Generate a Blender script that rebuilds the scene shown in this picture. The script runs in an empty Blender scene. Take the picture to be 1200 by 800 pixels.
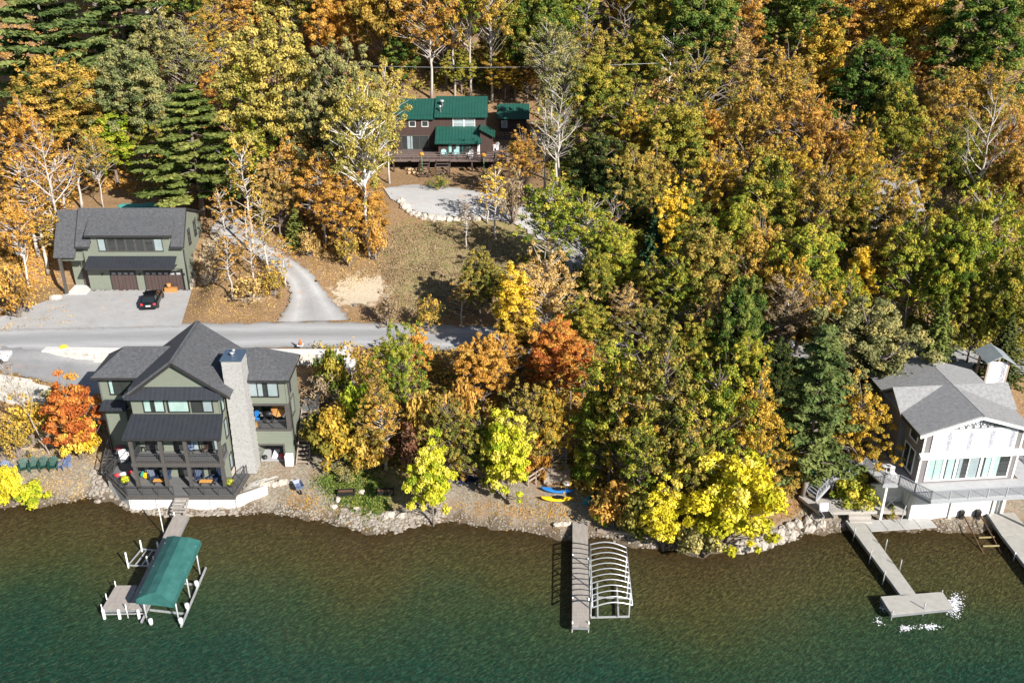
import bpy, math, random
import numpy as np
from math import sin, cos, tan, pi, radians, atan2, sqrt, hypot
from mathutils import Vector, Matrix

SC = bpy.context.scene
COL = SC.collection
RND = random.Random(7)

# ------------------------------------------------------------------ camera model (used to find where things stand)
CH, TH, FP = 52.0, radians(26.5), 1150.0
def ray(px, py):
    a = (px-600)/FP; b = -(py-400)/FP
    return (a, cos(TH)+b*sin(TH), -sin(TH)+b*cos(TH))
def atz(px, py, z):
    d = ray(px, py); t = (z-CH)/d[2]
    return Vector((d[0]*t, d[1]*t, z))
def aty(px, py, Y):
    d = ray(px, py); t = Y/d[1]
    return Vector((d[0]*t, Y, CH+d[2]*t))
def proj(x, y, z):
    dz = z-CH; w = y*cos(TH)-dz*sin(TH)
    return 600+FP*x/w, 400-FP*(y*sin(TH)+dz*cos(TH))/w

# ------------------------------------------------------------------ terrain
SH = [(-60,575),(0,595),(60,590),(100,584),(130,584),(150,597),(200,603),(300,600),(340,602),(400,615),(440,625),(470,621),(500,612),(520,610),
      (600,620),(660,630),(700,628),(760,642),(820,650),(870,645),(900,640),(950,625),(1000,620),(1100,622),(1200,622),(1290,616)]
shp = [atz(px, py, 0) for px, py in SH]
SHX = np.array([-1500.]+[p.x for p in shp]+[1500.]); SHY = np.array([75.]+[p.y for p in shp]+[69.])
RDX = np.array([-400., -56, -37, -19, -4, 16, 35, 48, 400]); RDY = np.array([110., 93.8, 94.7, 95.2, 94.2, 92.6, 90.3, 89.4, 60.])
HD = np.array([3.4, 8, 12, 26, 33, 42, 55, 105, 165, 305, 1800]); HZ = np.array([5.4, 6.3, 7.7, 11.4, 12.0, 13.4, 15.5, 31, 53, 95, 300])
def sstep(a, b, x):
    t = np.clip((x-a)/(b-a), 0, 1); return t*t*(3-2*t)
def wob(x, y):
    return (np.sin(x*.31+1.3*np.sin(y*.21))*np.sin(y*.27+1.1*np.sin(x*.19))*.6 + np.sin(x*.83+y*.41)*.16 + np.sin(x*.57-y*.97+2)*.14)
def hgt(x, y):
    x = np.asarray(x, float); y = np.asarray(y, float)
    ys = np.interp(x, SHX, SHY) + .25*np.sin(x*1.1)+.18*np.sin(x*2.3+1)+.1*np.sin(x*4.7)
    yr = np.interp(x, RDX, RDY)
    d = y-ys
    bed = -np.interp(-d, [0, 1.5, 5, 12, 22, 40, 2000], [0, .22, .7, 2.0, 5, 9, 12])
    # bank between beach and road
    zb = np.interp(d, [0, .8, 3, 6], [0, .35, .85, 1.35])
    L = np.maximum(yr-4.4-(ys+6), 1)
    t = np.clip((d-6)/L, 0, 1)
    bank = zb + (5.3-1.35)*t*(.35+.65*t)
    bank = np.where(y > yr-4.4, 5.3+.1*sstep(yr-4.4, yr-3.4, y), bank)
    # left beach and lower drive (x < -36)
    low = zb + np.clip((d-6)*.13, 0, 1.0)
    zdr = np.interp(x, [-60, -50, -40, -37], [5.4, 5.1, 4.35, 4.3])
    ywl = np.interp(x, [-60, -53, -48, -41.5, -37], [87.3, 87.0, 85.6, 83.2, 83.0])
    lowl = low + (zdr-low)*sstep(ywl-.3, ywl+.5, y)
    zrd = zdr + (5.4-zdr)*sstep(yr-3.9, yr-3.2, y)
    lowl = np.where(y > ywl+.5, zrd, lowl)
    # pad of the lakeside house
    pad = np.where(y < 81.6, np.minimum(zb, 1.4), 1.4+2.9*sstep(81.6, 82.6, y))
    pad = np.where(y > 89.2, 4.3+1.1*sstep(89.2, 90.2, y), pad)
    wl = sstep(-37.6, -37.0, x)*(1-sstep(-18.9, -17.9, x))
    isl = sstep(-37.2, -37.6, x) if False else (x < -37.0)
    mid = np.where(isl, lowl, bank*(1-wl)+pad*wl)
    rough = np.where((d > 7) & (x > -17) & (y < yr-5), .25, 0.0)
    mid = mid + rough*wob(x*2, y*2)
    # hill above the road
    dh = y-yr
    hill = np.interp(dh, HD, HZ)
    amp = np.interp(dh, [5, 12, 40, 120], [0, .3, .6, 2.0])
    amp = amp*(1-.85*sstep(-24, -19, x)*(1-sstep(4, 9, x))*(1-sstep(150, 160, y)))
    hill = hill + amp*wob(x, y)
    hh_ = sstep(-21, -17.5, x)*(1-sstep(0, 4, x))*sstep(126, 128, y)*(1-sstep(147, 152, y))
    hill = hill*(1-hh_)+hh_*np.interp(y, [124, 128, 134.5, 138, 152], [11.3, 11.4, 11.7, 13.0, 15.0])
    g = sstep(-60, -56.5, x)*(1-sstep(-37.2, -33.5, x))*(1-sstep(109.0, 110.4, y))
    hill = hill*(1-g)+5.4*g
    z = np.where(d < 0, bed, np.where(dh < 3.4, mid, hill))
    return z
def h1(x, y): return float(hgt(x, y))
def G(px, py):
    """the point of the ground seen at a pixel"""
    d = ray(px, py); t = 50.0
    prev = t
    while t < 900:
        if CH+d[2]*t < h1(d[0]*t, d[1]*t): break
        prev = t; t += 1.0
    a, b = prev, t
    for _ in range(24):
        m = (a+b)/2
        if CH+d[2]*m < h1(d[0]*m, d[1]*m): b = m
        else: a = m
    return Vector((d[0]*b, d[1]*b, h1(d[0]*b, d[1]*b)))

def Gv(px, py):
    px = np.asarray(px, float); py = np.asarray(py, float); a = (px-600)/FP; b = -(py-400)/FP
    dx, dy, dz = a, cos(TH)+b*sin(TH), -sin(TH)+b*cos(TH); t = np.full(len(px), 50.0); live = np.ones(len(px), bool)
    for _ in range(900):
        live &= CH+dz*t > hgt(dx*t, dy*t)
        if not live.any(): break
        t = t+live*.5
    return np.stack([dx*t, dy*t], 1)
# ------------------------------------------------------------------ materials
def newmat(name):
    m = bpy.data.materials.new(name); m.use_nodes = True
    nt = m.node_tree; nt.nodes.clear()
    out = nt.nodes.new('ShaderNodeOutputMaterial')
    return m, nt, out
def N(nt, t, **kw):
    n = nt.nodes.new(t)
    for k, v in kw.items():
        if k in n.inputs: n.inputs[k].default_value = v
        else: setattr(n, k, v)
    return n
def ramp(nt, fac, stops, interp='LINEAR'):
    r = nt.nodes.new('ShaderNodeValToRGB'); cr = r.color_ramp; cr.interpolation = interp
    while len(cr.elements) > 1: cr.elements.remove(cr.elements[-1])
    for i, (p, c) in enumerate(stops):
        e = cr.elements[0] if i == 0 else cr.elements.new(p)
        e.position = p; e.color = (c[0], c[1], c[2], 1)
    nt.links.new(fac, r.inputs['Fac']); return r
def mixc(nt, fac, a, b, mode='MIX'):
    m = nt.nodes.new('ShaderNodeMix'); m.data_type = 'RGBA'; m.blend_type = mode
    for s, v in ((0, fac), (6, a), (7, b)):
        if hasattr(v, 'is_output'): nt.links.new(v, m.inputs[s])
        elif s == 0: m.inputs[0].default_value = v
        else: m.inputs[s].default_value = (v[0], v[1], v[2], 1)
    return m.outputs[2]
MATS = {}
def pmat(name, c1, c2=None, scale=4.0, rough=.7, bump=.0, bscale=None, metal=0.0, stretch=(1,1,1), lines=None, detail=5, spec=None, c3=None):
    """Principled material: two or three colours mixed by noise, bump by finer noise; lines=(axis, period, depth) cuts parallel grooves."""
    if name in MATS: return MATS[name]
    m, nt, out = newmat(name); L = nt.links
    p = N(nt, 'ShaderNodeBsdfPrincipled'); p.inputs['Roughness'].default_value = rough; p.inputs['Metallic'].default_value = metal
    if spec is not None: p.inputs['Specular IOR Level'].default_value = spec
    tc = N(nt, 'ShaderNodeTexCoord'); mp = N(nt, 'ShaderNodeMapping'); mp.inputs['Scale'].default_value = stretch
    L.new(tc.outputs['Object'], mp.inputs['Vector'])
    no = N(nt, 'ShaderNodeTexNoise', Scale=scale, Detail=detail, Roughness=.65); L.new(mp.outputs[0], no.inputs['Vector'])
    c2 = c2 or tuple(v*.75 for v in c1)
    st = [(.32, c1), (.68, c2)] if c3 is None else [(.3, c1), (.5, c2), (.7, c3)]
    col = ramp(nt, no.outputs['Fac'], st).outputs['Color']
    hsrc = None
    if lines:
        ax, per, dep = lines
        sx = N(nt, 'ShaderNodeSeparateXYZ'); L.new(tc.outputs['Object'], sx.inputs[0])
        v = sx.outputs['XYZ'.index(ax)]
        md = N(nt, 'ShaderNodeMath', operation='MODULO'); 
        ad = N(nt, 'ShaderNodeMath', operation='ADD'); L.new(v, ad.inputs[0]); ad.inputs[1].default_value = 500.0
        L.new(ad.outputs[0], md.inputs[0]); md.inputs[1].default_value = per
        lt = N(nt, 'ShaderNodeMath', operation='LESS_THAN'); L.new(md.outputs[0], lt.inputs[0]); lt.inputs[1].default_value = per*.14
        col = mixc(nt, lt.outputs[0], col, (1-dep,)*3, 'MULTIPLY') if False else mixc(nt, lt.outputs[0], col, tuple(v*(1-dep) for v in c1))
        hsrc = lt.outputs[0]
    L.new(col, p.inputs['Base Color'])
    if bump:
        b = N(nt, 'ShaderNodeBump', Strength=min(1, bump), Distance=.05); nb = N(nt, 'ShaderNodeTexNoise', Scale=bscale or scale*4, Detail=4)
        L.new(mp.outputs[0], nb.inputs['Vector']); L.new(nb.outputs['Fac'], b.inputs['Height']); L.new(b.outputs[0], p.inputs['Normal'])
    L.new(p.outputs[0], out.inputs[0]); MATS[name] = m; return m

M = {}
M['siding']   = pmat('sage_siding', (.185,.205,.160), (.205,.225,.178), 1.5, .75, .1, lines=('Z', .16, .22))
M['siding2']  = pmat('sage_board', (.175,.195,.15), (.195,.215,.168), 2, .75)
M['grey_siding'] = pmat('taupe_siding', (.19,.175,.175), (.22,.20,.195), 1.5, .75, lines=('Z', .16, .2))
M['brown_siding'] = pmat('brown_board_siding', (.055,.032,.026), (.075,.044,.034), 3, .8, .1, stretch=(1,1,.2), lines=('X', .22, .4))
M['shingle']  = pmat('charcoal_shingles', (.050,.052,.058), (.105,.107,.115), 4.2, .9, .6, 22, detail=8)
M['shingle_grey'] = pmat('grey_shingles', (.20,.20,.205), (.31,.305,.30), 3.4, .9, .5, 20, detail=8)
M['metal_roof'] = pmat('dark_standing_seam', (.030,.033,.040), (.040,.043,.050), 2, .42, lines=('X', .42, -.6), metal=.2)
M['trim_dark'] = pmat('dark_trim', (.028,.027,.028), (.04,.038,.038), 3, .5)
M['post_dark'] = pmat('umber_post', (.075,.068,.064), (.095,.087,.08), 3, .6)
M['deck_grey'] = pmat('grey_deck_boards', (.13,.13,.13), (.17,.168,.165), 2, .75, stretch=(.3,3,1), lines=('Y', .14, .35))
M['white'] = pmat('white_paint', (.78,.78,.77), (.72,.72,.71), 2, .5)
M['white_vinyl'] = pmat('white_vinyl', (.80,.80,.80), (.74,.75,.75), 1, .35)
M['green_metal'] = pmat('green_metal_roof', (.016,.080,.060), (.022,.100,.076), 1.2, .38, lines=('X', .45, .45), metal=.1)
M['brown_wood'] = pmat('dark_brown_wood', (.05,.032,.026), (.085,.055,.045), 6, .75, .2, stretch=(1,.3,1))
M['deck_brown'] = pmat('weathered_brown_deck', (.12,.085,.075), (.17,.125,.11), 4, .8, lines=('Y', .15, .4))
M['old_wood'] = pmat('weathered_wood', (.30,.235,.18), (.42,.34,.27), 5, .8, .2, stretch=(.4,2,1))
M['dock_wood'] = pmat('silvered_dock_boards', (.30,.265,.235), (.40,.36,.32), 2.2, .85, .2, stretch=(2,.4,1), lines=('Y', .15, .45))
M['dock_grey'] = pmat('pale_dock_panels', (.36,.345,.31), (.45,.43,.39), 1.8, .8, lines=('Y', .1, .25))
M['alu'] = pmat('aluminium', (.62,.63,.65), (.72,.73,.74), 5, .35, metal=.55)
M['steel_dark'] = pmat('dark_steel', (.03,.028,.028), (.05,.045,.04), 6, .5, metal=.4)
M['rail_dark'] = pmat('charcoal_railing', (.05,.05,.052), (.065,.065,.067), 4, .5)
M['rail_grey'] = pmat('grey_railing', (.32,.33,.35), (.38,.39,.41), 4, .5)
M['rust'] = pmat('rusty_steel', (.12,.06,.03), (.18,.10,.05), 5, .8)
M['concrete'] = pmat('pale_concrete', (.60,.58,.55), (.72,.70,.67), 2, .85, .2)
M['patio'] = pmat('grey_concrete', (.36,.33,.30), (.44,.41,.375), 1.6, .85, .2)
M['white_block'] = pmat('white_limestone_block', (.36,.33,.28), (.68,.65,.58), 2.2, .9, .8, 9, detail=8, c3=(.58,.54,.47))
M['chimney_stone'] = pmat('ledge_stone', (.11,.108,.105), (.45,.44,.425), 4.5, .9, .8, 12, stretch=(1,1,2.4), detail=8, c3=(.27,.265,.255))
M['pebble'] = pmat('shore_pebble', (.22,.19,.155), (.38,.335,.285), 2.5, .9, .4, 14)
M['boulder'] = pmat('pale_boulder', (.42,.36,.29), (.60,.53,.45), 3, .9, .5, 14)
M['riprap'] = pmat('riprap_stone', (.30,.265,.225), (.52,.47,.41), 2.5, .9, .5, 14)
M['greystone'] = pmat('blue_grey_stone', (.34,.33,.34), (.55,.54,.54), 3, .9, .5, 12)
M['glass'] = pmat('dark_window_glass', (.012,.016,.018), (.02,.026,.028), 1, .06, spec=.8)
M['curtain'] = pmat('pale_green_curtain', (.60,.72,.69), (.38,.52,.50), 1.2, .8, lines=('X', .19, .3))
M['curtain_grey'] = pmat('grey_curtain', (.46,.50,.53), (.34,.38,.42), 1.2, .8, lines=('X', .16, .3))
M['door_brown'] = pmat('brown_garage_door', (.070,.047,.042), (.09,.06,.053), 5, .65, stretch=(1,1,.15), lines=('X', .43, .5))
M['cap_blue'] = pmat('zinc_cap', (.10,.15,.22), (.14,.20,.28), 3, .35, metal=.5)
M['canopy'] = pmat('teal_canvas', (.016,.095,.085), (.036,.15,.135), 1.1, .75, .3, 3)
M['adir_green'] = pmat('dark_green_plastic', (.012,.06,.045), (.016,.075,.055), 3, .5)
M['adir_blue'] = pmat('slate_blue_plastic', (.12,.16,.27), (.15,.19,.31), 3, .5)
M['adir_navy'] = pmat('navy_plastic', (.025,.04,.085), (.03,.05,.1), 3, .5)
M['adir_teal'] = pmat('pale_teal_plastic', (.28,.58,.58), (.34,.64,.64), 3, .5)
M['adir_white'] = pmat('white_plastic', (.74,.75,.76), (.70,.71,.72), 3, .45)
M['green_chair'] = pmat('sea_green_plastic', (.03,.27,.20), (.04,.31,.235), 3, .5)
M['orange_wood'] = pmat('honey_wood', (.55,.27,.06), (.62,.33,.09), 6, .6)
M['orange'] = pmat('orange_plastic', (.46,.21,.06), (.54,.26,.08), 6, .55)
M['cone_orange'] = pmat('cone_orange', (.65,.14,.03), (.7,.17,.04), 6, .5)
M['yellow'] = pmat('yellow_plastic', (.78,.55,.03), (.82,.60,.05), 6, .5)
M['kayak_yellow'] = pmat('kayak_yellow', (.80,.50,.01), (.84,.56,.02), 4, .35)
M['kayak_blue'] = pmat('kayak_blue', (.02,.17,.52), (.03,.21,.58), 4, .35)
M['kayak_teal'] = pmat('kayak_teal', (.01,.30,.33), (.02,.36,.38), 4, .35)
M['tarp'] = pmat('teal_tarp', (.05,.30,.27), (.12,.42,.38), 3, .5, .6, 5)
M['black'] = pmat('black_plastic', (.012,.012,.013), (.018,.018,.019), 6, .5)
M['black_paint'] = pmat('black_car_paint', (.006,.007,.010), (.008,.009,.012), 2, .12, spec=.7)
M['white_car'] = pmat('white_car_paint', (.75,.76,.78), (.70,.71,.73), 2, .2)
M['red'] = pmat('red_plastic', (.55,.03,.04), (.62,.05,.06), 6, .4)
M['grey_metal'] = pmat('grey_metal', (.26,.27,.28), (.33,.34,.35), 6, .45, metal=.3)
M['firewood'] = pmat('split_firewood', (.42,.28,.15), (.58,.42,.26), 8, .85)
M['rubber'] = pmat('tyre_rubber', (.02,.02,.021), (.03,.03,.03), 8, .85)
M['dark_room'] = pmat('dim_interior', (.03,.03,.032), (.045,.045,.045), 3, .9)
M['gravel_floor'] = pmat('concrete_floor', (.40,.40,.41), (.46,.46,.47), 3, .85)
# trunks
M['bark'] = pmat('grey_brown_bark', (.16,.125,.10), (.26,.215,.18), 7, .9, .5, stretch=(1,1,.25))
M['bark_pale'] = pmat('pale_bark', (.40,.355,.31), (.55,.50,.45), 5, .85, .3, stretch=(1,1,.3))
M['bark_white'] = pmat('white_bark', (.62,.58,.54), (.74,.71,.68), 4, .8, .3, stretch=(1,1,.3), c3=(.46,.42,.38))
M['bark_twig'] = pmat('grey_twig_bark', (.27,.235,.215), (.38,.335,.31), 5, .9, stretch=(1,1,.3))

# white panel with small dark marks that crowd towards one side of every panel
def marked_panel_mat(name, per):
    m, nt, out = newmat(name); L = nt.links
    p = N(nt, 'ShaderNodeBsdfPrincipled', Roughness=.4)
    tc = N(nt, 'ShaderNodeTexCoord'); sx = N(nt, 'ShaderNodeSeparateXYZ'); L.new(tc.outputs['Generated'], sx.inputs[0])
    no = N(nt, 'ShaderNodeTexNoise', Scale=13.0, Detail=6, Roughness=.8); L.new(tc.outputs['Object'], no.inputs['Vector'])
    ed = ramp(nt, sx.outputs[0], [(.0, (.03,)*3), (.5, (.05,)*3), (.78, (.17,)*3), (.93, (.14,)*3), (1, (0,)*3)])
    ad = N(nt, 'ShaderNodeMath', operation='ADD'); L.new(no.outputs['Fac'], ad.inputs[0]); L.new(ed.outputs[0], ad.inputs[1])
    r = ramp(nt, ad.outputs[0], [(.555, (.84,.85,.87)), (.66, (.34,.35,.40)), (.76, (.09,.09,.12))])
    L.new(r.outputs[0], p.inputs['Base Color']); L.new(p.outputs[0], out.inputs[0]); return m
M['marked_white'] = marked_panel_mat('marked_white_panel', 1)

# ground
def ground_mat():
    m, nt, out = newmat('hill_ground'); L = nt.links
    p = N(nt, 'ShaderNodeBsdfPrincipled', Roughness=.95); p.inputs['Specular IOR Level'].default_value = .15
    tc = N(nt, 'ShaderNodeTexCoord'); at = N(nt, 'ShaderNodeAttribute', attribute_name='zone')
    sx = N(nt, 'ShaderNodeSeparateColor'); L.new(at.outputs['Color'], sx.inputs[0])
    n1 = N(nt, 'ShaderNodeTexNoise', Scale=.35, Detail=6, Roughness=.7); n2 = N(nt, 'ShaderNodeTexNoise', Scale=5, Detail=6, Roughness=.75); n3 = N(nt, 'ShaderNodeTexNoise', Scale=1.3, Detail=5, Roughness=.7)
    for n in (n1, n2, n3): L.new(tc.outputs['Object'], n.inputs['Vector'])
    lit = mixc(nt, n3.outputs['Fac'], ramp(nt, n2.outputs['Fac'], [(.3, (.10,.055,.028)), (.5, (.26,.15,.075)), (.7, (.40,.22,.10))]).outputs[0],
               ramp(nt, n2.outputs['Fac'], [(.3, (.14,.095,.055)), (.5, (.30,.20,.11)), (.72, (.42,.33,.20))]).outputs[0])
    gra = mixc(nt, ramp(nt, n3.outputs['Fac'], [(.4, (0,)*3), (.62, (1,)*3)]).outputs[0], ramp(nt, n2.outputs['Fac'], [(.3, (.22,.165,.085)), (.7, (.40,.31,.17))]).outputs[0],
               ramp(nt, n2.outputs['Fac'], [(.3, (.14,.14,.05)), (.7, (.27,.235,.09))]).outputs[0])
    vo = N(nt, 'ShaderNodeTexVoronoi', Scale=7.0); L.new(tc.outputs['Object'], vo.inputs['Vector'])
    bea0 = ramp(nt, vo.outputs['Color'], [(.1, (.20,.168,.125)), (.5, (.29,.25,.19)), (.95, (.40,.35,.28))]).outputs[0]
    bea = mixc(nt, ramp(nt, n1.outputs['Fac'], [(.45, (0,)*3), (.65, (.75,)*3)]).outputs[0], bea0, ramp(nt, n2.outputs['Fac'], [(.35, (.26,.20,.15)), (.7, (.36,.22,.13))]).outputs[0])
    san = ramp(nt, n2.outputs['Fac'], [(.3, (.42,.34,.24)), (.7, (.58,.49,.36))]).outputs[0]
    def soft(v):  # break the zone borders up with noise
        a = N(nt, 'ShaderNodeMath', operation='ADD'); L.new(v, a.inputs[0])
        s = N(nt, 'ShaderNodeMath', operation='MULTIPLY_ADD'); L.new(n3.outputs['Fac'], s.inputs[0]); s.inputs[1].default_value = 1.7; s.inputs[2].default_value = -.85
        L.new(s.outputs[0], a.inputs[1]); return ramp(nt, a.outputs[0], [(.38, (0,)*3), (.6, (1,)*3)]).outputs[0]
    c = mixc(nt, soft(sx.outputs[1]), lit, gra)
    c = mixc(nt, soft(sx.outputs[2]), c, san)
    c = mixc(nt, soft(sx.outputs[0]), c, bea)
    wt = N(nt, 'ShaderNodeAttribute', attribute_name='wet'); c = mixc(nt, wt.outputs['Fac'], c, mixc(nt, 1.0, c, (.45,.42,.38), 'MULTIPLY'))
    L.new(c, p.inputs['Base Color'])
    b = N(nt, 'ShaderNodeBump', Strength=.8, Distance=.12); L.new(n2.outputs['Fac'], b.inputs['Height']); L.new(b.outputs[0], p.inputs['Normal'])
    L.new(p.outputs[0], out.inputs[0]); return m
M['ground'] = ground_mat()
def gravel_mat(name, a, b, c, track=False):
    m, nt, out = newmat(name); L = nt.links
    p = N(nt, 'ShaderNodeBsdfPrincipled', Roughness=.9)
    tc = N(nt, 'ShaderNodeTexCoord')
    n1 = N(nt, 'ShaderNodeTexNoise', Scale=.5, Detail=7, Roughness=.7); n2 = N(nt, 'ShaderNodeTexNoise', Scale=11, Detail=4, Roughness=.7)
    mp = N(nt, 'ShaderNodeMapping'); mp.inputs['Scale'].default_value = (.12, 1.6, 1) if track else (1, 1, 1)
    L.new(tc.outputs['Object'], mp.inputs[0]); L.new(mp.outputs[0], n1.inputs['Vector']); L.new(tc.outputs['Object'], n2.inputs['Vector'])
    base = ramp(nt, n1.outputs['Fac'], [(.3, a), (.5, b), (.72, c)]).outputs[0]
    c2 = mixc(nt, .5, base, ramp(nt, n2.outputs['Fac'], [(.3, tuple(v*.7 for v in a)), (.7, c)]).outputs[0])
    n3 = N(nt, 'ShaderNodeTexNoise', Scale=.55, Detail=5, Roughness=.65); L.new(tc.outputs['Object'], n3.inputs['Vector'])
    mu = N(nt, 'ShaderNodeMath', operation='MULTIPLY'); L.new(n3.outputs['Fac'], mu.inputs[0]); L.new(n2.outputs['Fac'], mu.inputs[1])
    if not track:
        c2 = mixc(nt, ramp(nt, mu.outputs[0], [(.33, (0,)*3), (.40, (.8,)*3)]).outputs[0], c2, (.42,.22,.11))
    ac = N(nt, 'ShaderNodeAttribute', attribute_name='across'); aw_ = N(nt, 'ShaderNodeMath', operation='MULTIPLY_ADD'); L.new(n3.outputs['Fac'], aw_.inputs[0]); aw_.inputs[1].default_value = .12
    L.new(ac.outputs['Fac'], aw_.inputs[2]); sa_ = N(nt, 'ShaderNodeMath', operation='SUBTRACT'); L.new(aw_.outputs[0], sa_.inputs[0]); sa_.inputs[1].default_value = .06
    tk = ramp(nt, sa_.outputs[0], [(0, (.55,.50,.44)), (.07, (.86,.85,.83)), (.24, (1.12,1.12,1.12)), (.36, (.90,.90,.90)), (.5, (.80,.80,.80)), (.63, (.90,.90,.90)), (.77, (1.14,1.14,1.14)), (.93, (.84,.83,.81)), (1, (.52,.47,.41))])
    c2 = mixc(nt, 1.0, c2, tk.outputs[0], 'MULTIPLY')
    L.new(c2, p.inputs['Base Color'])
    bp = N(nt, 'ShaderNodeBump', Strength=.4, Distance=.04); L.new(n2.outputs['Fac'], bp.inputs['Height']); L.new(bp.outputs[0], p.inputs['Normal'])
    L.new(p.outputs[0], out.inputs[0]); return m
M['road'] = gravel_mat('worn_asphalt', (.25,.25,.255), (.37,.37,.375), (.52,.52,.52), True)
M['gravel'] = gravel_mat('grey_gravel', (.30,.295,.29), (.38,.375,.37), (.46,.455,.45))
M['gravel_dark'] = gravel_mat('worn_drive', (.20,.20,.205), (.26,.26,.265), (.32,.32,.32))
M['gravel_pale'] = gravel_mat('pale_gravel', (.36,.35,.34), (.43,.42,.41), (.50,.49,.48))

def water_mat():
    m, nt, out = newmat('lake_water'); L = nt.links
    tc = N(nt, 'ShaderNodeTexCoord'); at = N(nt, 'ShaderNodeAttribute', attribute_name='depth')
    n1 = N(nt, 'ShaderNodeTexNoise', Scale=.11, Detail=5, Roughness=.6); L.new(tc.outputs['Object'], n1.inputs['Vector'])
    n4 = N(nt, 'ShaderNodeTexNoise', Scale=2.2, Detail=5, Roughness=.7); L.new(tc.outputs['Object'], n4.inputs['Vector'])
    ma = N(nt, 'ShaderNodeMath', operation='MULTIPLY_ADD'); L.new(n1.outputs['Fac'], ma.inputs[0]); ma.inputs[1].default_value = .42; L.new(at.outputs['Fac'], ma.inputs[2])
    sb = N(nt, 'ShaderNodeMath', operation='SUBTRACT'); L.new(ma.outputs[0], sb.inputs[0]); sb.inputs[1].default_value = .21
    col = ramp(nt, sb.outputs[0], [(0, (.074,.054,.026)), (.14, (.062,.050,.021)), (.34, (.046,.049,.019)), (.54, (.022,.048,.023)), (.78, (.006,.039,.027)), (1, (.003,.029,.024))]).outputs[0]
    mot = mixc(nt, ramp(nt, n4.outputs['Fac'], [(.35, (0,)*3), (.7, (.55,)*3)]).outputs[0], col, mixc(nt, .5, col, (.07,.065,.028)))
    dif = N(nt, 'ShaderNodeBsdfDiffuse'); mot_sock = mot
    tr = N(nt, 'ShaderNodeBsdfTransparent'); tr.inputs['Color'].default_value = (.55,.46,.30,1)
    fa = ramp(nt, at.outputs['Fac'], [(0, (.25,)*3), (.12, (.75,)*3), (.3, (1,)*3)])
    mx = N(nt, 'ShaderNodeMixShader'); L.new(fa.outputs[0], mx.inputs[0]); L.new(tr.outputs[0], mx.inputs[1]); L.new(dif.outputs[0], mx.inputs[2])
    gl = N(nt, 'ShaderNodeBsdfGlossy', Roughness=.08)
    fr = N(nt, 'ShaderNodeFresnel', IOR=1.33)
    # wind ripples: crests run from lower left to upper right
    mp = N(nt, 'ShaderNodeMapping'); mp0 = N(nt, 'ShaderNodeMapping'); mp0.inputs['Rotation'].default_value = (0, 0, radians(-40)); mp.inputs['Scale'].default_value = (.9, 2.4, 1)
    L.new(tc.outputs['Object'], mp0.inputs[0]); L.new(mp0.outputs[0], mp.inputs[0])
    w1 = N(nt, 'ShaderNodeTexNoise', Scale=2.5, Detail=5, Roughness=.66, Distortion=.8); L.new(mp.outputs[0], w1.inputs['Vector'])
    w2 = N(nt, 'ShaderNodeTexNoise', Scale=5.5, Detail=3, Roughness=.6); L.new(mp.outputs[0], w2.inputs['Vector'])
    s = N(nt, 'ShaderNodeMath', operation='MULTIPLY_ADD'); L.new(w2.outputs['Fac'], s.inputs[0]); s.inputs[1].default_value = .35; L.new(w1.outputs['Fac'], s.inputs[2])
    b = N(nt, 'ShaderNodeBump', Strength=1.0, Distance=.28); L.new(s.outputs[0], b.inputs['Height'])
    stre = ramp(nt, s.outputs[0], [(.46, (.5,.5,.5)), (.66, (1.0,1.0,1.0)), (.84, (2.4,2.3,2.05))])  # ripple light painted into the colour: troughs darkened, crests brightened
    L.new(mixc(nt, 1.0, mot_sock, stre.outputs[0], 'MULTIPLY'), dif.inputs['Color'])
    for n in (gl, fr, dif): L.new(b.outputs[0], n.inputs['Normal'])
    fm_ = N(nt, 'ShaderNodeMath', operation='MULTIPLY'); L.new(fr.outputs[0], fm_.inputs[0]); fm_.inputs[1].default_value = .13
    m2 = N(nt, 'ShaderNodeMixShader'); L.new(fm_.outputs[0], m2.inputs[0]); L.new(mx.outputs[0], m2.inputs[1]); L.new(gl.outputs[0], m2.inputs[2])
    L.new(m2.outputs[0], out.inputs[0]); return m
M['water'] = water_mat()

def leaf_mat(name, cols, trans=.22):
    m, nt, out = newmat('leaves_'+name); L = nt.links
    at = N(nt, 'ShaderNodeAttribute', attribute_name='tint'); oi = N(nt, 'ShaderNodeObjectInfo')
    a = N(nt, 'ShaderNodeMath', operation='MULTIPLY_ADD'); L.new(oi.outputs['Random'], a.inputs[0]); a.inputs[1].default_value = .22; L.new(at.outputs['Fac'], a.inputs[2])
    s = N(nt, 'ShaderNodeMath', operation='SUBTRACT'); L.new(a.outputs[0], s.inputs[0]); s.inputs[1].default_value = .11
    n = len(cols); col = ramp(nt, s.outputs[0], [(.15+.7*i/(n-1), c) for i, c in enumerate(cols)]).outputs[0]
    d = N(nt, 'ShaderNodeBsdfDiffuse'); t = N(nt, 'ShaderNodeBsdfTranslucent'); L.new(col, d.inputs['Color']); L.new(col, t.inputs['Color'])
    mx = N(nt, 'ShaderNodeMixShader'); mx.inputs[0].default_value = trans
    L.new(d.outputs[0], mx.inputs[1]); L.new(t.outputs[0], mx.inputs[2])
    L.new(mx.outputs[0], out.inputs[0]); return m
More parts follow.
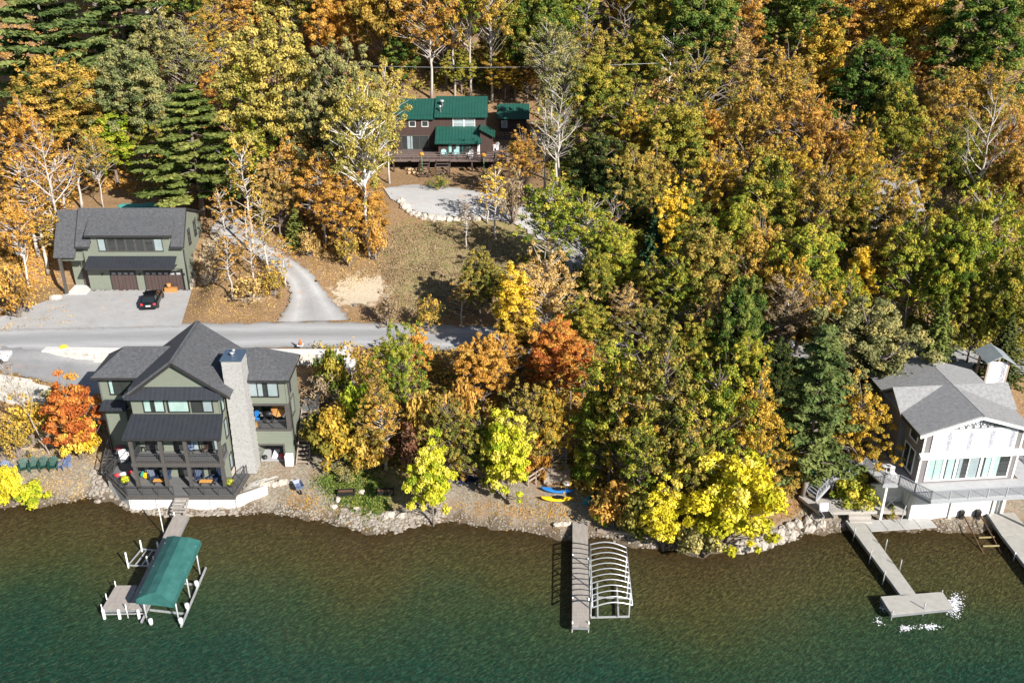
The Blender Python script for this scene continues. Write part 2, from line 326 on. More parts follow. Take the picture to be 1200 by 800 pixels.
PAL = {   # leaf colours, from the least to the most turned leaves of a tree
 'gold':   [(.24,.21,.04), (.48,.33,.05), (.66,.42,.06), (.76,.50,.09)],
 'brightgold': [(.50,.34,.03), (.76,.50,.04), (.88,.62,.07), (.90,.70,.14)],
 'lemon':  [(.28,.36,.03), (.52,.55,.035), (.72,.68,.05), (.80,.70,.12)],
 'yellow': [(.42,.40,.03), (.72,.60,.035), (.86,.73,.05), (.88,.75,.15)],
 'palegold': [(.24,.235,.07), (.42,.36,.09), (.58,.46,.11), (.68,.52,.14)],
 'orange': [(.33,.19,.04), (.55,.27,.055), (.69,.37,.07), (.76,.48,.11)],
 'rust': [(.20,.15,.04), (.47,.255,.06), (.64,.35,.08), (.76,.45,.11)],
 'pinkrust': [(.22,.18,.07), (.46,.30,.11), (.62,.41,.14), (.72,.50,.19)],
 'red':    [(.34,.09,.03), (.52,.15,.04), (.64,.25,.06), (.70,.38,.08)],
 'maroon': [(.13,.06,.035), (.22,.10,.06), (.28,.14,.08), (.34,.2,.1)],
 'ochre': [(.15,.15,.035), (.37,.265,.06), (.57,.37,.075), (.70,.45,.10)],
 'olive': [(.085,.125,.025), (.19,.215,.04), (.36,.34,.055), (.56,.43,.075)],
 'brownolive': [(.10,.125,.03), (.22,.22,.05), (.38,.31,.07), (.54,.38,.09)],
 'yellowgreen': [(.10,.165,.025), (.22,.28,.04), (.40,.41,.055), (.60,.50,.075)],
 'limegreen': [(.15,.23,.02), (.30,.38,.03), (.44,.48,.05), (.60,.56,.08)],
 'green': [(.045,.09,.02), (.09,.155,.033), (.18,.24,.05), (.32,.32,.07)],
 'dkgreen': [(.028,.05,.016), (.055,.085,.027), (.10,.125,.04), (.18,.18,.05)],
 'palegreen': [(.10,.13,.05), (.18,.22,.085), (.28,.29,.12), (.40,.36,.14)],
 'paleolive': [(.12,.135,.055), (.22,.225,.09), (.34,.32,.13), (.50,.42,.15)],
 'pine': [(.055,.095,.032), (.125,.175,.055), (.24,.27,.085)],
 'pinelight': [(.08,.12,.03), (.18,.22,.055), (.31,.32,.085)],
 'spruce': [(.02,.06,.03), (.045,.11,.055), (.08,.15,.07)],
 'tan':    [(.20,.14,.08), (.34,.25,.15), (.46,.35,.21)],
}
LEAF = {k: leaf_mat(k, v) for k, v in PAL.items()}

# ------------------------------------------------------------------ mesh builder
class MB:
    def __init__(s): s.v = []; s.f = []; s.sm = []
    def add(s, vs, fs, smooth=False):
        o = len(s.v); s.v += [tuple(p) for p in vs]; s.f += [tuple(i+o for i in f) for f in fs]; s.sm += [smooth]*len(fs); return s
    def box(s, x0, x1, y0, y1, z0, z1):
        return s.add([(x0,y0,z0),(x1,y0,z0),(x1,y1,z0),(x0,y1,z0),(x0,y0,z1),(x1,y0,z1),(x1,y1,z1),(x0,y1,z1)],
              [(0,3,2,1),(4,5,6,7),(0,1,5,4),(1,2,6,5),(2,3,7,6),(3,0,4,7)])
    def hexa(s, p):  # 8 points: bottom loop, top loop
        return s.add(p, [(0,3,2,1),(4,5,6,7),(0,1,5,4),(1,2,6,5),(2,3,7,6),(3,0,4,7)])
    def slab(s, poly, t, up=None):
        """polygon (list of 3-D points, counter-clockwise seen from its front) thickened backwards by t"""
        P = [Vector(p) for p in poly]; n = Vector((0,0,0))
        for i in range(len(P)): n += P[i].cross(P[(i+1) % len(P)])
        n.normalize(); k = len(P)
        return s.add(P+[p-n*t for p in P], [tuple(range(k)), tuple(range(2*k-1, k-1, -1))]+[(i, k+i, k+(i+1) % k, (i+1) % k) for i in range(k)])
    def beam(s, a, b, w, h=None):
        a = Vector(a); b = Vector(b); h = h or w; d = (b-a)
        if d.length < 1e-6: return s
        d.normalize(); up = Vector((0,0,1)) if abs(d.z) < .95 else Vector((0,1,0))
        x = d.cross(up).normalized(); y = x.cross(d).normalized(); x *= w/2; y *= h/2
        return s.hexa([a-x-y, a+x-y, a+x+y, a-x+y, b-x-y, b+x-y, b+x+y, b-x+y])
    def tube(s, pts, rs, n=8, cap=True):
        pts = [Vector(p) for p in pts]
        if not hasattr(rs, '__len__'): rs = [rs]*len(pts)
        o = len(s.v); prevx = None
        for i, p in enumerate(pts):
            d = (pts[min(i+1, len(pts)-1)]-pts[max(i-1, 0)])
            if d.length < 1e-9: d = Vector((0,0,1))
            d.normalize()
            up = Vector((0,0,1)) if abs(d.z) < .9 else Vector((1,0,0))
            x = d.cross(up).normalized() if prevx is None else (prevx-d*prevx.dot(d)).normalized()
            prevx = x; y = d.cross(x)
            for k in range(n):
                a = 2*pi*k/n; s.v.append(tuple(p+(x*cos(a)+y*sin(a))*rs[i]))
        m = len(pts)
        for i in range(m-1):
            for k in range(n):
                s.f.append((o+i*n+k, o+i*n+(k+1) % n, o+(i+1)*n+(k+1) % n, o+(i+1)*n+k)); s.sm.append(True)
        if cap:
            s.f.append(tuple(o+k for k in range(n-1, -1, -1))); s.f.append(tuple(o+(m-1)*n+k for k in range(n))); s.sm += [False, False]
        return s
    def ring(s, c, ax, r, t, n=20):  # torus
        c = Vector(c); ax = Vector(ax).normalized(); up = Vector((0,0,1)) if abs(ax.z) < .9 else Vector((1,0,0))
        x = ax.cross(up).normalized(); y = ax.cross(x)
        return s.tube([c+(x*cos(2*pi*i/n)+y*sin(2*pi*i/n))*r for i in range(n+1)], t, 6, False)
    def lathe(s, prof, c=(0,0,0), n=16):
        o = len(s.v)
        for r, z in prof:
            for k in range(n):
                a = 2*pi*k/n; s.v.append((c[0]+r*cos(a), c[1]+r*sin(a), c[2]+z))
        for i in range(len(prof)-1):
            for k in range(n):
                s.f.append((o+i*n+k, o+i*n+(k+1) % n, o+(i+1)*n+(k+1) % n, o+(i+1)*n+k)); s.sm.append(True)
        s.f.append(tuple(o+k for k in range(n-1, -1, -1))); s.f.append(tuple(o+(len(prof)-1)*n+k for k in range(n))); s.sm += [False, False]
        return s
    def loft(s, A, B, nv=1, smooth=True):
        """sheet between two equally long lists of points"""
        n = len(A); o = len(s.v)
        for j in range(nv+1):
            for i in range(n): s.v.append(tuple(Vector(A[i]).lerp(Vector(B[i]), j/nv)))
        for j in range(nv):
            for i in range(n-1):
                s.f.append((o+j*n+i, o+j*n+i+1, o+(j+1)*n+i+1, o+(j+1)*n+i)); s.sm.append(smooth)
        return s
    def blob(s, c, r, seed=0, n=9, m=7, rough=.22, flat=.7):
        rr = random.Random(seed); ph = [rr.uniform(0, 6.3) for _ in range(8)]
        o = len(s.v); c = Vector(c)
        sx, sy, sz = (r if hasattr(r, '__len__') else (r*rr.uniform(.85, 1.2), r*rr.uniform(.8, 1.1), r*flat*rr.uniform(.8, 1.15)))
        for i in range(m+1):
            th = pi*i/m
            for k in range(n):
                a = 2*pi*k/n
                q = 1+rough*(sin(2*a+ph[0]+th)*.5+sin(3*a+ph[1]-2*th)*.4+sin(th*4+ph[2]+a)*.35+rr.uniform(-.25, .25)*(0 < i < m))
                s.v.append((c.x+sx*q*sin(th)*cos(a), c.y+sy*q*sin(th)*sin(a), c.z+sz*q*cos(th)))
        for i in range(m):
            for k in range(n):
                s.f.append((o+i*n+k, o+(i+1)*n+k, o+(i+1)*n+(k+1) % n, o+i*n+(k+1) % n)); s.sm.append(False)
        return s
    def mesh(s, name, inv=None):
        vs = s.v if inv is None else [tuple(inv @ Vector(p)) for p in s.v]
        me = bpy.data.meshes.new(name); me.from_pydata(vs, [], s.f); me.polygons.foreach_set('use_smooth', s.sm); me.update(); return me

def tagit(o, label=None, cat=None, group=None, kind=None):
    if label: o['label'] = label
    if cat: o['category'] = cat
    if group: o['group'] = group
    if kind: o['kind'] = kind
    return o
def thing(name, label, cat, loc=(0,0,0), rz=0, group=None):
    o = bpy.data.objects.new(name, None); COL.objects.link(o); o.empty_display_size = .3
    o.location = loc; o.rotation_euler = (0, 0, rz)
    o['mtx'] = 0; del o['mtx']
    return tagit(o, label, cat, group)
def root_inv(o):
    m = Matrix.Identity(4)
    while o is not None:
        m = (Matrix.Translation(o.location) @ o.rotation_euler.to_matrix().to_4x4()) @ m; o = o.parent
    return m.inverted()
def part(name, mb, mat, parent=None, world=True, label=None):
    """one mesh object; with world=True the builder's points are world points and are brought into the parent's frame"""
    me = mb.mesh(name, root_inv(parent) if (world and parent is not None) else None)
    me.materials.append(M[mat] if isinstance(mat, str) else mat)
    o = bpy.data.objects.new(name, me); COL.objects.link(o); o.parent = parent
    if label: o['label'] = label
    return o
def solo(name, mb, mat, label, cat, group=None, origin=None):
    """a thing that is a single mesh"""
    if origin is None:
        vs = np.array(mb.v); origin = Vector((vs[:,0].mean(), vs[:,1].mean(), vs[:,2].min()))
    me = mb.mesh(name, Matrix.Translation(-Vector(origin))); me.materials.append(M[mat] if isinstance(mat, str) else mat)
    o = bpy.data.objects.new(name, me); COL.objects.link(o); o.location = origin
    return tagit(o, label, cat, group)
def struct(name, mb_or_mesh, mat, kind='structure'):
    me = mb_or_mesh.mesh(name) if isinstance(mb_or_mesh, MB) else mb_or_mesh
    me.materials.append(M[mat]); o = bpy.data.objects.new(name, me); COL.objects.link(o); o['kind'] = kind; return o
def kids(o): return [c for c in KID.get(o.name, [])]
def dup(root, loc=None, rz=None, label=None, group=None, scale=None):
    r = root.copy(); COL.objects.link(r)
    if loc is not None: r.location = loc
    if rz is not None: r.rotation_euler = (0, 0, rz)
    if scale: r.scale = scale
    if label: r['label'] = label
    if group: r['group'] = group
    def cp(src, dst):
        for ch in list(src.children):
            c = ch.copy(); COL.objects.link(c); c.parent = dst; cp(ch, c)
    cp(root, r); return r

def quads_mesh(name, C, Nn, S, T, rs, aspect=1.0, smooth=False):
    n = len(C); Nn = Nn/np.maximum(1e-6, np.linalg.norm(Nn, axis=1, keepdims=True))
    R = rs.normal(size=(n, 3)); U = np.cross(Nn, R); U /= np.maximum(1e-6, np.linalg.norm(U, axis=1, keepdims=True)); Vv = np.cross(Nn, U)
    s = S[:, None]*.5; bend = Nn*s*.28
    V = np.stack([C-U*s*1.25*aspect, C-Vv*s*.8+bend, C+U*s*1.25*aspect, C+Vv*s*.8+bend], 1).reshape(-1, 3)
    me = bpy.data.meshes.new(name); me.vertices.add(4*n); me.vertices.foreach_set('co', V.astype(np.float32).ravel())
    me.loops.add(4*n); me.loops.foreach_set('vertex_index', np.arange(4*n, dtype=np.int32)); me.polygons.add(n)
    me.polygons.foreach_set('loop_start', np.arange(0, 4*n, 4, dtype=np.int32)); me.polygons.foreach_set('loop_total', np.full(n, 4, np.int32)); me.update(calc_edges=True)
    me.attributes.new('tint', 'FLOAT', 'FACE').data.foreach_set('value', T.astype(np.float32))
    return me
# ------------------------------------------------------------------ world, sun, camera
W = bpy.data.worlds.new('World'); SC.world = W; W.use_nodes = True
wn = W.node_tree; bg = wn.nodes['Background']; sky = wn.nodes.new('ShaderNodeTexSky'); sky.sky_type = 'NISHITA'; sky.sun_disc = False
SUN_AZ, SUN_EL = 140.0, 32.0
sky.sun_elevation = radians(SUN_EL); sky.sun_rotation = radians(SUN_AZ); sky.altitude = 200; sky.air_density = 1.0; sky.dust_density = .6
wn.links.new(sky.outputs[0], bg.inputs[0]); bg.inputs[1].default_value = .062
sl = bpy.data.lights.new('Sun', 'SUN'); sl.energy = 5.0; sl.angle = radians(.5); sl.color = (1, .955, .89)
so = bpy.data.objects.new('sun', sl); COL.objects.link(so)
tosun = Vector((sin(radians(SUN_AZ))*cos(radians(SUN_EL)), cos(radians(SUN_AZ))*cos(radians(SUN_EL)), sin(radians(SUN_EL))))
so.rotation_euler = (-tosun).to_track_quat('-Z', 'Y').to_euler(); so.location = (60, -60, 90)
cam = bpy.data.cameras.new('Camera'); cam.sensor_width = 36; cam.lens = 36*FP/1200; cam.clip_end = 6000; cam.clip_start = .5
co = bpy.data.objects.new('camera', cam); COL.objects.link(co); co.location = (0, 0, CH); co.rotation_euler = (radians(90)-TH, 0, 0); SC.camera = co
SC.view_settings.view_transform = 'Standard'; SC.view_settings.look = 'None'; SC.view_settings.exposure = .78; SC.view_settings.gamma = 1
SC.cycles.max_bounces = 6; SC.cycles.diffuse_bounces = 3; SC.cycles.glossy_bounces = 3; SC.cycles.transparent_max_bounces = 8; SC.cycles.transmission_bounces = 3
SC.cycles.use_denoising = True
SC.cycles.caustics_reflective = False; SC.cycles.caustics_refractive = False

# ------------------------------------------------------------------ ground sheet
def axis(segs):
    out = []
    for a, b, st in segs:
        n = max(1, round((b-a)/st)); out += [a+(b-a)*i/n for i in range(n)]
    out.append(segs[-1][1]); return np.array(out)
gx = axis([(-1500,-300,200),(-300,-120,20),(-120,-64,2.5),(-64,56,.6),(56,120,2.5),(120,300,20),(300,1500,200)])
gy = axis([(-1500,-100,200),(-100,40,20),(40,62,1.5),(62,112,.5),(112,150,1.0),(150,300,3),(300,1800,100)])
XX, YY = np.meshgrid(gx, gy); ZZ = hgt(XX, YY)
nx, ny = len(gx), len(gy)
idx = np.arange(nx*ny).reshape(ny, nx)
F = np.stack([idx[:-1,:-1], idx[:-1,1:], idx[1:,1:], idx[1:,:-1]], -1).reshape(-1, 4)
gm = bpy.data.meshes.new('ground'); V = np.stack([XX, YY, ZZ], -1).reshape(-1, 3)
gm.vertices.add(len(V)); gm.vertices.foreach_set('co', V.ravel().astype(np.float32))
gm.loops.add(F.size); gm.loops.foreach_set('vertex_index', F.ravel().astype(np.int32))
gm.polygons.add(len(F)); gm.polygons.foreach_set('loop_start', np.arange(0, F.size, 4, dtype=np.int32)); gm.polygons.foreach_set('loop_total', np.full(len(F), 4, np.int32))
gm.update(calc_edges=True); gm.polygons.foreach_set('use_smooth', np.ones(len(F), bool))
x, y = V[:,0], V[:,1]; d = y-np.interp(x, SHX, SHY)
def blobm(cx, cy, rx, ry, p=1.0): return np.clip(1.6-np.sqrt(((x-cx)/rx)**2+((y-cy)/ry)**2)*1.0, 0, 1)**p
bw = np.interp(x, [-70,-47,-38,-36,-18,-14,-9,-6,7,9,13,25,29,60], [5,6.5,8.5,13,12,5.5,3,5.5,5.5,3,1.0,2.2,6,5])
Rr = np.clip((bw+.6-d)/1.2, 0, 1)
Gg = np.maximum.reduce([blobm(-11.8, 73.8, 2.9, 3.6), blobm(-14.6, 78, 2.2, 1.6)*.8, blobm(-4, 111, 11, 9)*.75, blobm(-8, 106, 7, 7)*.7, blobm(4, 116, 8, 9)*.8, blobm(-40, 128, 6, 4)*.8,
       blobm(-44, 104, 3, 8)*.0, blobm(-47, 81, 8, 3.5)*.42, blobm(-17, 82, 2, 6)*.6])
Rr = Rr*(1-np.clip(blobm(-11.8, 73.8, 2.6, 3.4)*1.3, 0, 1))
Bb = np.maximum.reduce([blobm(-17.5, 104, 3.2, 2.8)*.75, blobm(-21, 101.5, 2.4, 2.0)*.55, blobm(-45, 79.5, 3.5, 2.6)*.62, blobm(-30, 103, 2.6, 1.2)*.55, blobm(-53, 79, 3, 3)*.5, blobm(-36.5, 112, 1.2, 5)*.6])
ca = gm.color_attributes.new('zone', 'FLOAT_COLOR', 'POINT')
ca.data.foreach_set('color', np.stack([Rr, Gg, Bb, np.ones_like(Rr)], -1).ravel().astype(np.float32))
gm.attributes.new('wet', 'FLOAT', 'POINT').data.foreach_set('value', np.interp(d+.35*np.sin(x*1.7)+.2*np.sin(x*4.3), [-1, .5, 1.1], [1, .9, 0]).astype(np.float32))
struct('ground', gm, 'ground')

# ------------------------------------------------------------------ lake
wx = axis([(-1500,-100,100),(-100,100,1.0),(100,1500,100)]); wy = axis([(-1500,-100,100),(-100,30,5),(30,75.5,.75)])
XX, YY = np.meshgrid(wx, wy); nx, ny = len(wx), len(wy); idx = np.arange(nx*ny).reshape(ny, nx)
wmesh = bpy.data.meshes.new('lake'); V = np.stack([XX, YY, np.zeros_like(XX)], -1).reshape(-1, 3)
F = np.stack([idx[:-1,:-1], idx[:-1,1:], idx[1:,1:], idx[1:,:-1]], -1).reshape(-1, 4)
wmesh.from_pydata(V.tolist(), [], F.tolist()); wmesh.update()
d = np.interp(V[:,0], SHX, SHY)-V[:,1]
dep = np.interp(d, [0, 2, 6, 11, 16, 22, 40], [0, .12, .30, .52, .76, .93, 1.0])
wmesh.attributes.new('depth', 'FLOAT', 'POINT').data.foreach_set('value', dep.astype(np.float32))
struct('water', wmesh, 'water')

# ------------------------------------------------------------------ road and drives
def drape(name, A, B, nu, nv, mat, lift=.05, minz=None, jit=1.0, tracks=False):
    """sheet laid on the ground between two polylines of world points"""
    def res(P, n):
        P = [Vector((p[0], p[1], 0)) for p in P]; L = [0]
        for i in range(len(P)-1): L.append(L[-1]+(P[i+1]-P[i]).length)
        out = []
        for k in range(n+1):
            s = L[-1]*k/n; i = max(j for j in range(len(P)) if L[j] <= s+1e-9); i = min(i, len(P)-2)
            out.append(P[i].lerp(P[i+1], (s-L[i])/max(1e-9, L[i+1]-L[i])))
        return out
    A = res(A, nu); B = res(B, nu); mb = MB(); o = []
    for j in range(nv+1):
        for i in range(nu+1):
            p = A[i].lerp(B[i], j/nv); ej = .22*(j in (0, nv))*jit; p = p+Vector((ej*sin(i*2.7+j), ej*(sin(i*1.9+j*.7)+.6*sin(i*4.1)), 0)); mb.v.append((p.x, p.y, max(h1(p.x, p.y), h1(p.x+.3, p.y), h1(p.x-.3, p.y), h1(p.x, p.y+.25), h1(p.x, p.y-.25))+lift if minz is None else minz))
    for j in range(nv):
        for i in range(nu):
            mb.f.append((j*(nu+1)+i, j*(nu+1)+i+1, (j+1)*(nu+1)+i+1, (j+1)*(nu+1)+i)); mb.sm.append(True)
    o = struct(name, mb, mat); vals = []
    for j in range(nv+1): vals += [j/nv if tracks else (.06+.12*abs(sin(j*1.3)) if j in (0, nv) else .22)]*(nu+1)
    o.data.attributes.new('across', 'FLOAT', 'POINT').data.foreach_set('value', vals); return o
ra = [(X, float(np.interp(X, RDX, RDY))-3.25+.12*sin(X*.7)) for X in np.arange(-110, 110.1, 2)]
rb = [(X, float(np.interp(X, RDX, RDY))+3.1+.15*sin(X*.5+1)) for X in np.arange(-110, 110.1, 2)]
drape('road', ra, rb, 220, 12, 'road', .06, tracks=True)
def gp(L): return [G(px, py)[:2] for px, py in L]
drape('apron', [(-59.5, 95.9), (-48, 96.4), (-36.3, 97.0)], [(-51.8, 107.0), (-45, 107.0), (-38.0, 107.0)], 60, 24, 'gravel', .09)
# drive that climbs round the planted island behind the garage
drape('driveway', gp([(324,378),(337,360),(341,346),(337,332),(325,320),(312,309),(298,299),(280,290),(262,280),(246,272)]), gp([(412,376),(385,348),(366,323),(348,308),(333,299),(318,291),(304,280),(296,268),(280,256),(258,249)]), 60, 12, 'gravel', .10, tracks=True)
# court beside the lakeside house and its drive
drape('house_drive', [(-60,87.6),(-53,87.4),(-48,86.1),(-42,83.9),(-37.2,83.4),(-36.5,83.4)], [(-60,92.3),(-53,92.0),(-48.4,91.2),(-43,90.6),(-38,90.2),(-36.5,89.4)], 40, 8, 'gravel_dark', .08)
drape('parking_patch', gp([(450,222),(475,217),(505,218),(540,222),(575,228),(620,244),(655,262)]), gp([(458,234),(478,246),(505,254),(535,256),(565,258),(600,262),(640,285)]), 40, 10, 'gravel_pale', .10)
drape('hill_drive', gp([(640,252),(668,268),(686,285),(690,310),(680,335),(676,360),(668,378)]), gp([(628,274),(648,284),(662,296),(664,315),(655,335),(640,360),(630,384)]), 36, 10, 'gravel_pale', .10, tracks=True)


# gravel and stones along the waterline
def pebbles(name, spots, mat, seed=1):
    rr = random.Random(seed); mb = MB()
    for (xa, xb, da, db, n, ra_, rb_) in spots:
        for _ in range(n):
            X = rr.uniform(xa, xb); Y = float(np.interp(X, SHX, SHY))+rr.triangular(da, db, (da*2+db)/3); r = rr.uniform(ra_, rb_)
            mb.blob((X, Y, h1(X, Y)+r*.15), r, rr.random(), 6, 4, .25, .6)
    return struct(name, mb, mat, 'stuff')
pebbles('shore_pebbles', [(-60,-37,-.4,1.6,520,.04,.13),(-37,-33,-.2,3.5,200,.06,.22),(-33.5,-24,-.4,.6,260,.06,.22),(-24,-15,-.4,1.2,340,.04,.12),(-15,-6,-.3,2.4,700,.05,.2),(-8,8,-.3,1.0,340,.04,.11),
    (8,12,-.2,1.8,160,.05,.18),(12,20,0,1.2,80,.06,.18),(19,30,-.3,1.4,220,.05,.15),(29,52,-.3,1.4,560,.04,.13)], 'pebble')
# ------------------------------------------------------------------ windows, railings, roofs
def clear_glass():
    m, nt, out = newmat('window_glass'); L = nt.links
    t = N(nt, 'ShaderNodeBsdfTransparent'); t.inputs[0].default_value = (.92,.97,.95,1); g = N(nt, 'ShaderNodeBsdfGlossy', Roughness=.03)
    lw = N(nt, 'ShaderNodeLayerWeight', Blend=.35); mu = N(nt, 'ShaderNodeMath', operation='MULTIPLY_ADD'); L.new(lw.outputs['Facing'], mu.inputs[0]); mu.inputs[1].default_value = .28; mu.inputs[2].default_value = .04
    mx = N(nt, 'ShaderNodeMixShader'); L.new(mu.outputs[0], mx.inputs[0]); L.new(t.outputs[0], mx.inputs[1]); L.new(g.outputs[0], mx.inputs[2])
    L.new(mx.outputs[0], out.inputs[0]); return m
M['pane'] = clear_glass()
def wbox(mb, face, pl, a0, a1, z0, z1, d0, d1):
    """box on a wall: face F looks to -Y at y=pl, R to +X at x=pl, L to -X, B to +Y; d0..d1 is the distance in front of the wall"""
    if face == 'F': mb.box(a0, a1, pl-d1, pl-d0, z0, z1)
    elif face == 'B': mb.box(a0, a1, pl+d0, pl+d1, z0, z1)
    elif face == 'R': mb.box(pl+d0, pl+d1, a0, a1, z0, z1)
    else: mb.box(pl-d1, pl-d0, a0, a1, z0, z1)
def window(root, face, pl, a0, a1, z0, z1, n=1, fmat='trim_dark', inside=None, cover=(0, 1), fw=.09, rails=0, world=True, name='window', label=None):
    mb = MB()
    wbox(mb, face, pl, a0-fw, a1+fw, z1, z1+fw, 0, .07); wbox(mb, face, pl, a0-fw, a1+fw, z0-fw, z0, 0, .09)
    wbox(mb, face, pl, a0-fw, a0, z0, z1, 0, .07); wbox(mb, face, pl, a1, a1+fw, z0, z1, 0, .07)
    for i in range(1, n):
        a = a0+(a1-a0)*i/n; wbox(mb, face, pl, a-fw*.4, a+fw*.4, z0, z1, 0, .065)
    for i in range(1, rails+1):
        z = z0+(z1-z0)*i/(rails+1); wbox(mb, face, pl, a0, a1, z-.025, z+.025, .002, .062)
    w = part(name, mb, fmat, root, world, label)
    b = MB(); wbox(b, face, pl, a0, a1, z0, z1, .002, .008); part('recess', b, 'dark_room', w, world)
    if inside:
        c = MB(); span = a1-a0
        for (s, e) in (cover if hasattr(cover[0], '__len__') else [cover]): wbox(c, face, pl, a0+span*s, a0+span*e, z0+.02, z1-.01, .012, .022)
        part('curtain', c, inside, w, world)
    g = MB(); e = {'F': pl-.04, 'L': pl-.04, 'R': pl+.04, 'B': pl+.04}[face]
    if face in 'FB': g.add([(a0, e, z0), (a1, e, z0), (a1, e, z1), (a0, e, z1)], [(0,1,2,3)] if face == 'F' else [(3,2,1,0)])
    else: g.add([(e, a0, z0), (e, a1, z0), (e, a1, z1), (e, a0, z1)], [(0,1,2,3)] if face == 'R' else [(3,2,1,0)])
    part('pane', g, 'pane', w, world)
    return w
def rail_run(mb, a, b, h=.95, step=.13, post=1.6, bar=.022, pw=.07, bottom=.1):
    a = Vector(a); b = Vector(b); L = (b-a).length; up = Vector((0,0,1))
    mb.beam(a+up*h, b+up*h, .07, .05); mb.beam(a+up*bottom, b+up*bottom, .04, .04)
    n = max(1, int(round(L/post)))
    for i in range(n+1):
        p = a.lerp(b, i/n); mb.beam(p, p+up*(h+.04), pw, pw)
    m = max(2, int(L/step))
    for i in range(1, m):
        p = a.lerp(b, i/m); mb.beam(p+up*bottom, p+up*h, bar, bar)
def roof_slab(mb, poly, t=.2): mb.slab(poly, t)

# ================================================================== the lakeside house (green siding, three storeys)
LH = thing('lakeside_house', 'sage green three-storey house with charcoal roof and tall stone chimney at the water', 'house', (-29, 76.5, 1.4))
ZE, ZR = 10.25, 13.4; XR, XL0, XL1 = -28.8, -33.4, -24.25
m = MB(); m.box(-33, -25.3, 73.8, 81.2, 1.3, 10.05)
m.slab([(-33, 73.8, 10.05), (-25.3, 73.8, 10.05), (-25.3, 73.8, 10.55), (-28.8, 73.8, 13.12), (-33, 73.8, 10.05)], .3)
m.slab([(-25.3, 81.2, 10.05), (-33, 81.2, 10.05), (-33, 81.2, 10.05), (-28.8, 81.2, 13.12), (-25.3, 81.2, 10.55)], .3)
part('wall', m, 'siding', LH)
m = MB(); m.box(-36.9, -33.002, 77, 80.7, 1.3, 10.1); part('wall', m, 'siding', LH)
# right wing with the balcony recess and the open store below
m = MB()
m.box(-25.298, -20.1, 76.4, 80.6, 7.6, 10.1); m.box(-25.298, -20.1, 79.2, 80.6, 1.3, 7.6); m.box(-25.298, -24.05, 76.4, 79.2, 1.3, 7.6)
m.box(-24.05, -20.1, 76.4, 79.2, 3.35, 4.95); m.box(-24.05, -23.35, 76.4, 79.2, 1.3, 3.35); m.box(-20.95, -20.1, 76.4, 76.65, 1.3, 3.35); m.box(-20.35, -20.1, 76.65, 79.2, 1.3, 3.35)
m.box(-20.35, -20.1, 76.75, 77.0, 4.95, 7.6); m.box(-20.35, -20.1, 78.4, 79.2, 4.95, 7.6); m.box(-20.35, -20.1, 77.0, 78.4, 4.95, 5.8)
part('wall', m, 'siding', LH)
m = MB(); m.box(-23.35, -20.35, 76.66, 79.19, 1.38, 1.44); part('store_floor', m, 'gravel_floor', LH)
m = MB(); m.box(-24.03, -20.37, 76.42, 79.18, 4.95, 5.02); part('balcony_floor', m, 'deck_grey', LH)
m = MB()  # dark casing round the store opening and the balcony
m.box(-23.42, -23.28, 76.33, 76.5, 1.4, 3.42); m.box(-21.02, -20.88, 76.33, 76.5, 1.4, 3.42); m.box(-23.28, -21.02, 76.33, 76.5, 3.28, 3.42)
m.box(-24.2, -24.02, 76.32, 76.5, 4.85, 7.7); m.box(-20.45, -20.06, 76.32, 76.74, 4.85, 7.7); m.box(-24.02, -20.45, 76.32, 76.5, 7.5, 7.7); m.box(-24.02, -20.45, 76.32, 76.5, 4.85, 5.03)
m.box(-20.09, -20.05, 76.9, 78.5, 5.7, 5.84); m.box(-20.09, -20.05, 76.9, 78.5, 7.5, 7.64); m.box(-20.09, -20.05, 78.4, 78.54, 5.84, 7.5)
part('casing', m, 'post_dark', LH)
m = MB(); rail_run(m, (-24.0, 76.45, 5.0), (-20.48, 76.45, 5.0), .9, .14, 1.2); part('railing', m, 'rail_dark', LH)
# main roof: two slopes
m = MB()
m.slab([(XL0, 73.35, 9.95), (XR, 73.35, ZR), (XR, 81.5, ZR), (XL0, 81.5, 9.95)][::-1], .2)
m.slab([(XL1, 73.35, 10.05), (XL1, 81.5, 10.05), (XR+.001, 81.5, ZR), (XR+.001, 73.35, ZR)][::-1], .2) if False else m.slab([(XR+.002, 73.35, ZR), (XL1, 73.35, 10.05), (XL1, 81.5, 10.05), (XR+.002, 81.5, ZR)], .2)
mr = part('roof', m, 'shingle', LH)
m = MB(); m.beam((XR, 73.31, ZR+.03), (XR, 81.54, ZR+.03), .34, .07); part('ridge_cap', m, 'shingle', mr)
m = MB()  # rake boards
for a, b in (((XL0, 73.32, 9.84), (XR, 73.32, ZR-.11)), ((XL1, 73.32, 9.94), (XR, 73.32, ZR-.11))): m.beam(a, b, .05, .24)
part('rake_board', m, 'trim_dark', mr)
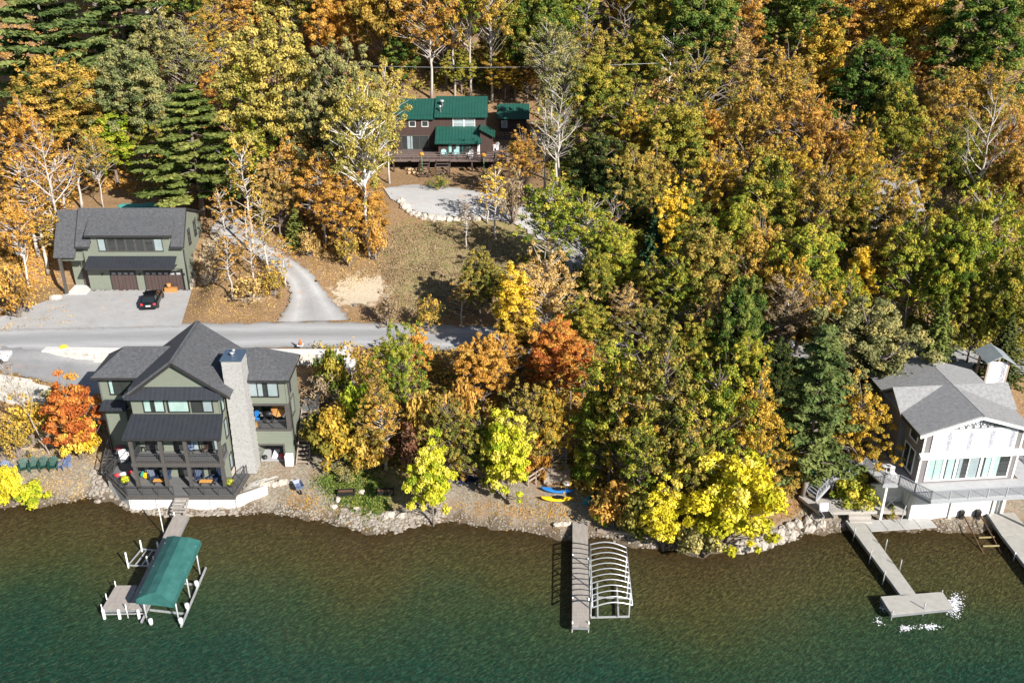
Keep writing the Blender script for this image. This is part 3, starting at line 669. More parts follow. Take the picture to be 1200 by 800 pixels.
def hip_roof(x0, x1, y0, y1, ze, zr, hipx, endx, side, nm='roof'):
    m = MB(); ym = (y0+y1)/2; t = .18
    if side == 'R':
        m.slab([(endx, y0, ze), (x1, y0, ze), (hipx, ym, zr), (endx, ym, zr)], t); m.slab([(x1, y1, ze), (endx, y1, ze), (endx, ym, zr), (hipx, ym, zr)], t)
        m.slab([(x1, y0+.001, ze), (x1, y1-.001, ze), (hipx+.001, ym, zr)], t)
    else:
        m.slab([(x0, y0, ze), (endx, y0, ze), (endx, ym, zr), (hipx, ym, zr)], t); m.slab([(endx, y1, ze), (x0, y1, ze), (hipx, ym, zr), (endx, ym, zr)], t)
        m.slab([(x0, y1-.001, ze), (x0, y0+.001, ze), (hipx-.001, ym, zr)], t)
    r = part(nm, m, 'shingle', LH)
    f = MB()
    if side == 'R': f.beam((endx+2.6, y0-.03, ze-.12), (x1+.04, y0-.03, ze-.12), .05, .2); f.beam((x1+.03, y0, ze-.12), (x1+.03, y1, ze-.12), .05, .2)
    else: f.beam((x0-.04, y0-.03, ze-.12), (endx-2.4, y0-.03, ze-.12), .05, .2); f.beam((x0-.03, y0, ze-.12), (x0-.03, y1, ze-.12), .05, .2)
    part('fascia', f, 'trim_dark', r); return r
hip_roof(0, -19.7, 75.95, 81.0, 10.3, 12.25, -22.35, -27.4, 'R'); hip_roof(-37.4, 0, 76.4, 81.2, 10.3, 12.25, -34.8, -30.6, 'L')
# pent roof over the top floor windows, small one on the left bay, porch roof
m = MB(); m.slab([(-33.3, 73.02, 9.97), (-24.9, 73.02, 9.97), (-25.25, 73.8, 10.85), (-32.9, 73.8, 10.85)], .1); part('pent_roof', m, 'metal_roof', LH)
m = MB(); m.slab([(-37.1, 76.0, 7.15), (-34.6, 76.0, 7.15), (-34.9, 77.0, 7.75), (-36.9, 77.0, 7.75)], .1); m.box(-36.95, -34.75, 76.1, 76.99, 7.0, 7.1); part('pent_roof', m, 'metal_roof', LH)
m = MB(); m.slab([(-33.45, 71.55, 7.0), (-24.95, 71.55, 7.0), (-25.2, 73.8, 8.2), (-33.2, 73.8, 8.2)], .12); pr_ = part('porch_roof', m, 'metal_roof', LH)
m = MB(); m.beam((-33.45, 71.52, 6.93), (-24.95, 71.52, 6.93), .06, .2); part('fascia', m, 'trim_dark', pr_)
# porch: posts, beams, floors
PX = (-33.0, -30.45, -28.3, -25.35)
for X in PX:
    m = MB(); m.box(X-.14, X+.14, 71.86, 72.14, 1.55, 6.9); part('porch_post', m, 'post_dark', LH)
m = MB(); m.box(-33.2, -25.15, 71.8, 72.2, 3.95, 4.32); m.box(-33.2, -25.15, 71.85, 72.15, 6.62, 6.9); part('porch_beam', m, 'post_dark', LH)
m = MB(); m.box(-33.15, -25.2, 72.2, 73.79, 4.18, 4.33); part('porch_floor', m, 'deck_grey', LH)
m = MB()
for a, b in zip(PX[:-1], PX[1:]): rail_run(m, (a+.14, 72.0, 4.33), (b-.14, 72.0, 4.33), .85, .14, 3)
rail_run(m, (-33.0, 72.14, 4.33), (-33.0, 73.75, 4.33), .85, .14, 3); rail_run(m, (-25.35, 72.14, 4.33), (-25.35, 73.75, 4.33), .85, .14, 3)
part('railing', m, 'rail_dark', LH)
# waterside deck
dz = 1.6
deckp = [(-33.7, 70.8), (-24.3, 70.8), (-23.9, 74.3), (-25.3, 74.3), (-25.3, 73.79), (-33.0, 73.79), (-33.0, 76.9), (-36.0, 76.9), (-36.6, 73.9)]
m = MB(); m.slab([(a, b, dz) for a, b in deckp], .16); part('deck', m, 'deck_grey', LH)
m = MB()
for a, b in (((-33.75, 70.78), (-24.25, 70.78)), ((-24.25, 70.78), (-23.85, 74.3)), ((-36.65, 73.9), (-33.75, 70.78))): m.beam((*a, dz-.16), (*b, dz-.16), .08, .34)
part('deck_fascia', m, 'post_dark', LH)
m = MB()
rail_run(m, (-33.65, 70.88, dz), (-29.6, 70.88, dz), .95, .15, 1.4); rail_run(m, (-28.2, 70.88, dz), (-24.4, 70.88, dz), .95, .15, 1.4); rail_run(m, (-24.35, 70.9, dz), (-23.98, 74.2, dz), .95, .15, 1.3)
rail_run(m, (-33.7, 70.9, dz), (-36.5, 73.8, dz), .95, .15, 1.4); rail_run(m, (-36.5, 73.9, dz), (-36.0, 76.5, dz), .95, .15, 1.3)
part('railing', m, 'rail_dark', LH)
# wooden stair at the left end of the deck
m = MB()
for k in range(7): m.box(-37.0-.0, -36.2, 74.3+.32*k, 74.6+.32*k, dz-.1+.0*k+.18*k, dz-.04+.18*k)
m.beam((-37.05, 74.2, dz), (-37.05, 76.6, dz+1.3), .06, .2); m.beam((-36.2, 74.2, dz), (-36.2, 76.6, dz+1.3), .06, .2); rail_run(m, (-37.05, 74.2, dz), (-37.05, 76.5, dz+1.25), .9, .2, 1.2)
part('side_stair', m, 'rail_dark', LH)
# windows and doors
window(LH, 'F', 73.8, -31.95, -30.25, 8.4, 9.65, 2, inside='curtain', cover=((0, .3), (.55, 1)))
window(LH, 'F', 73.8, -29.85, -28.1, 8.4, 9.65, 1, inside='curtain', cover=(.03, .97))
window(LH, 'F', 73.8, -27.75, -26.05, 8.4, 9.65, 2, inside='curtain_grey', cover=((.55, 1),))
window(LH, 'F', 77.0, -36.1, -33.9, 8.35, 9.85, 2, inside='curtain', cover=((.0, .12),))
window(LH, 'F', 77.0, -35.0, -34.0, 5.0, 6.6, 1)
window(LH, 'F', 76.4, -23.6, -20.9, 8.45, 9.9, 3, inside='curtain_grey', cover=((0, .5), (.66, 1)))
for a, b in ((-32.4, -31.0), (-29.9, -27.8), (-27.2, -26.0)):
    window(LH, 'F', 73.8, a, b, 4.5, 6.5, 2, inside='curtain_grey', cover=((.7, 1),), name='glass_door')
    window(LH, 'F', 73.8, a, b, 1.75, 3.75, 2, name='glass_door')
window(LH, 'R', -25.3, 73.95, 74.55, 8.3, 9.6, 1, inside='curtain', cover=(0, 1)); window(LH, 'R', -25.3, 73.95, 74.6, 5.6, 7.3, 1, inside='curtain_grey', cover=(0, 1))
window(LH, 'R', -25.3, 73.95, 74.6, 2.3, 3.7, 1, inside='curtain_grey', cover=(0, 1)); window(LH, 'R', -20.1, 76.9, 77.7, 8.4, 9.8, 1)
window(LH, 'F', 79.2, -23.3, -21.5, 5.2, 7.2, 2, name='glass_door')
m = MB()  # band boards and corner boards
m.box(-25.25, -20.06, 76.355, 76.4, 10.0, 10.1); m.box(-23.35, -20.07, 76.36, 76.4, 8.98, 9.06) if False else None
m.box(-33.04, -32.9, 73.75, 73.8, 8.2, 10.0); m.box(-25.45, -25.27, 73.75, 73.8, 8.2, 10.0); m.box(-36.95, -36.82, 76.95, 77, 1.4, 10.05); m.box(-20.2, -20.06, 76.35, 76.4, 7.7, 10.05); m.box(-24.0, -23.9, 76.35, 76.4, 1.4, 10.0)
m.box(-36.8, -33.02, 76.96, 77, 7.85, 7.97); m.box(-33.0, -25.3, 73.76, 73.8, 8.19, 8.3)
part('corner_board', m, 'siding2', LH)
for X, Y, z0 in ((-36.98, 76.9, 1.5), (-25.22, 73.72, 8.2), (-20.02, 76.9, 1.5)):
    m = MB(); m.tube([(X, Y, 10.0), (X, Y, z0)], .06, 6); part('downspout', m, 'trim_dark', LH)
# chimney
m = MB(); rr = random.Random(3); z = 1.3
while z < 12.85:  # courses of ledge stone, each a little in or out
    h = rr.uniform(.16, .30); h = min(h, 12.85-z); w = .12*max(0, (7-z)/6)
    e = rr.uniform(-.03, .03); e2 = rr.uniform(-.03, .03); m.box(-25.02-w+e, -23.35+w*.6+e2, 74.72-e, 76.58+e2, z, z+h-.006); z += h
ch = part('chimney', m, 'chimney_stone', LH)
m = MB(); m.box(-25.1, -23.25, 74.62, 76.66, 12.86, 13.0); part('chimney_cap', m, 'cap_blue', ch)
for Y, r in ((75.4, .16), (75.95, .13)):
    m = MB(); m.tube([(-24.2, Y, 13.0), (-24.2, Y, 13.25), (-24.2, Y, 13.27), (-24.2, Y, 13.36)], [r, r*.8, r*1.2, r*1.1], 10); part('flue', m, 'alu', ch)
# stone base course
m = MB(); m.box(-25.28, -25.2, 73.9, 74.7, 1.35, 2.1); part('stone_base', m, 'boulder', LH)
m = MB(); m.box(-24.0, -23.42, 76.26, 76.4, 1.35, 2.9); part('stone_base', m, 'boulder', LH)

# outside stair on the right wall, with its landing
ES = thing('outside_stair', 'open wooden stair climbing the right wall of the sage green house to a grey landing', 'stair', (-19.2, 76, 1.4))
m = MB(); n = 13
for k in range(n): m.box(-19.85, -18.75, 76.0+.33*k, 76.27+.33*k, 1.62+.25*k, 1.68+.25*k)
part('tread', m, 'old_wood', ES)
for X in (-19.88, -18.72):
    m = MB(); m.beam((X, 75.9, 1.5), (X, 80.3, 4.8), .07, .28); part('stringer', m, 'old_wood', ES)
m = MB(); m.box(-20.0, -18.4, 80.2, 82.4, 4.72, 4.86); part('landing', m, 'deck_grey', ES)
m = MB(); rail_run(m, (-18.7, 76.0, 1.55), (-18.7, 80.2, 4.8), .9, .3, 1.4); rail_run(m, (-18.45, 80.25, 4.86), (-18.45, 82.35, 4.86), .9, .2, 1.0); part('railing', m, 'rail_dark', ES)
for Y in (80.4, 82.2):
    m = MB(); m.box(-18.6, -18.4, Y-.1, Y+.1, 2.2, 4.72); part('post', m, 'post_dark', ES)

# sea wall of concrete panels under the deck
SW = thing('sea_wall', 'low white concrete sea wall in panels under the grey deck', 'wall', (-29, 70.9, .3))
pts = [(-36.3, 73.6), (-33.55, 71.05), (-31.3, 71.0), (-28.95, 71.0), (-26.6, 71.0), (-24.35, 71.0), (-21.9, 72.7)]
for i, (a, b) in enumerate(zip(pts[:-1], pts[1:])):
    a = Vector((*a, 0)); b = Vector((*b, 0)); dv = (b-a).normalized()*.03
    m = MB(); m.beam(a+dv+Vector((0,0,.72)), b-dv+Vector((0,0,.72)), .3, 1.28); part('panel', m, 'concrete', SW)

# ================================================================== block walls along the drive
def block_wall(name, label, pts, bh=.42, bl=1.1, depth=.7, cap=True, seed=1, mat='white_block', group=None):
    """pts: (x, y, z bottom, z top) along the wall; single blocks are laid in courses inside one mesh"""
    rr = random.Random(seed); mb = MB(); caps = MB()
    for (a, b) in zip(pts[:-1], pts[1:]):
        A = Vector((a[0], a[1], 0)); B = Vector((b[0], b[1], 0)); L = (B-A).length; d = (B-A)/L; nrm = Vector((-d.y, d.x, 0))
        z = min(a[2], b[2]); row = 0; ztop = max(a[3], b[3])
        while z < ztop-.02:
            s = -(bl*.5)*(row % 2)
            while s < L:
                l = bl*rr.uniform(.75, 1.2); s0 = max(0, s); s1 = min(L, s+l-.045); mid = (s0+s1)/2/L
                zt = a[3]+(b[3]-a[3])*mid; zb = a[2]+(b[2]-a[2])*mid
                if s1-s0 > .05 and z+bh*.5 > zb-.3 and z < zt-.05:
                    e = rr.uniform(-.05, .05); h = min(bh-.035, zt-z)
                    p0 = A+d*s0-nrm*(depth/2+e); p1 = A+d*s1-nrm*(depth/2+e+rr.uniform(-.03, .03)); q0 = A+d*s0+nrm*depth/2; q1 = A+d*s1+nrm*depth/2
                    mb.hexa([(p0.x,p0.y,z), (p1.x,p1.y,z), (q1.x,q1.y,z), (q0.x,q0.y,z), (p0.x,p0.y,z+h), (p1.x,p1.y,z+h), (q1.x,q1.y,z+h), (q0.x,q0.y,z+h)])
                s += l
            z += bh; row += 1
        if cap:
            caps.beam((A.x, A.y, a[3]+.06), (B.x, B.y, b[3]+.06), depth+.12, .12)
    r = thing(name, label, 'wall', (pts[0][0], pts[0][1], pts[0][2]), 0, group)
    part('block_course', mb, mat, r)
    if cap: part('coping', caps, 'concrete', r)
    return r
block_wall('retaining_wall', 'long white stone block wall holding up the road behind the lakeside house', [(-48.8, 91.2, 4.9, 5.55), (-45, 90.7, 4.4, 5.75), (-40, 90.3, 4.1, 5.85), (-30, 90.0, 4.1, 5.9), (-17.9, 90.0, 4.1, 5.9)], .36, .9, .9, True, 4)
block_wall('retaining_wall', 'stepped white block wall below the drive left of the lakeside house', [(-60, 87.3, 3.0, 5.5), (-53, 87.0, 2.4, 5.35), (-52.95, 86.9, 2.4, 5.0), (-48, 85.6, 1.9, 4.9), (-47.95, 85.5, 1.9, 4.6), (-41.5, 83.2, 1.5, 4.45), (-36.95, 83.1, 1.4, 4.4)], .55, 1.3, .8, False, 5)
block_wall('retaining_wall', 'pale boulder wall running from the road down the right side of the lakeside house', [(-17.9, 90.2, 3.9, 5.8), (-18.1, 87.5, 3.4, 5.1), (-18.2, 84.5, 2.8, 4.4), (-18.3, 82.5, 2.3, 3.4)][::1], .45, .9, 1.2, False, 6)

# ================================================================== the garage
GA = thing('garage_building', 'sage green garage building with a long dormer and two brown doors above the road', 'garage', (-44.5, 110, 5.4))
gz = 5.4; YR_, ZR_ = 109.4, 14.85      # ridge
m = MB()
m.box(-50.0, -38.3, 107.1, 114.6, gz-.3, 11.3); m.box(-48.9, -39.6, 107.101, 108.0, 11.3, 12.4)
m.slab([(-38.3, 107.1, 11.3), (-38.3, 114.6, 11.3), (-38.3, 114.6, 12.45), (-38.3, YR_, 14.6)], .25); m.slab([(-50.0, 114.6, 11.3), (-50.0, 107.1, 11.3), (-50.0, YR_, 14.6), (-50.0, 114.6, 12.45)], .25); m.box(-50.0, -38.3, 114.3, 114.59, 11.3, 12.4)
m.slab([(-39.6, 107.1, 11.3), (-39.6, 108.6, 13.5), (-39.6, 107.1, 12.4)], .1); m.slab([(-48.9, 107.1, 12.4), (-48.9, 108.6, 13.5), (-48.9, 107.1, 11.3)], .1)
m.box(-52.3, -50.002, 108.4, 114.6, gz-.3, 11.2)
m.box(-52.4, -50.002, 106.5, 106.85, 9.4, 10.4)
part('wall', m, 'siding', GA)
m = MB()
m.slab([(-50.6, 106.55, 11.1), (-48.95, 106.55, 11.1), (-48.95, YR_, ZR_), (-50.6, YR_, ZR_)], .2); m.slab([(-39.55, 106.55, 11.1), (-38.05, 106.55, 11.1), (-38.05, YR_, ZR_), (-39.55, YR_, ZR_)], .2)
m.slab([(-48.95, 108.2, 13.28), (-39.55, 108.2, 13.28), (-39.55, YR_, ZR_), (-48.95, YR_, ZR_)], .1)
m.slab([(-38.05, 115.2, 12.5), (-50.6, 115.2, 12.5), (-50.6, YR_+.002, ZR_), (-38.05, YR_+.002, ZR_)], .2)
gr = part('roof', m, 'shingle', GA)
m = MB(); m.slab([(-53.1, 105.9, 9.98), (-50.602, 105.9, 9.98), (-50.602, YR_, ZR_-.25), (-53.1, YR_, ZR_-.25)], .18); m.slab([(-50.602, 115.2, 12.25), (-53.1, 115.2, 12.25), (-53.1, YR_+.002, ZR_-.25), (-50.602, YR_+.002, ZR_-.25)], .18); part('roof', m, 'shingle', GA)
m = MB(); m.slab([(-49.3, 106.5, 12.5), (-39.2, 106.5, 12.5), (-39.2, 108.75, 14.05), (-49.3, 108.75, 14.05)], .16); dr = part('dormer_roof', m, 'shingle', GA)
for a, b in (((-50.6, 106.52, 10.98), (-48.95, 106.52, 10.98)), ((-39.55, 106.52, 10.98), (-38.05, 106.52, 10.98)), ((-38.03, 106.55, 10.96), (-38.03, YR_, ZR_-.13)), ((-38.03, 115.2, 12.37), (-38.03, YR_, ZR_-.13)), ((-50.63, 106.55, 10.98), (-50.63, YR_, ZR_-.1))):
    m = MB(); m.beam(a, b, .05, .22); part('fascia', m, 'trim_dark', gr)
m = MB(); m.beam((-49.3, 106.47, 12.42), (-39.2, 106.47, 12.42), .05, .2); part('fascia', m, 'trim_dark', dr)
for i in range(7):
    a = -48.05+i*1.085; window(GA, 'F', 107.1, a, a+.87, 10.42, 11.85, 1, 'post_dark', fw=.09, inside='curtain_grey' if i in (0, 6) else None, cover=(0, 1) if i == 6 else (0, .8))
m = MB(); m.slab([(-49.5, 105.5, 8.85), (-39.2, 105.5, 8.85), (-39.2, 107.1, 9.75), (-49.5, 107.1, 9.75)], .1); aw = part('awning', m, 'metal_roof', GA)
m = MB(); m.beam((-49.5, 105.47, 8.76), (-39.2, 105.47, 8.76), .06, .2); m.box(-49.4, -39.3, 105.55, 107.09, 8.62, 8.7); part('fascia', m, 'trim_dark', aw)
def gdoor(a0, a1):
    m = MB(); wbox(m, 'F', 107.1, a0, a1, gz+.02, 7.75, .004, .05)
    n = int(round((a1-a0)/.72))
    for i in range(n+1):
        a = a0+(a1-a0)*i/n; wbox(m, 'F', 107.1, max(a0, a-.05), min(a1, a+.05), gz+.02, 7.74, .051, .075)
    dd = part('garage_door', m, 'door_brown', GA)
    c = MB(); wbox(c, 'F', 107.1, a0-.12, a0-.002, gz, 7.9, 0, .08); wbox(c, 'F', 107.1, a1+.002, a1+.12, gz, 7.9, 0, .08); wbox(c, 'F', 107.1, a0, a1, 7.752, 7.9, 0, .08); part('door_frame', c, 'trim_dark', dd)
    for i in range(n):
        g = MB(); wbox(g, 'F', 107.1, a0+(a1-a0)*(i+.2)/n, a0+(a1-a0)*(i+.8)/n, 7.42, 7.66, .053, .06); part('pane', g, 'curtain_grey', dd)
gdoor(-47.3, -44.45); gdoor(-43.3, -38.95-.0)
m = MB(); m.box(-51.2, -50.15, 108.3, 108.398, gz, 7.6); part('side_door', m, 'door_brown', GA)
m = MB(); m.box(-52.5, -52.2, 105.7, 106.0, gz-.1, 9.9); part('porch_post', m, 'post_dark', GA)
m = MB(); m.box(-52.4, -50.02, 105.6, 108.39, gz-.1, gz+.12); part('porch_floor', m, 'concrete', GA)
window(GA, 'R', -38.3, 109.3, 110.0, 10.3, 12.1, 1); window(GA, 'R', -38.3, 111.7, 112.4, 10.5, 12.3, 1)
m = MB(); m.box(-38.32, -38.1, 107.15, 114.6, gz-.6, 6.0)
for k in range(8): m.box(-38.29, -38.05, 108.3+k*.78, 114.6, 6.0+k*.42, 6.42+k*.42)
part('stone_base', m, 'boulder', GA)
for P in ([(-38.22, 107.0, 10.6), (-38.25, 106.98, 5.4)], [(-50.05, 107.0, 10.6), (-50.05, 107.0, 9.0)], [(-39.25, 105.6, 8.7), (-38.75, 106.9, 8.2), (-38.75, 106.95, 5.5)]):
    m = MB(); m.tube(P, .07, 6); part('downspout', m, 'trim_dark', GA)
for X in (-48.3, -43.9, -38.65):
    m = MB(); wbox(m, 'F', 107.1, X-.07, X+.07, 7.35, 7.6, .0, .12); part('wall_lamp', m, 'black', GA)
# ================================================================== white house on the right, turned a little
RH = thing('lakeside_house', 'white and taupe lake house with grey shingle roof and white upper window panels', 'house', (34.3, 68.8, .9), radians(5.1))
def lp(name, mb, mat, parent=RH, label=None): return part(name, mb, mat, parent, False, label)
m = MB(); m.box(-.3, 8.3, 0, 9.8, 3.4, 8.55); m.slab([(-.3, 0, 8.55), (8.3, 0, 8.55), (4.0, 0, 9.8)], .25); m.slab([(8.3, 9.8, 8.55), (-.3, 9.8, 8.55), (4.0, 9.8, 9.8)], .25)
m.box(-.75, -.302, 3.3, 6.7, 3.4, 8.5); m.slab([(-.75, 6.7, 8.5), (-.75, 3.3, 8.5), (-.75, 5.0, 9.7)], .2); m.box(8.302, 8.75, 3.3, 6.7, 3.4, 8.5)
lp('wall', m, 'grey_siding')
m = MB(); m.box(-.2, 8.2, .15, 9.6, -.6, 3.4); lp('basement_wall', m, 'concrete')
m = MB()
m.slab([(-1.0, -.5, 8.42), (4.0, -.5, 10.0), (4.0, 10.2, 10.0), (-1.0, 10.2, 8.42)][::-1], .16); m.slab([(4.002, -.5, 10.0), (9.0, -.5, 8.42), (9.0, 10.2, 8.42), (4.002, 10.2, 10.0)], .16)
rr_ = lp('roof', m, 'shingle_grey')
m = MB()
m.slab([(-1.15, 2.85, 8.45), (9.2, 2.85, 8.45), (9.2, 5.0, 9.97), (-1.15, 5.0, 9.97)], .14); m.slab([(9.2, 7.15, 8.45), (-1.15, 7.15, 8.45), (-1.15, 5.002, 9.97), (9.2, 5.002, 9.97)], .14)
lp('cross_roof', m, 'shingle_grey')
m = MB(); m.beam((4.0, -.5, 10.03), (4.0, 10.2, 10.03), .3, .05); part('ridge_cap', m, 'shingle', rr_, False)
for a, b in (((-1.02, -.53, 8.33), (4.0, -.53, 9.9)), ((9.02, -.53, 8.33), (4.0, -.53, 9.9))):
    m = MB(); m.beam(a, b, .05, .26); part('rake_board', m, 'white', rr_, False)
m = MB(); m.beam((-1.03, -.5, 8.3), (-1.03, 2.8, 8.3), .06, .18); part('gutter', m, 'steel_dark', rr_, False)
m = MB(); m.slab([(.4, -.03, 8.68), (7.6, -.03, 8.68), (4.0, -.03, 9.72)], .02); lp('gable_panel', m, 'marked_white')
m = MB()  # scroll work of the gable
for k in range(9):
    x = 1.5+k*.62; top = 8.68+(x-.4)*.29 if x < 4 else 8.68+(7.6-x)*.29; h = max(.12, (top-8.72)*.86); w_ = .26
    m.tube([(x+w_*cos(pi*a/8), -.07, 8.74+h*sin(pi*a/8)) for a in range(9)], .022, 5, False); m.tube([(x+w_*.5*cos(2*pi*a/10), -.07, 8.74+h*.4+w_*.45*sin(2*pi*a/10)) for a in range(11)], .018, 5, False)
m.beam((1.1, -.07, 8.7), (6.9, -.07, 8.7), .03, .03); lp('gable_tracery', m, 'rail_dark')
m = MB(); m.box(-.35, 8.35, -.06, -.002, 8.5, 8.64); lp('trim_board', m, 'white')
for i in range(4):
    a = .42+i*1.82; m = MB(); m.box(a, a+1.74, -.07, -.03, 6.62, 8.4); pw = lp('window_panel', m, 'marked_white')
    m = MB()
    for bx in ((a-.05, a, 6.58, 8.44), (a+1.74, a+1.79, 6.58, 8.44)): m.box(bx[0], bx[1], -.085, -.004, bx[2], bx[3])
    m.box(a, a+1.74, -.085, -.004, 8.4, 8.45); m.box(a, a+1.74, -.085, -.004, 6.57, 6.62); part('frame', m, 'white', pw, False)
m = MB(); m.box(-.5, 8.5, -.42, -.002, 6.02, 6.22); m.slab([(-.5, -.42, 6.225), (8.5, -.42, 6.225), (8.5, -.005, 6.45), (-.5, -.005, 6.45)], .02); lp('band_canopy', m, 'white_vinyl')
for a in (-.3, 8.16):
    m = MB(); m.box(a-.02, a+.16, -.04, -.002, 3.45, 6.0); lp('corner_board', m, 'white')
    m = MB(); m.box(a-.02, a+.16, -.04, -.002, 6.46, 8.5); lp('corner_board', m, 'white')
for a, b, n, ins, cov in ((.5, 1.75, 1, 'curtain', ((0,.45),(.5,1))), (2.0, 2.85, 1, 'curtain', ((.2,.9),)), (3.1, 5.0, 2, 'curtain_grey', ((.05,.2),(.55,.95))), (5.25, 6.0, 1, 'curtain', ((.3,1),)), (6.25, 7.6, 1, 'curtain', ((0,.35),))):
    window(RH, 'F', 0, a, b, 3.75, 5.75, n, 'white', ins, cov, .12, 0, False)
window(RH, 'L', -.3, .9, 2.6, 3.9, 6.0, 2, 'white', None, (0,1), .12, 0, False)
window(RH, 'L', -.3, 1.0, 2.2, 6.9, 7.9, 1, 'white', None, (0,1), .1, 0, False)
for a, b in ((.15, 3.3), (3.75, 7.1)):
    m = MB(); m.box(a, b, .08, .148, -.35, 2.35); lp('white_panel', m, 'white')
for a in (-.2, 3.35, 7.15, 8.0):
    m = MB(); m.box(a, a+.28, -.05, .145, -.6, 2.5); lp('pier', m, 'concrete')
# wrap-round deck
dzz = 3.4
dk = [(-.1, -2.5), (9.6, -2.5), (11.5, -1.2), (11.5, 4.5), (8.8, 4.5), (8.8, 0), (-.3, 0), (-.302, 4.4), (-3.9, 4.4), (-3.6, 3.0), (-3.0, .1), (-1.7, 0.0)]
m = MB(); m.slab([(a, b, dzz) for a, b in dk], .14); lp('deck', m, pmat('pale_deck', (.42,.42,.43), (.50,.50,.50), 2, .7, lines=('Y', .14, .12)))
m = MB()
for a, b in (((-.1, -2.52), (9.6, -2.52)), ((-1.75, -.02), (-.1, -2.52)), ((-3.05, .08), (-1.75, -.02))): m.beam((*a, dzz-.14), (*b, dzz-.14), .06, .26)
lp('deck_fascia', m, 'rail_grey')
m = MB()
for a, b in (((-.1, -2.42), (9.6, -2.42)), ((-1.7, .05), (-.1, -2.42)), ((-2.95, .16), (-1.7, .05)), ((-2.95, .16), (-3.5, 3.0)), ((9.6, -2.42), (11.4, -1.2)), ((11.4, -1.2), (11.4, 4.4))): rail_run(m, (*a, dzz), (*b, dzz), .92, .125, 1.55, .03, .08)
lp('railing', m, 'rail_grey')
for X, Y in ((-2.6, .25), (9.3, -2.2)):
    m = MB(); m.box(X-.1, X+.1, Y-.1, Y+.1, -.7, dzz-.28); lp('deck_post', m, 'white_vinyl')
m = MB(); m.beam((-1.2, -.6, .0), (-.6, -.2, 2.9), .08, .08); lp('brace', m, 'rail_grey')
m = MB(); m.box(-3.2, -.25, 1.6, 1.8, -.2, 2.4); lp('stone_base', m, 'concrete')

# side stair with a landing
SS = thing('deck_stair', 'grey railed stair turning down from the white house deck to the patio', 'stair', (28.4, 71.6, 1.4))
def flight(root, a, b, n, width, side, tm, sm, railm, rails=(1, -1), h=.9):
    a = Vector(a); b = Vector(b); d = Vector((b.x-a.x, b.y-a.y, 0)); L = d.length; d.normalize(); nn = Vector((-d.y, d.x, 0))
    m = MB()
    for k in range(n):
        p = a.lerp(b, (k+.5)/n); m.beam(p-nn*width/2, p+nn*width/2, .28, .05)
    part('tread', m, tm, root)
    for s in (1, -1):
        m = MB(); m.beam(a+nn*width/2*s*1.04-Vector((0,0,.12)), b+nn*width/2*s*1.04-Vector((0,0,.12)), .06, .26); part('stringer', m, sm, root)
        if s in rails: m = MB(); rail_run(m, a+nn*width/2*s, b+nn*width/2*s, h, .2, 1.6, .03, .08); part('railing', m, railm, root)
flight(SS, (30.5, 71.9, 4.3), (29.2, 71.8, 3.3), 6, 1.3, 0, 'rail_grey', 'rail_grey', 'rail_grey')
m = MB(); m.box(27.9, 29.2, 71.0, 72.5, 3.2, 3.3); part('landing', m, 'rail_grey', SS)
flight(SS, (27.9, 71.7, 3.3), (26.2, 70.9, 1.55), 9, 1.3, 0, 'rail_grey', 'rail_grey', 'rail_grey')
for X, Y in ((28.0, 71.1), (29.1, 72.4)):
    m = MB(); m.box(X-.07, X+.07, Y-.07, Y+.07, 1.2, 3.2); part('post', m, 'rail_grey', SS)

# patio slab, boarding walkway, lookout tower
m = MB(); pz = 1.35
m.slab([tuple(atz(px, py, pz)) for px, py in ((960, 600), (1035, 598.5), (1062, 600), (1064, 586), (1010, 581.5), (955, 584), (941, 577), (936, 581))], .3)
solo('patio_slab', m, 'patio', 'grey concrete patio slab at the foot of the white house stair', 'patio')
m = MB()
for k in range(2): m.box(28.9-.0, 30.8, 68.55-.35*k, 68.9-.35*k, .5, 1.1-.3*k)
solo('patio_steps', m, 'patio', 'two concrete steps from the patio down to the T-shaped dock', 'steps')
T = thing('lookout_tower', 'small pale roofed tower standing behind the grey shingle roof', 'tower', (45.8, 82.5, h1(45.8, 82.5)))
zt = T.location.z
for X in (44.8, 46.7):
    for Y in (81.6, 83.4):
        m = MB(); m.box(X-.09, X+.09, Y-.09, Y+.09, zt-.2, 9.3); part('leg', m, 'old_wood', T)
for zz in (6.4, 8.0):
    m = MB(); m.beam((44.8, 81.6, zz), (44.8, 83.4, zz), .08, .14); part('brace', m, 'old_wood', T)
    m = MB(); m.beam((46.7, 81.6, zz), (46.7, 83.4, zz), .08, .14); part('brace', m, 'old_wood', T)
m = MB(); m.box(44.7, 46.8, 81.5, 83.5, 6.5, 6.6); part('platform', m, 'old_wood', T)
m = MB(); m.box(44.9, 46.6, 81.52, 81.58, 6.8, 9.2); part('front_panel', m, 'marked_white', T)
m = MB(); m.slab([(44.4, 81.1, 9.2), (45.75, 81.1, 9.95), (45.75, 83.9, 9.95), (44.4, 83.9, 9.2)][::-1], .08); m.slab([(45.752, 81.1, 9.95), (47.1, 81.1, 9.2), (47.1, 83.9, 9.2), (45.752, 83.9, 9.95)], .08)
part('roof', m, pmat('pale_tin_roof', (.42,.47,.52), (.55,.6,.64), 2, .35, metal=.4), T)

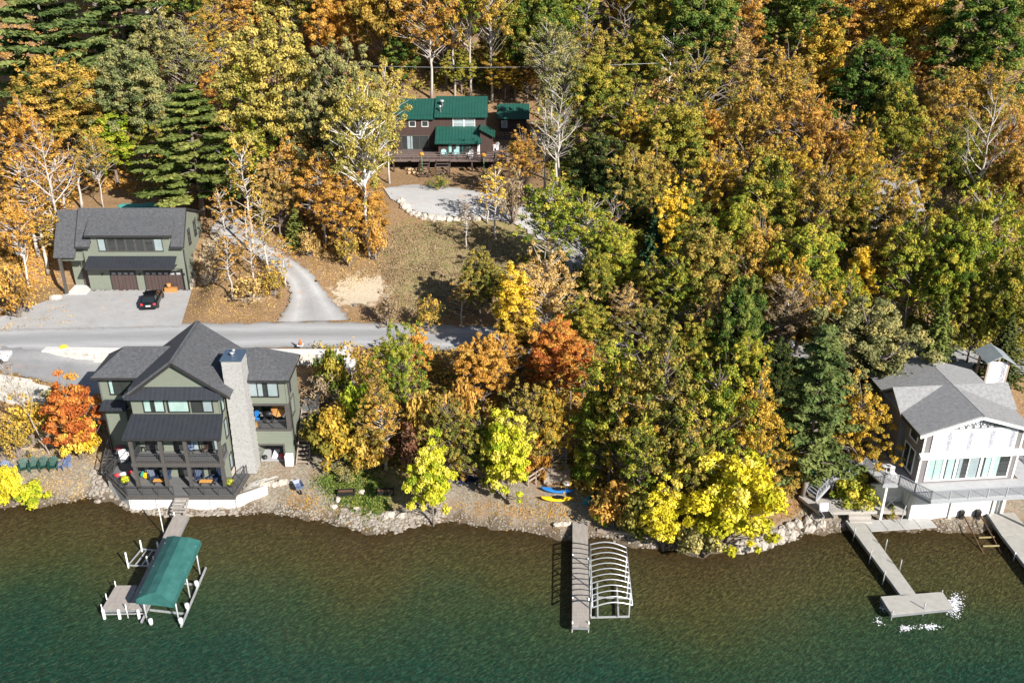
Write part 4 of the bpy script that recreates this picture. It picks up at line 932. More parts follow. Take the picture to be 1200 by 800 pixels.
# ================================================================== brown house with the green metal roof on the hill
GH = thing('hill_house', 'dark brown wooden house with bright green metal roofs and a long deck', 'house', (-8, 138, 12.5))
m = MB(); m.box(-10.5, -3.8, 138.9, 146.2, 12.0, 18.4); m.box(-16.6, -10.502, 138.9, 146.0, 12.0, 18.1); m.box(-10.4, -4.55, 136.4, 138.898, 12.0, 15.3)
m.slab([(-10.4, 138.8, 15.3), (-10.4, 136.4, 15.3), (-10.4, 138.8, 16.8)], .1); m.slab([(-4.55, 136.4, 15.3), (-4.55, 138.8, 15.3), (-4.55, 138.8, 16.8)], .1)
m.slab([(-3.8, 138.9, 18.4), (-3.8, 146.2, 18.4), (-3.8, 142.5, 20.1)], .2); m.slab([(-16.6, 146.0, 18.1), (-16.6, 138.9, 18.1), (-16.6, 142.5, 19.8)], .2)
m.box(-4.548, -2.75, 136.7, 139.5, 12.0, 16.15); m.slab([(-4.5, 136.7, 16.15), (-2.75, 136.7, 16.15), (-4.5, 136.7, 17.1)], .1)
part('wall', m, 'brown_siding', GH)
def groof(P, nm='roof'):
    mm = MB(); mm.slab(P, .14); r = part(nm, mm, 'green_metal', GH); return r
r1 = groof([(-11.0, 138.3, 18.45), (-3.45, 138.3, 18.45), (-3.45, 142.6, 20.45), (-11.0, 142.6, 20.45)])
groof([(-3.45, 146.9, 18.45), (-11.0, 146.9, 18.45), (-11.0, 142.602, 20.45), (-3.45, 142.602, 20.45)])
r2 = groof([(-17.1, 138.4, 18.15), (-11.002, 138.4, 18.15), (-11.002, 142.6, 20.12), (-17.1, 142.6, 20.12)])
groof([(-11.002, 146.7, 18.15), (-17.1, 146.7, 18.15), (-17.1, 142.602, 20.12), (-11.002, 142.602, 20.12)])
r3 = groof([(-10.85, 135.7, 15.35), (-4.3, 135.7, 15.35), (-4.3, 138.88, 17.0), (-10.85, 138.88, 17.0)], 'porch_roof')
groof([(-4.5, 136.2, 17.35), (-2.4, 136.2, 16.2), (-2.4, 139.7, 16.2), (-4.5, 139.7, 17.35)], 'annex_roof')
for rt, x0, x1, y0, z0, sl in ((r1, -10.8, -3.6, 138.9, 18.75, .465), (r2, -16.9, -11.2, 139.0, 18.45, .47), (r3, -10.6, -4.5, 136.3, 15.68, .52)):
    m = MB()
    for k in range(int((x1-x0)/.45)):
        X = x0+.2+k*.45; m.box(X-.08, X+.08, y0, y0+.1, z0-.05, z0+.1)
    part('snow_guard', m, pmat('green_guard', (.006,.085,.055), None, 3, .5), rt)
for X, r in ((-10.0, .2), (-10.2, .12)):
    m = MB(); yy = 140.6 if r > .15 else 139.4; zb = 19.4 if r > .15 else 18.9; m.tube([(X, yy, zb), (X, yy, zb+.7), (X, yy, zb+.72), (X, yy, zb+.95)], [r, r, r*1.6, r*1.4], 8); part('flue', m, 'alu', r1)
for a in (-8.35, -6.75): window(GH, 'F', 138.9, a, a+1.4, 16.95, 18.15, 1, 'white', 'curtain_grey', (0, 1), .1, 1)
for a in (-14.6, -12.8): window(GH, 'F', 138.9, a, a+.8, 17.0, 17.7, 1, 'white', None, (0,1), .08)
window(GH, 'F', 136.4, -8.9, -6.0, 13.65, 15.1, 3, pmat('teal_frame', (.05,.22,.19), None, 3, .5), 'curtain', ((.0, .12), (.36, .5)), .12, name='glass_door')
window(GH, 'F', 138.9, -15.8, -12.0, 13.7, 15.6, 3, 'post_dark', 'curtain_grey', ((.2,.4),), .1, name='glass_door')
m = MB(); m.box(-4.9, -4.55, 136.34, 136.4, 13.6, 15.2); part('door', m, 'white', GH)
dd = [(-17.6, 134.0), (-2.4, 134.0), (-.2, 137.4), (-.2, 141), (-2.74, 141), (-2.74, 136.69), (-4.54, 136.69), (-4.54, 136.39), (-10.41, 136.39), (-10.41, 138.89), (-17.6, 138.89)]
m = MB(); m.slab([(a, b, 13.6) for a, b in dd], .12); part('deck', m, 'deck_brown', GH)
m = MB(); m.beam((-17.6, 133.97, 13.45), (-2.38, 133.97, 13.45), .06, .4); m.beam((-2.38, 133.97, 13.45), (-.18, 137.4, 13.45), .06, .4); part('deck_fascia', m, 'deck_brown', GH)
m = MB()
for a, b in (((-17.5, 134.06), (-2.42, 134.06)), ((-2.42, 134.06), (-.28, 137.4)), ((-.28, 137.4), (-.28, 140.9))):
    A = Vector((*a, 13.6)); B = Vector((*b, 13.6)); n = max(1, round((B-A).length/1.9)); U = Vector((0,0,1))
    m.beam(A+U*.95, B+U*.95, .14, .06); m.beam(A+U*.62, B+U*.62, .04, .16); m.beam(A+U*.3, B+U*.3, .04, .16)
    for k in range(n+1): p = A.lerp(B, k/n); m.beam(p, p+U*.95, .1, .1)
part('railing', m, 'deck_brown', GH)
m = MB(); m.box(-17.5, -2.9, 135.3, 135.45, 11.0, 13.44); part('deck_shade_sheet', m, pmat('deck_shade_black', (.016,.012,.010), None, 3, .9), GH)  # near-black sheet added for the shadow under the deck
for X in (-16.6, -13.0, -9.0, -5.6, -2.6):
    m = MB(); m.box(X-.1, X+.1, 134.1, 134.3, h1(X, 134.2)-.2, 13.3); part('deck_post', m, 'brown_wood', GH)
for X0, X1, nn in ((-12.7, -11.6, 6), (-10.5, -8.7, 6)):
    m = MB(); g0 = h1((X0+X1)/2, 132.2)
    for k in range(nn): m.box(X0, X1, 132.0+.33*k, 132.28+.33*k, g0+.2+(13.5-g0)*k/nn, g0+.26+(13.5-g0)*k/nn)
    part('step', m, 'deck_brown', GH)
    for X in (X0-.08, X1+.08):
        m = MB(); m.beam((X, 131.8, g0+.1), (X, 134.0, 13.5), .06, .25); part('stringer', m, 'brown_wood', GH)
        m = MB(); m.box(X-.07, X+.07, 131.8, 131.95, g0-.1, g0+1.9); part('newel_post', m, 'brown_wood', GH)
SHD = thing('garden_shed', 'small brown shed with a green metal roof beside the hill house', 'shed', (.2, 147.5, 14.0))
m = MB(); m.box(-1.9, 2.2, 146.4, 150.4, 13.4, 16.3); m.slab([(-1.9, 150.4, 16.3), (-1.9, 146.4, 16.3), (-1.9, 148.6, 17.6)], .1); m.slab([(2.2, 146.4, 16.3), (2.2, 150.4, 16.3), (2.2, 148.6, 17.6)], .1); part('wall', m, 'brown_siding', SHD)
for P in ([(-2.3, 145.8, 16.35), (2.6, 145.8, 16.35), (2.6, 148.6, 18.0), (-2.3, 148.6, 18.0)], [(2.6, 151.2, 16.35), (-2.3, 151.2, 16.35), (-2.3, 148.602, 18.0), (2.6, 148.602, 18.0)]):
    m = MB(); m.slab(P, .12); part('roof', m, 'green_metal', SHD)
window(SHD, 'F', 146.4, -1.5, -.8, 15.0, 15.9, 1, 'white', 'curtain_grey', (0, 1), .08)
m = MB(); m.box(.3, 1.3, 146.33, 146.398, 13.9, 15.9); part('door', m, 'brown_wood', SHD)
m = MB(); m.box(-2.3, 2.6, 143.6, 146.38, 13.9, 14.02); part('platform', m, 'deck_brown', SHD)
m = MB(); A = Vector((-2.3, 143.65, 14.0)); B = Vector((2.6, 143.65, 14.0)); U = Vector((0,0,1))
for q in (.35, .65, .95): m.beam(A+U*q, B+U*q, .05, .14)
for k in range(5): p = A.lerp(B, k/4); m.beam(p, p+U, .1, .1)
part('railing', m, 'brown_wood', SHD)
# a house half hidden in the trees above the right-hand house
HH = thing('woodland_house', 'pale grey roofed house half hidden in the yellow trees on the right', 'house', (44, 113, h1(44, 113)))
zb = HH.location.z
m = MB(); m.box(38.5, 47.5, 109.5, 116.5, zb-1.5, zb+4.0); m.slab([(38.5, 116.5, zb+4), (38.5, 109.5, zb+4), (38.5, 113, zb+6.1)], .2); m.slab([(47.5, 109.5, zb+4), (47.5, 116.5, zb+4), (47.5, 113, zb+6.1)], .2); part('wall', m, 'siding2', HH)
for P in ([(37.9, 108.9, zb+3.85), (48.1, 108.9, zb+3.85), (48.1, 113, zb+6.35), (37.9, 113, zb+6.35)], [(48.1, 117.1, zb+3.85), (37.9, 117.1, zb+3.85), (37.9, 113.002, zb+6.35), (48.1, 113.002, zb+6.35)]):
    m = MB(); m.slab(P, .18); part('roof', m, 'shingle_grey', HH)
for a in (40, 43, 46): window(HH, 'F', 109.5, a, a+1.2, zb+1.6, zb+3.0, 1, 'white', None)
m = MB(); m.tube([(-60, 147, 25.2), (-30, 146.6, 24.1), (-8, 146.5, 23.7), (10, 146.6, 23.9), (40, 147, 25.0)], .035, 5)
solo('power_cable', m, 'grey_metal', 'thin power cable strung through the wood behind the green roof', 'cable')

# ================================================================== docks and boat lifts
def dock(name, label, quads, z, mat, posts, ph=.9, group=None, skirt='grey_metal', postm='alu'):
    A = [atz(px, py, z) for px, py in quads[0]]; c = sum(A, Vector())/4
    r = thing(name, label, 'dock', (c.x, c.y, 0), 0, group)
    for q in quads:
        P = [atz(px, py, z) for px, py in q]; m = MB()
        if (P[1]-P[0]).cross(P[2]-P[0]).z < 0: P = P[::-1]
        m.slab(P, .06); part('decking', m, mat, r)
        f = MB()
        for a, b in zip(P, P[1:]+P[:1]): f.beam(a-Vector((0,0,.17)), b-Vector((0,0,.17)), .06, .2)
        part('frame', f, skirt, r)
    for px, py, hh in posts:
        p = atz(px, py, z); m = MB(); m.tube([(p.x, p.y, h1(p.x, p.y)-.1), (p.x, p.y, z+hh)], .045, 7); part('post', m, postm, r)
    return r
D1 = dock('boat_dock', 'weathered wooden dock with a square end platform by the teal boat canopy', [[(204,602.5),(221.3,604),(169.5,712.5),(148.5,713.5)], [(135.5,685.5),(160.6,685.5),(148.3,713.6),(119,713.5)]], .85, 'dock_wood',
   [(135.5,686,.5),(119.5,713,.45),(148,713.5,.5),(169,712,.5),(125,701,.5),(204.5,604,.4),(180,655,.35)])
dzk = .85
for px, py in ((121, 719), (139, 720), (162, 719)):
    p = atz(px, 713.5, dzk); m = MB(); m.box(p.x-.09, p.x+.09, p.y-.16, p.y-.04, -.6, dzk+.05); part('fender', m, 'white_vinyl', D1)
m = MB(); a = atz(119.5, 713.5, dzk); b = atz(169, 712.5, dzk); m.beam(a+Vector((0,-.08,-.42)), b+Vector((0,-.08,-.42)), .06, .09); part('stringer', m, 'alu', D1)
p = atz(196, 618, dzk); m = MB(); m.tube([(p.x-.4, p.y, -.5), (p.x-.4, p.y, 3.1)], [.05, .04], 8); part('mooring_pole', m, 'white_vinyl', D1)
ST = thing('dock_steps', 'pale wooden steps leading from the grey deck down to the dock', 'steps', (-28.9, 70.2, .6))
m = MB()
for k in range(5): m.box(-29.5, -28.35, 70.72-.26*k-.24, 70.72-.26*k, 1.42-.15*k, 1.47-.15*k)
part('tread', m, 'dock_wood', ST)
for X in (-29.52, -28.33):
    m = MB(); m.beam((X, 70.75, 1.35), (X, 69.4, .65), .05, .2); part('stringer', m, 'dock_wood', ST)
# canopy boat lift
BL = thing('canopy_boat_lift', 'boat lift under a teal canvas canopy beside the wooden dock', 'boat lift', tuple(atz(196, 672, 0)))
ce, cr = 2.75, 3.45
bl, br, fl, fr = atz(195.5,628.5,ce), atz(234.8,633,ce), atz(159,702,ce), atz(202,706.5,ce)
rb_, rf_ = atz(213,627,cr), atz(180,699,cr)
rf_ = rf_.lerp(rb_, .07); rb_ = rb_.lerp(rf_, .03)
m = MB(); n = 14
def bulge(a, b, t, s): p = a.lerp(b, t); return p+Vector((0,0,s*sin(pi*t)))
for (ea, eb) in ((bl, fl), (br, fr)):
    A = [ea.lerp(eb, i/n) for i in range(n+1)]; R = [rb_.lerp(rf_, i/n) for i in range(n+1)]
    mid = [(A[i].lerp(R[i], .55)+Vector((0,0,.12+.02*sin(i*2.1)))) for i in range(n+1)]; sk = [a+Vector((0,0,-.42))+(a-r).normalized()*.05 for a, r in zip(A, R)]
    m.loft(sk, A, 1, False); m.loft(A, mid, 2); m.loft(mid, R, 2)
for (ea, eb, rg, sg) in ((bl, br, rb_, 1), (fl, fr, rf_, -1)):
    o = len(m.v); q = (ea+eb)/2; off = (q-rg); off.z = 0
    pts = [ea, ea.lerp(rg, .5)+Vector((0,0,.1)), rg, eb.lerp(rg, .5)+Vector((0,0,.1)), eb]
    low = [ea+Vector((0,0,-.42)), ea.lerp(eb, .25)+Vector((0,0,-.36)), ea.lerp(eb, .5)+Vector((0,0,-.36)), ea.lerp(eb, .75)+Vector((0,0,-.36)), eb+Vector((0,0,-.42))]
    low = [l+off*.1 for l in low]; m.loft(pts, low, 2)
part('canopy', m, 'canopy', BL)
for t, P, Q in ((.12, bl, fl), (.5, bl, fl), (.9, bl, fl), (.12, br, fr), (.5, br, fr), (.88, br, fr)):
    p = P.lerp(Q, t); q = (br if P is bl else bl).lerp(fr if P is bl else fl, t); p = p.lerp(q, .06)
    m = MB(); m.tube([(p.x, p.y, -2.0), (p.x, p.y, ce+.1)], .06, 7); part('upright', m, 'alu', BL)
for P, Q in ((bl, fl), (br, fr)):
    a = P.lerp(Q, .05); b = P.lerp(Q, .97); w = (br-bl)*(.08 if P is br else -.02)
    m = MB(); m.beam((a.x+w.x, a.y+w.y, .35), (b.x+w.x, b.y+w.y, .35), .12, .16); part('side_beam', m, 'alu', BL)
for t in (.3, .75):
    a = bl.lerp(fl, t); b = br.lerp(fr, t); m = MB(); m.beam((a.x, a.y, .1), (b.x, b.y, .1), .1, .14); part('cross_beam', m, 'alu', BL)
for t in (.35, .7, .92):
    p = br.lerp(fr, t); m = MB(); m.tube([(p.x+.1, p.y, .3), (p.x+.1, p.y, .75)], .16, 9); part('bumper', m, 'white_vinyl', BL)
p = fl.lerp(fr, .25); m = MB(); m.tube([(p.x, p.y+.2, .3), (p.x, p.y+.2, .75)], .16, 9); part('bumper', m, 'white_vinyl', BL)
# small watercraft lift
PW = thing('watercraft_lift', 'small empty white watercraft lift left of the teal canopy', 'boat lift', tuple(atz(160, 655, 0)))
c = [atz(150,662,.25), atz(166,643,.25), atz(186,645,.25), atz(174,663,.25)]
for p, hh in zip(c, (1.3, .9, .9, 1.0)):
    m = MB(); m.tube([(p.x, p.y, -2), (p.x, p.y, .25+hh)], .07, 7); part('upright', m, 'white_vinyl', PW)
for a, b in ((c[0], c[1]), (c[3], c[2]), (c[0].lerp(c[3], .33), c[1].lerp(c[2], .33)), (c[0].lerp(c[3], .66), c[1].lerp(c[2], .66)), (c[0], c[3]), (c[1], c[2])):
    m = MB(); m.beam(a, b, .08, .1); part('rail', m, 'alu', PW)
# plain dock in the middle with the bare canopy frame
D2 = dock('boat_dock', 'narrow straight wooden dock beside the bare white canopy frame', [[(671,611),(688.5,611),(690.3,734),(670.5,733.5)]], .85, 'dock_wood', [(671,650,.15),(689,655,.15),(671,700,.15),(690,702,.15),(670.7,730,.2),(690,730,.2)])
FL = thing('bare_boat_lift', 'empty boat lift with a bare curved white canopy frame', 'boat lift', tuple(atz(715, 690, 0)))
za, zc = 2.7, 3.0
q = [atz(691.8,637.5,za), atz(734,641.5,za), atz(741,708.5,za), atz(694.3,711.5,za)]
for a, b in ((q[0], q[3]), (q[1], q[2])):
    m = MB(); m.tube([a, b], .05, 7); part('side_rail', m, 'alu', FL)
for k in range(12):
    t = k/11; a = q[0].lerp(q[3], t); b = q[1].lerp(q[2], t); m = MB()
    m.tube([bulge(a, b, s/8, .38) for s in range(9)], .042 if k % 11 else .055, 6, False); part('hoop', m, 'alu', FL)
for t in (.10, .42, .74):
    for (A, B) in ((q[0], q[3]), (q[1], q[2])):
        p = A.lerp(B, t); m = MB(); m.tube([(p.x, p.y, -2.2), (p.x, p.y, za)], .055, 7); part('upright', m, 'alu', FL)
for t in (.18, .72):
    a = q[0].lerp(q[1], t); b = q[3].lerp(q[2], t); m = MB(); m.beam((a.x, a.y-1.8, .3), (a.lerp(b,.78).x, a.lerp(b,.78).y, .3), .12, .14); part('bunk', m, 'alu', FL)
for t in (.45, .76):
    a = q[0].lerp(q[3], t); b = q[1].lerp(q[2], t); m = MB(); m.beam((a.x, a.y, .18), (b.x, b.y, .18), .1, .12); part('cross_beam', m, 'alu', FL)
# T-shaped dock and the wide pale dock at the white house
D3 = dock('boat_dock', 'pale T-shaped dock running out from the patio of the white house', [[(991,609.5),(1009.5,607.5),(1073,695),(1056,697.5)], [(1032,698.5),(1104.5,693),(1117,712),(1045,719.5)]], .7, 'dock_grey',
   [(1001,626,.75),(1020,652,.75),(1038,640,.75),(1036,676,.75),(1055,664,.75),(1046,718,.3),(1083,713,.7),(1104,694,.25)], postm='grey_metal')
D4 = dock('boat_dock', 'wide pale dock in two sections beside the rusty boat rails', [[(1157,601.5),(1188.5,600),(1209,625),(1173.5,626.5)], [(1174,627),(1209.5,625.5),(1262,688),(1223,690)]], .75, 'dock_grey', [(1160,604,.1),(1190,648,.1),(1223,688,.1)])
BW = thing('board_walk', 'grey slatted boardwalk sections lying on the pebble beach before the white house', 'boardwalk', tuple(atz(1055, 615, .45)))
A, B, C_, D_ = atz(1011,609.5,.62), atz(1089,606.5,.62), atz(1098.5,617,.62), atz(1021,622,.62)
for k in range(4):
    t0, t1 = k/4+.004, (k+1)/4-.004
    m = MB(); m.slab([D_.lerp(C_, t0), D_.lerp(C_, t1), A.lerp(B, t1), A.lerp(B, t0)], .08); part('section', m, pmat('grey_slats', (.38,.375,.36), (.47,.46,.44), 2, .8, lines=('X', .14, .3)), BW)
BR = thing('boat_railway', 'rusty twin rail boat track sliding into the lake beside the wide pale dock', 'boat railway', tuple(atz(1140, 625, .3)))
for pts_ in (((1128.5,602,1.0),(1148,640,.15),(1192,716,-1.4)), ((1148,602,1.0),(1166,634,.25),(1212,716,-1.4))):
    P = [atz(*p) for p in pts_]; m = MB(); m.tube(P, .06, 6); part('rail', m, 'rust', BR)
for a, b in (((1147,629.5),(1166,629)), ((1152,639.5),(1171,639)), ((1136,612),(1154,612))):
    m = MB(); m.beam(atz(*a, .32), atz(*b, .32), .1, .1); part('cross_tie', m, pmat('tan_tie', (.38,.30,.14), None, 4, .8), BR)
for px in (1127, 1146.5):
    p = atz(px, 602, .9); m = MB(); m.box(p.x-.18, p.x+.18, p.y-.15, p.y+.25, .3, 1.25); part('winch', m, 'steel_dark', BR)
# sun glitter round the T dock, painted as flat white flecks
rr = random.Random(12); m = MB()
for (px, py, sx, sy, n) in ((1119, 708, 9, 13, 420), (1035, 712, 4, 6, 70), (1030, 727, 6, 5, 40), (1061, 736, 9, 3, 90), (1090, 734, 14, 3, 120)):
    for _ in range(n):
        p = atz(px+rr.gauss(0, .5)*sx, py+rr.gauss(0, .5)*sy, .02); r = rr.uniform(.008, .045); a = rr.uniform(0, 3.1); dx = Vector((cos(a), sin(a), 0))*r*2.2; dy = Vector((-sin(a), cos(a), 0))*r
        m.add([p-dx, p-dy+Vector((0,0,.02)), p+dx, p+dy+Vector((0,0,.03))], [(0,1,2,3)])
fm, nt, out = newmat('glint_fleck'); bs = N(nt, 'ShaderNodeBsdfPrincipled', Roughness=.2); bs.inputs['Base Color'].default_value = (.85,.86,.9,1); nt.links.new(bs.outputs[0], out.inputs[0]); M['glint_fleck'] = fm
struct('painted_glitter', m, 'glint_fleck', 'stuff')
# ================================================================== chairs, furniture, boats, vehicles and small things
def adirondack(mat, label, group=None, s=1.0):
    r = thing('adirondack_chair', label, 'chair', (0, 0, 0), 0, group)   # looks towards -Y
    m = MB()
    for k in range(5): m.slab([(-.26, -.42+.17*k, .38-.035*k), (.26, -.42+.17*k, .38-.035*k), (.26, -.27+.17*k, .35-.035*k), (-.26, -.27+.17*k, .35-.035*k)], .03)
    part('seat', m, mat, r, False)
    m = MB()
    for k in range(5):
        x = -.26+.13*k; top = 1.02-.05*abs(k-2)**1.4; m.hexa([(x-.055, .30, .2), (x+.055, .30, .2), (x+.055, .34, .2), (x-.055, .34, .2), (x*1.15-.06, .30+.36*top, top), (x*1.15+.06, .30+.36*top, top), (x*1.15+.06, .34+.36*top, top), (x*1.15-.06, .34+.36*top, top)])
    part('backrest', m, mat, r, False)
    for sg in (-1, 1):
        m = MB(); m.box(sg*.36-.075, sg*.36+.075, -.48, .42, .56, .60); part('armrest', m, mat, r, False)
        m = MB(); m.box(sg*.34-.025, sg*.34+.025, -.45, -.35, 0, .56); part('leg', m, mat, r, False)
        m = MB(); m.hexa([(sg*.31-.025, .05, .0), (sg*.31+.025, .05, .0), (sg*.31+.025, .5, .0), (sg*.31-.025, .5, .0), (sg*.31-.025, .1, .34), (sg*.31+.025, .1, .34), (sg*.31+.025, .42, .56), (sg*.31-.025, .42, .56)]); part('leg', m, mat, r, False)
    return r
CH = CH
def chairs(mat, spots, group, first_label):
    base = None
    for (p, rz, lab) in spots:
        if base is None: base = adirondack(mat, lab, group); base.location = p; base.rotation_euler = (0, 0, rz)
        else: dup(base, p, rz, lab, group)
    return base
gl = 'row of garden chairs on the left beach'
chairs('adir_green', [(G(29,551.5), .45, 'dark green garden chair at the left end of the beach row'), (G(41,550), .4, 'dark green garden chair second in the beach row'),
   (G(52.5,549.5), .35, 'dark green garden chair third in the beach row'), (G(63.5,549.5), .3, 'dark green garden chair next to the slate blue chair')], gl, '')
chairs('adir_blue', [(G(76,548), -.5, 'slate blue garden chair ending the beach row'), (G(11,553), .9, 'slate blue garden chair beside the dark fire bowl')], 'slate blue beach chairs', '')
cz = 1.62
chairs('adir_navy', [(G(536.5,563), .2, 'navy garden chair in the shade, left one of three'), (G(545,567), -.1, 'navy garden chair in the shade, nearest to the water'), (G(555,565.5), -.2, 'navy garden chair in the shade beside the right lime tree'),
   (atz(180.5,562,cz), .6, 'navy deck chair by the toy heap on the lower deck'), (atz(193.5,562,cz), -.5, 'navy deck chair right of the left bench table'), (atz(234.5,562,cz), .3, 'navy deck chair behind the right bench table'), (atz(254,564,cz), -.6, 'navy deck chair beside the right corner post')], 'navy garden chairs', '')
chairs('adir_teal', [(atz(520.3,184.5,13.62), .1, 'pale teal chair, left of three on the brown deck'), (atz(534.2,184.5,13.62), -.1, 'pale teal chair in the middle of three on the brown deck')], 'chairs on the brown deck', '')
chairs('adir_white', [(atz(550,185,13.62), -.5, 'white chair right of the two pale teal ones'), (atz(565,178.5,13.62), -.3, 'white chair in front of the annex wall'), (atz(579.5,175.5,13.62), -.9, 'white chair at the right end of the brown deck')], 'chairs on the brown deck', '')
chairs('green_chair', [(Vector((27.3, 72.9, h1(27.3, 72.9)+.5)), .5, 'sea green chair half way down beside the deck stair'), (Vector((29.9, 73.6, 3.3)), .3, 'sea green chair at the top of the deck stair')], 'sea green chairs', '')
m = MB(); m.box(29.3, 30.4, 72.9, 74.4, 3.18, 3.3); m.box(29.4, 29.5, 73.0, 73.1, 1.5, 3.18); m.box(30.2, 30.3, 74.2, 74.3, 1.5, 3.18); solo('wooden_stand', m, 'rail_grey', 'grey plank stand under the upper sea green chair', 'stand')
p = Vector((27.3, 72.9, h1(27.3, 72.9))); m = MB(); m.blob(p+Vector((0,0,.18)), (.7, .65, .38), 3, 9, 6, .1); solo('flat_boulder', m, 'riprap', 'flat boulder carrying the lower sea green chair', 'rock')

def table(name, label, cat, p, L, Wd, h, top, leg='brown_wood', rz=0):
    r = thing(name, label, cat, tuple(p), rz); m = MB(); m.box(-L/2, L/2, -Wd/2, Wd/2, h-.06, h); part('top', m, top, r, False)
    for sx in (-1, 1):
        for sy in (-1, 1): m = MB(); m.box(sx*(L/2-.08)-.03, sx*(L/2-.08)+.03, sy*(Wd/2-.06)-.03, sy*(Wd/2-.06)+.03, 0, h-.06); part('leg', m, leg, r, False)
    return r
table('bench_table', 'low honey coloured bench table by the left navy chairs', 'table', atz(188,567,cz), 1.1, .42, .45, 'orange_wood', 'black')
table('bench_table', 'low honey coloured bench table by the right navy chairs', 'table', atz(242,568,cz), 1.1, .42, .45, 'orange_wood', 'black')
p = atz(145,557,cz); m = MB(); d = Vector((.95, .25, .09))
r = thing('tow_tube', 'long red and white inflatable lying on the left of the grey deck', 'inflatable', tuple(p))
for a, b, mt in ((-.75, -.3, 'red'), (-.298, .34, 'white_vinyl'), (.342, .75, 'red')):
    m = MB(); m.tube([p+d*a+Vector((0,0,.18)), p+d*(a+b)/2+Vector((0,0,.2)), p+d*b+Vector((0,0,.18))], .17, 10); part('section', m, mt, r)
def pot(p, label, leafpal, s=.35, seed=1, potm='black'):
    r = thing('potted_plant', label, 'plant', tuple(p)); m = MB(); m.lathe([(s*.35, 0), (s*.5, s*.6), (s*.45, s*.62)], (0,0,0), 12); part('pot', m, potm, r, False)
    rs = np.random.RandomState(seed); n = 130; dd = rs.normal(size=(n, 3)); dd /= np.linalg.norm(dd, axis=1, keepdims=True); C = dd*np.array([s*.75, s*.75, s*.6])+np.array([0, 0, s*1.05])
    me = quads_mesh('foliage', C, dd, np.full(n, s*.32), rs.uniform(.2, .9, n), rs); me.materials.append(LEAF[leafpal]); o = bpy.data.objects.new('foliage', me); COL.objects.link(o); o.parent = r
pot(atz(147.5,567,cz), 'yellow potted flowers at the left railing of the grey deck', 'lemon', .5, 1); pot(atz(270,570,cz), 'yellow green potted plant in the right corner of the grey deck', 'yellowgreen', .5, 2)
def hanging_flower(p, label, seed):
    r = thing('flower_basket', label, 'flower basket', tuple(p)); m = MB(); m.tube([(0,0,-1.4), (0,0,1.0)], .07, 6); part('pole', m, LEAF['yellowgreen'] if False else pmat('green_pole', (.12,.22,.08), None, 3, .7), r, False)
    rs = np.random.RandomState(seed); n = 160; dd = rs.normal(size=(n, 3)); dd /= np.linalg.norm(dd, axis=1, keepdims=True)
    me = quads_mesh('blossoms', dd*np.array([.34,.34,.26])+np.array([0,0,1.15]), dd, np.full(n, .16), rs.uniform(.2,.9,n), rs); me.materials.append(LEAF['orange']); o = bpy.data.objects.new('blossoms', me); COL.objects.link(o); o.parent = r
hanging_flower(atz(494.5,190,13.9)+Vector((0,-.15,0)), 'orange flowers on a green pole at the left part of the brown deck rail', 1); hanging_flower(atz(567,191,13.9)+Vector((0,-.15,0)), 'orange flowers on a green pole at the right part of the brown deck rail', 2)
# toys, bikes and seats on the porches
p = atz(172,560,cz); m = MB(); m.blob(p+Vector((0,0,.25)), (.32,.22,.28), 4); solo('toy_heap', m, 'kayak_yellow', 'small yellow toy heap left of the navy deck chair', 'toy'); p = atz(168,558.5,cz); m = MB(); m.blob(p+Vector((0,0,.25)), (.22,.22,.28), 5); solo('storage_bag', m, 'green_chair', 'small green bag next to the yellow toy heap', 'bag')
def bistro(p, label, mat, s=1.0, round_=False):
    r = thing('porch_chair', label, 'chair', tuple(p))
    m = MB(); m.lathe([(.02,.42),(.26,.43),(.26,.47),(.02,.47)], (0,0,0), 14); part('seat', m, mat, r, False)
    m = MB()
    for k in range(7): a = pi*(.1+.8*k/6); m.beam((.25*cos(a), .25*sin(a), .46), (.3*cos(a), .32*sin(a), .92), .05, .03)
    m.tube([(.3*cos(pi*(.1+.8*k/6)), .32*sin(pi*(.1+.8*k/6)), .93) for k in range(7)], .03, 6); part('backrest', m, mat, r, False)
    for k in range(4): a = pi/4+k*pi/2; m = MB(); m.beam((.18*cos(a), .18*sin(a), .43), (.25*cos(a), .25*sin(a), 0), .04); part('leg', m, 'black', r, False)
bistro(atz(164,527,4.34), 'black wire chair at the left end of the upper porch', 'black'); bistro(atz(169.5,528,4.34), 'second black wire chair on the upper porch', 'black'); bistro(atz(225,530,4.34), 'pale blue chair on the upper porch behind the third post', 'adir_blue'); bistro(atz(241,531.5,4.34), 'round brown wicker chair at the right end of the upper porch', 'brown_wood')
# right balcony
r = thing('patio_umbrella', 'tilted orange umbrella on the right balcony of the green house', 'umbrella', (-21.3, 77.6, 5.02))
m = MB(); c = Vector((-21.35, 77.5, 6.55)); ax = Vector((-.15, -.62, .77)).normalized(); x = ax.cross(Vector((0,0,1))).normalized(); y = ax.cross(x); R = [c+(x*cos(2*pi*k/8)+y*sin(2*pi*k/8))*.8-ax*.18 for k in range(8)]
m.add([c]+R, [(0, 1+k, 1+(k+1) % 8) for k in range(8)]); m.add([c-ax*.03]+[q-ax*.03 for q in R], [(0, 1+(k+1) % 8, 1+k) for k in range(8)]); part('canopy', m, 'orange', r)
m = MB(); m.tube([(-21.3, 77.9, 5.02), (-21.3, 77.8, 6.0), c], .03, 6); part('pole', m, 'black', r)
for k in (0, 2, 4, 6): m = MB(); m.beam(c+ax*.02, R[k]+ax*.03, .035); part('rib', m, 'black', r)
p = Vector((-22.3, 77.5, 5.02)); r = thing('barbecue_grill', 'black barbecue grill beside the orange umbrella', 'grill', tuple(p)); m = MB(); m.tube([p+Vector((-.4,0,.95)), p+Vector((.4,0,.95))], .27, 12); part('hood', m, 'black', r)
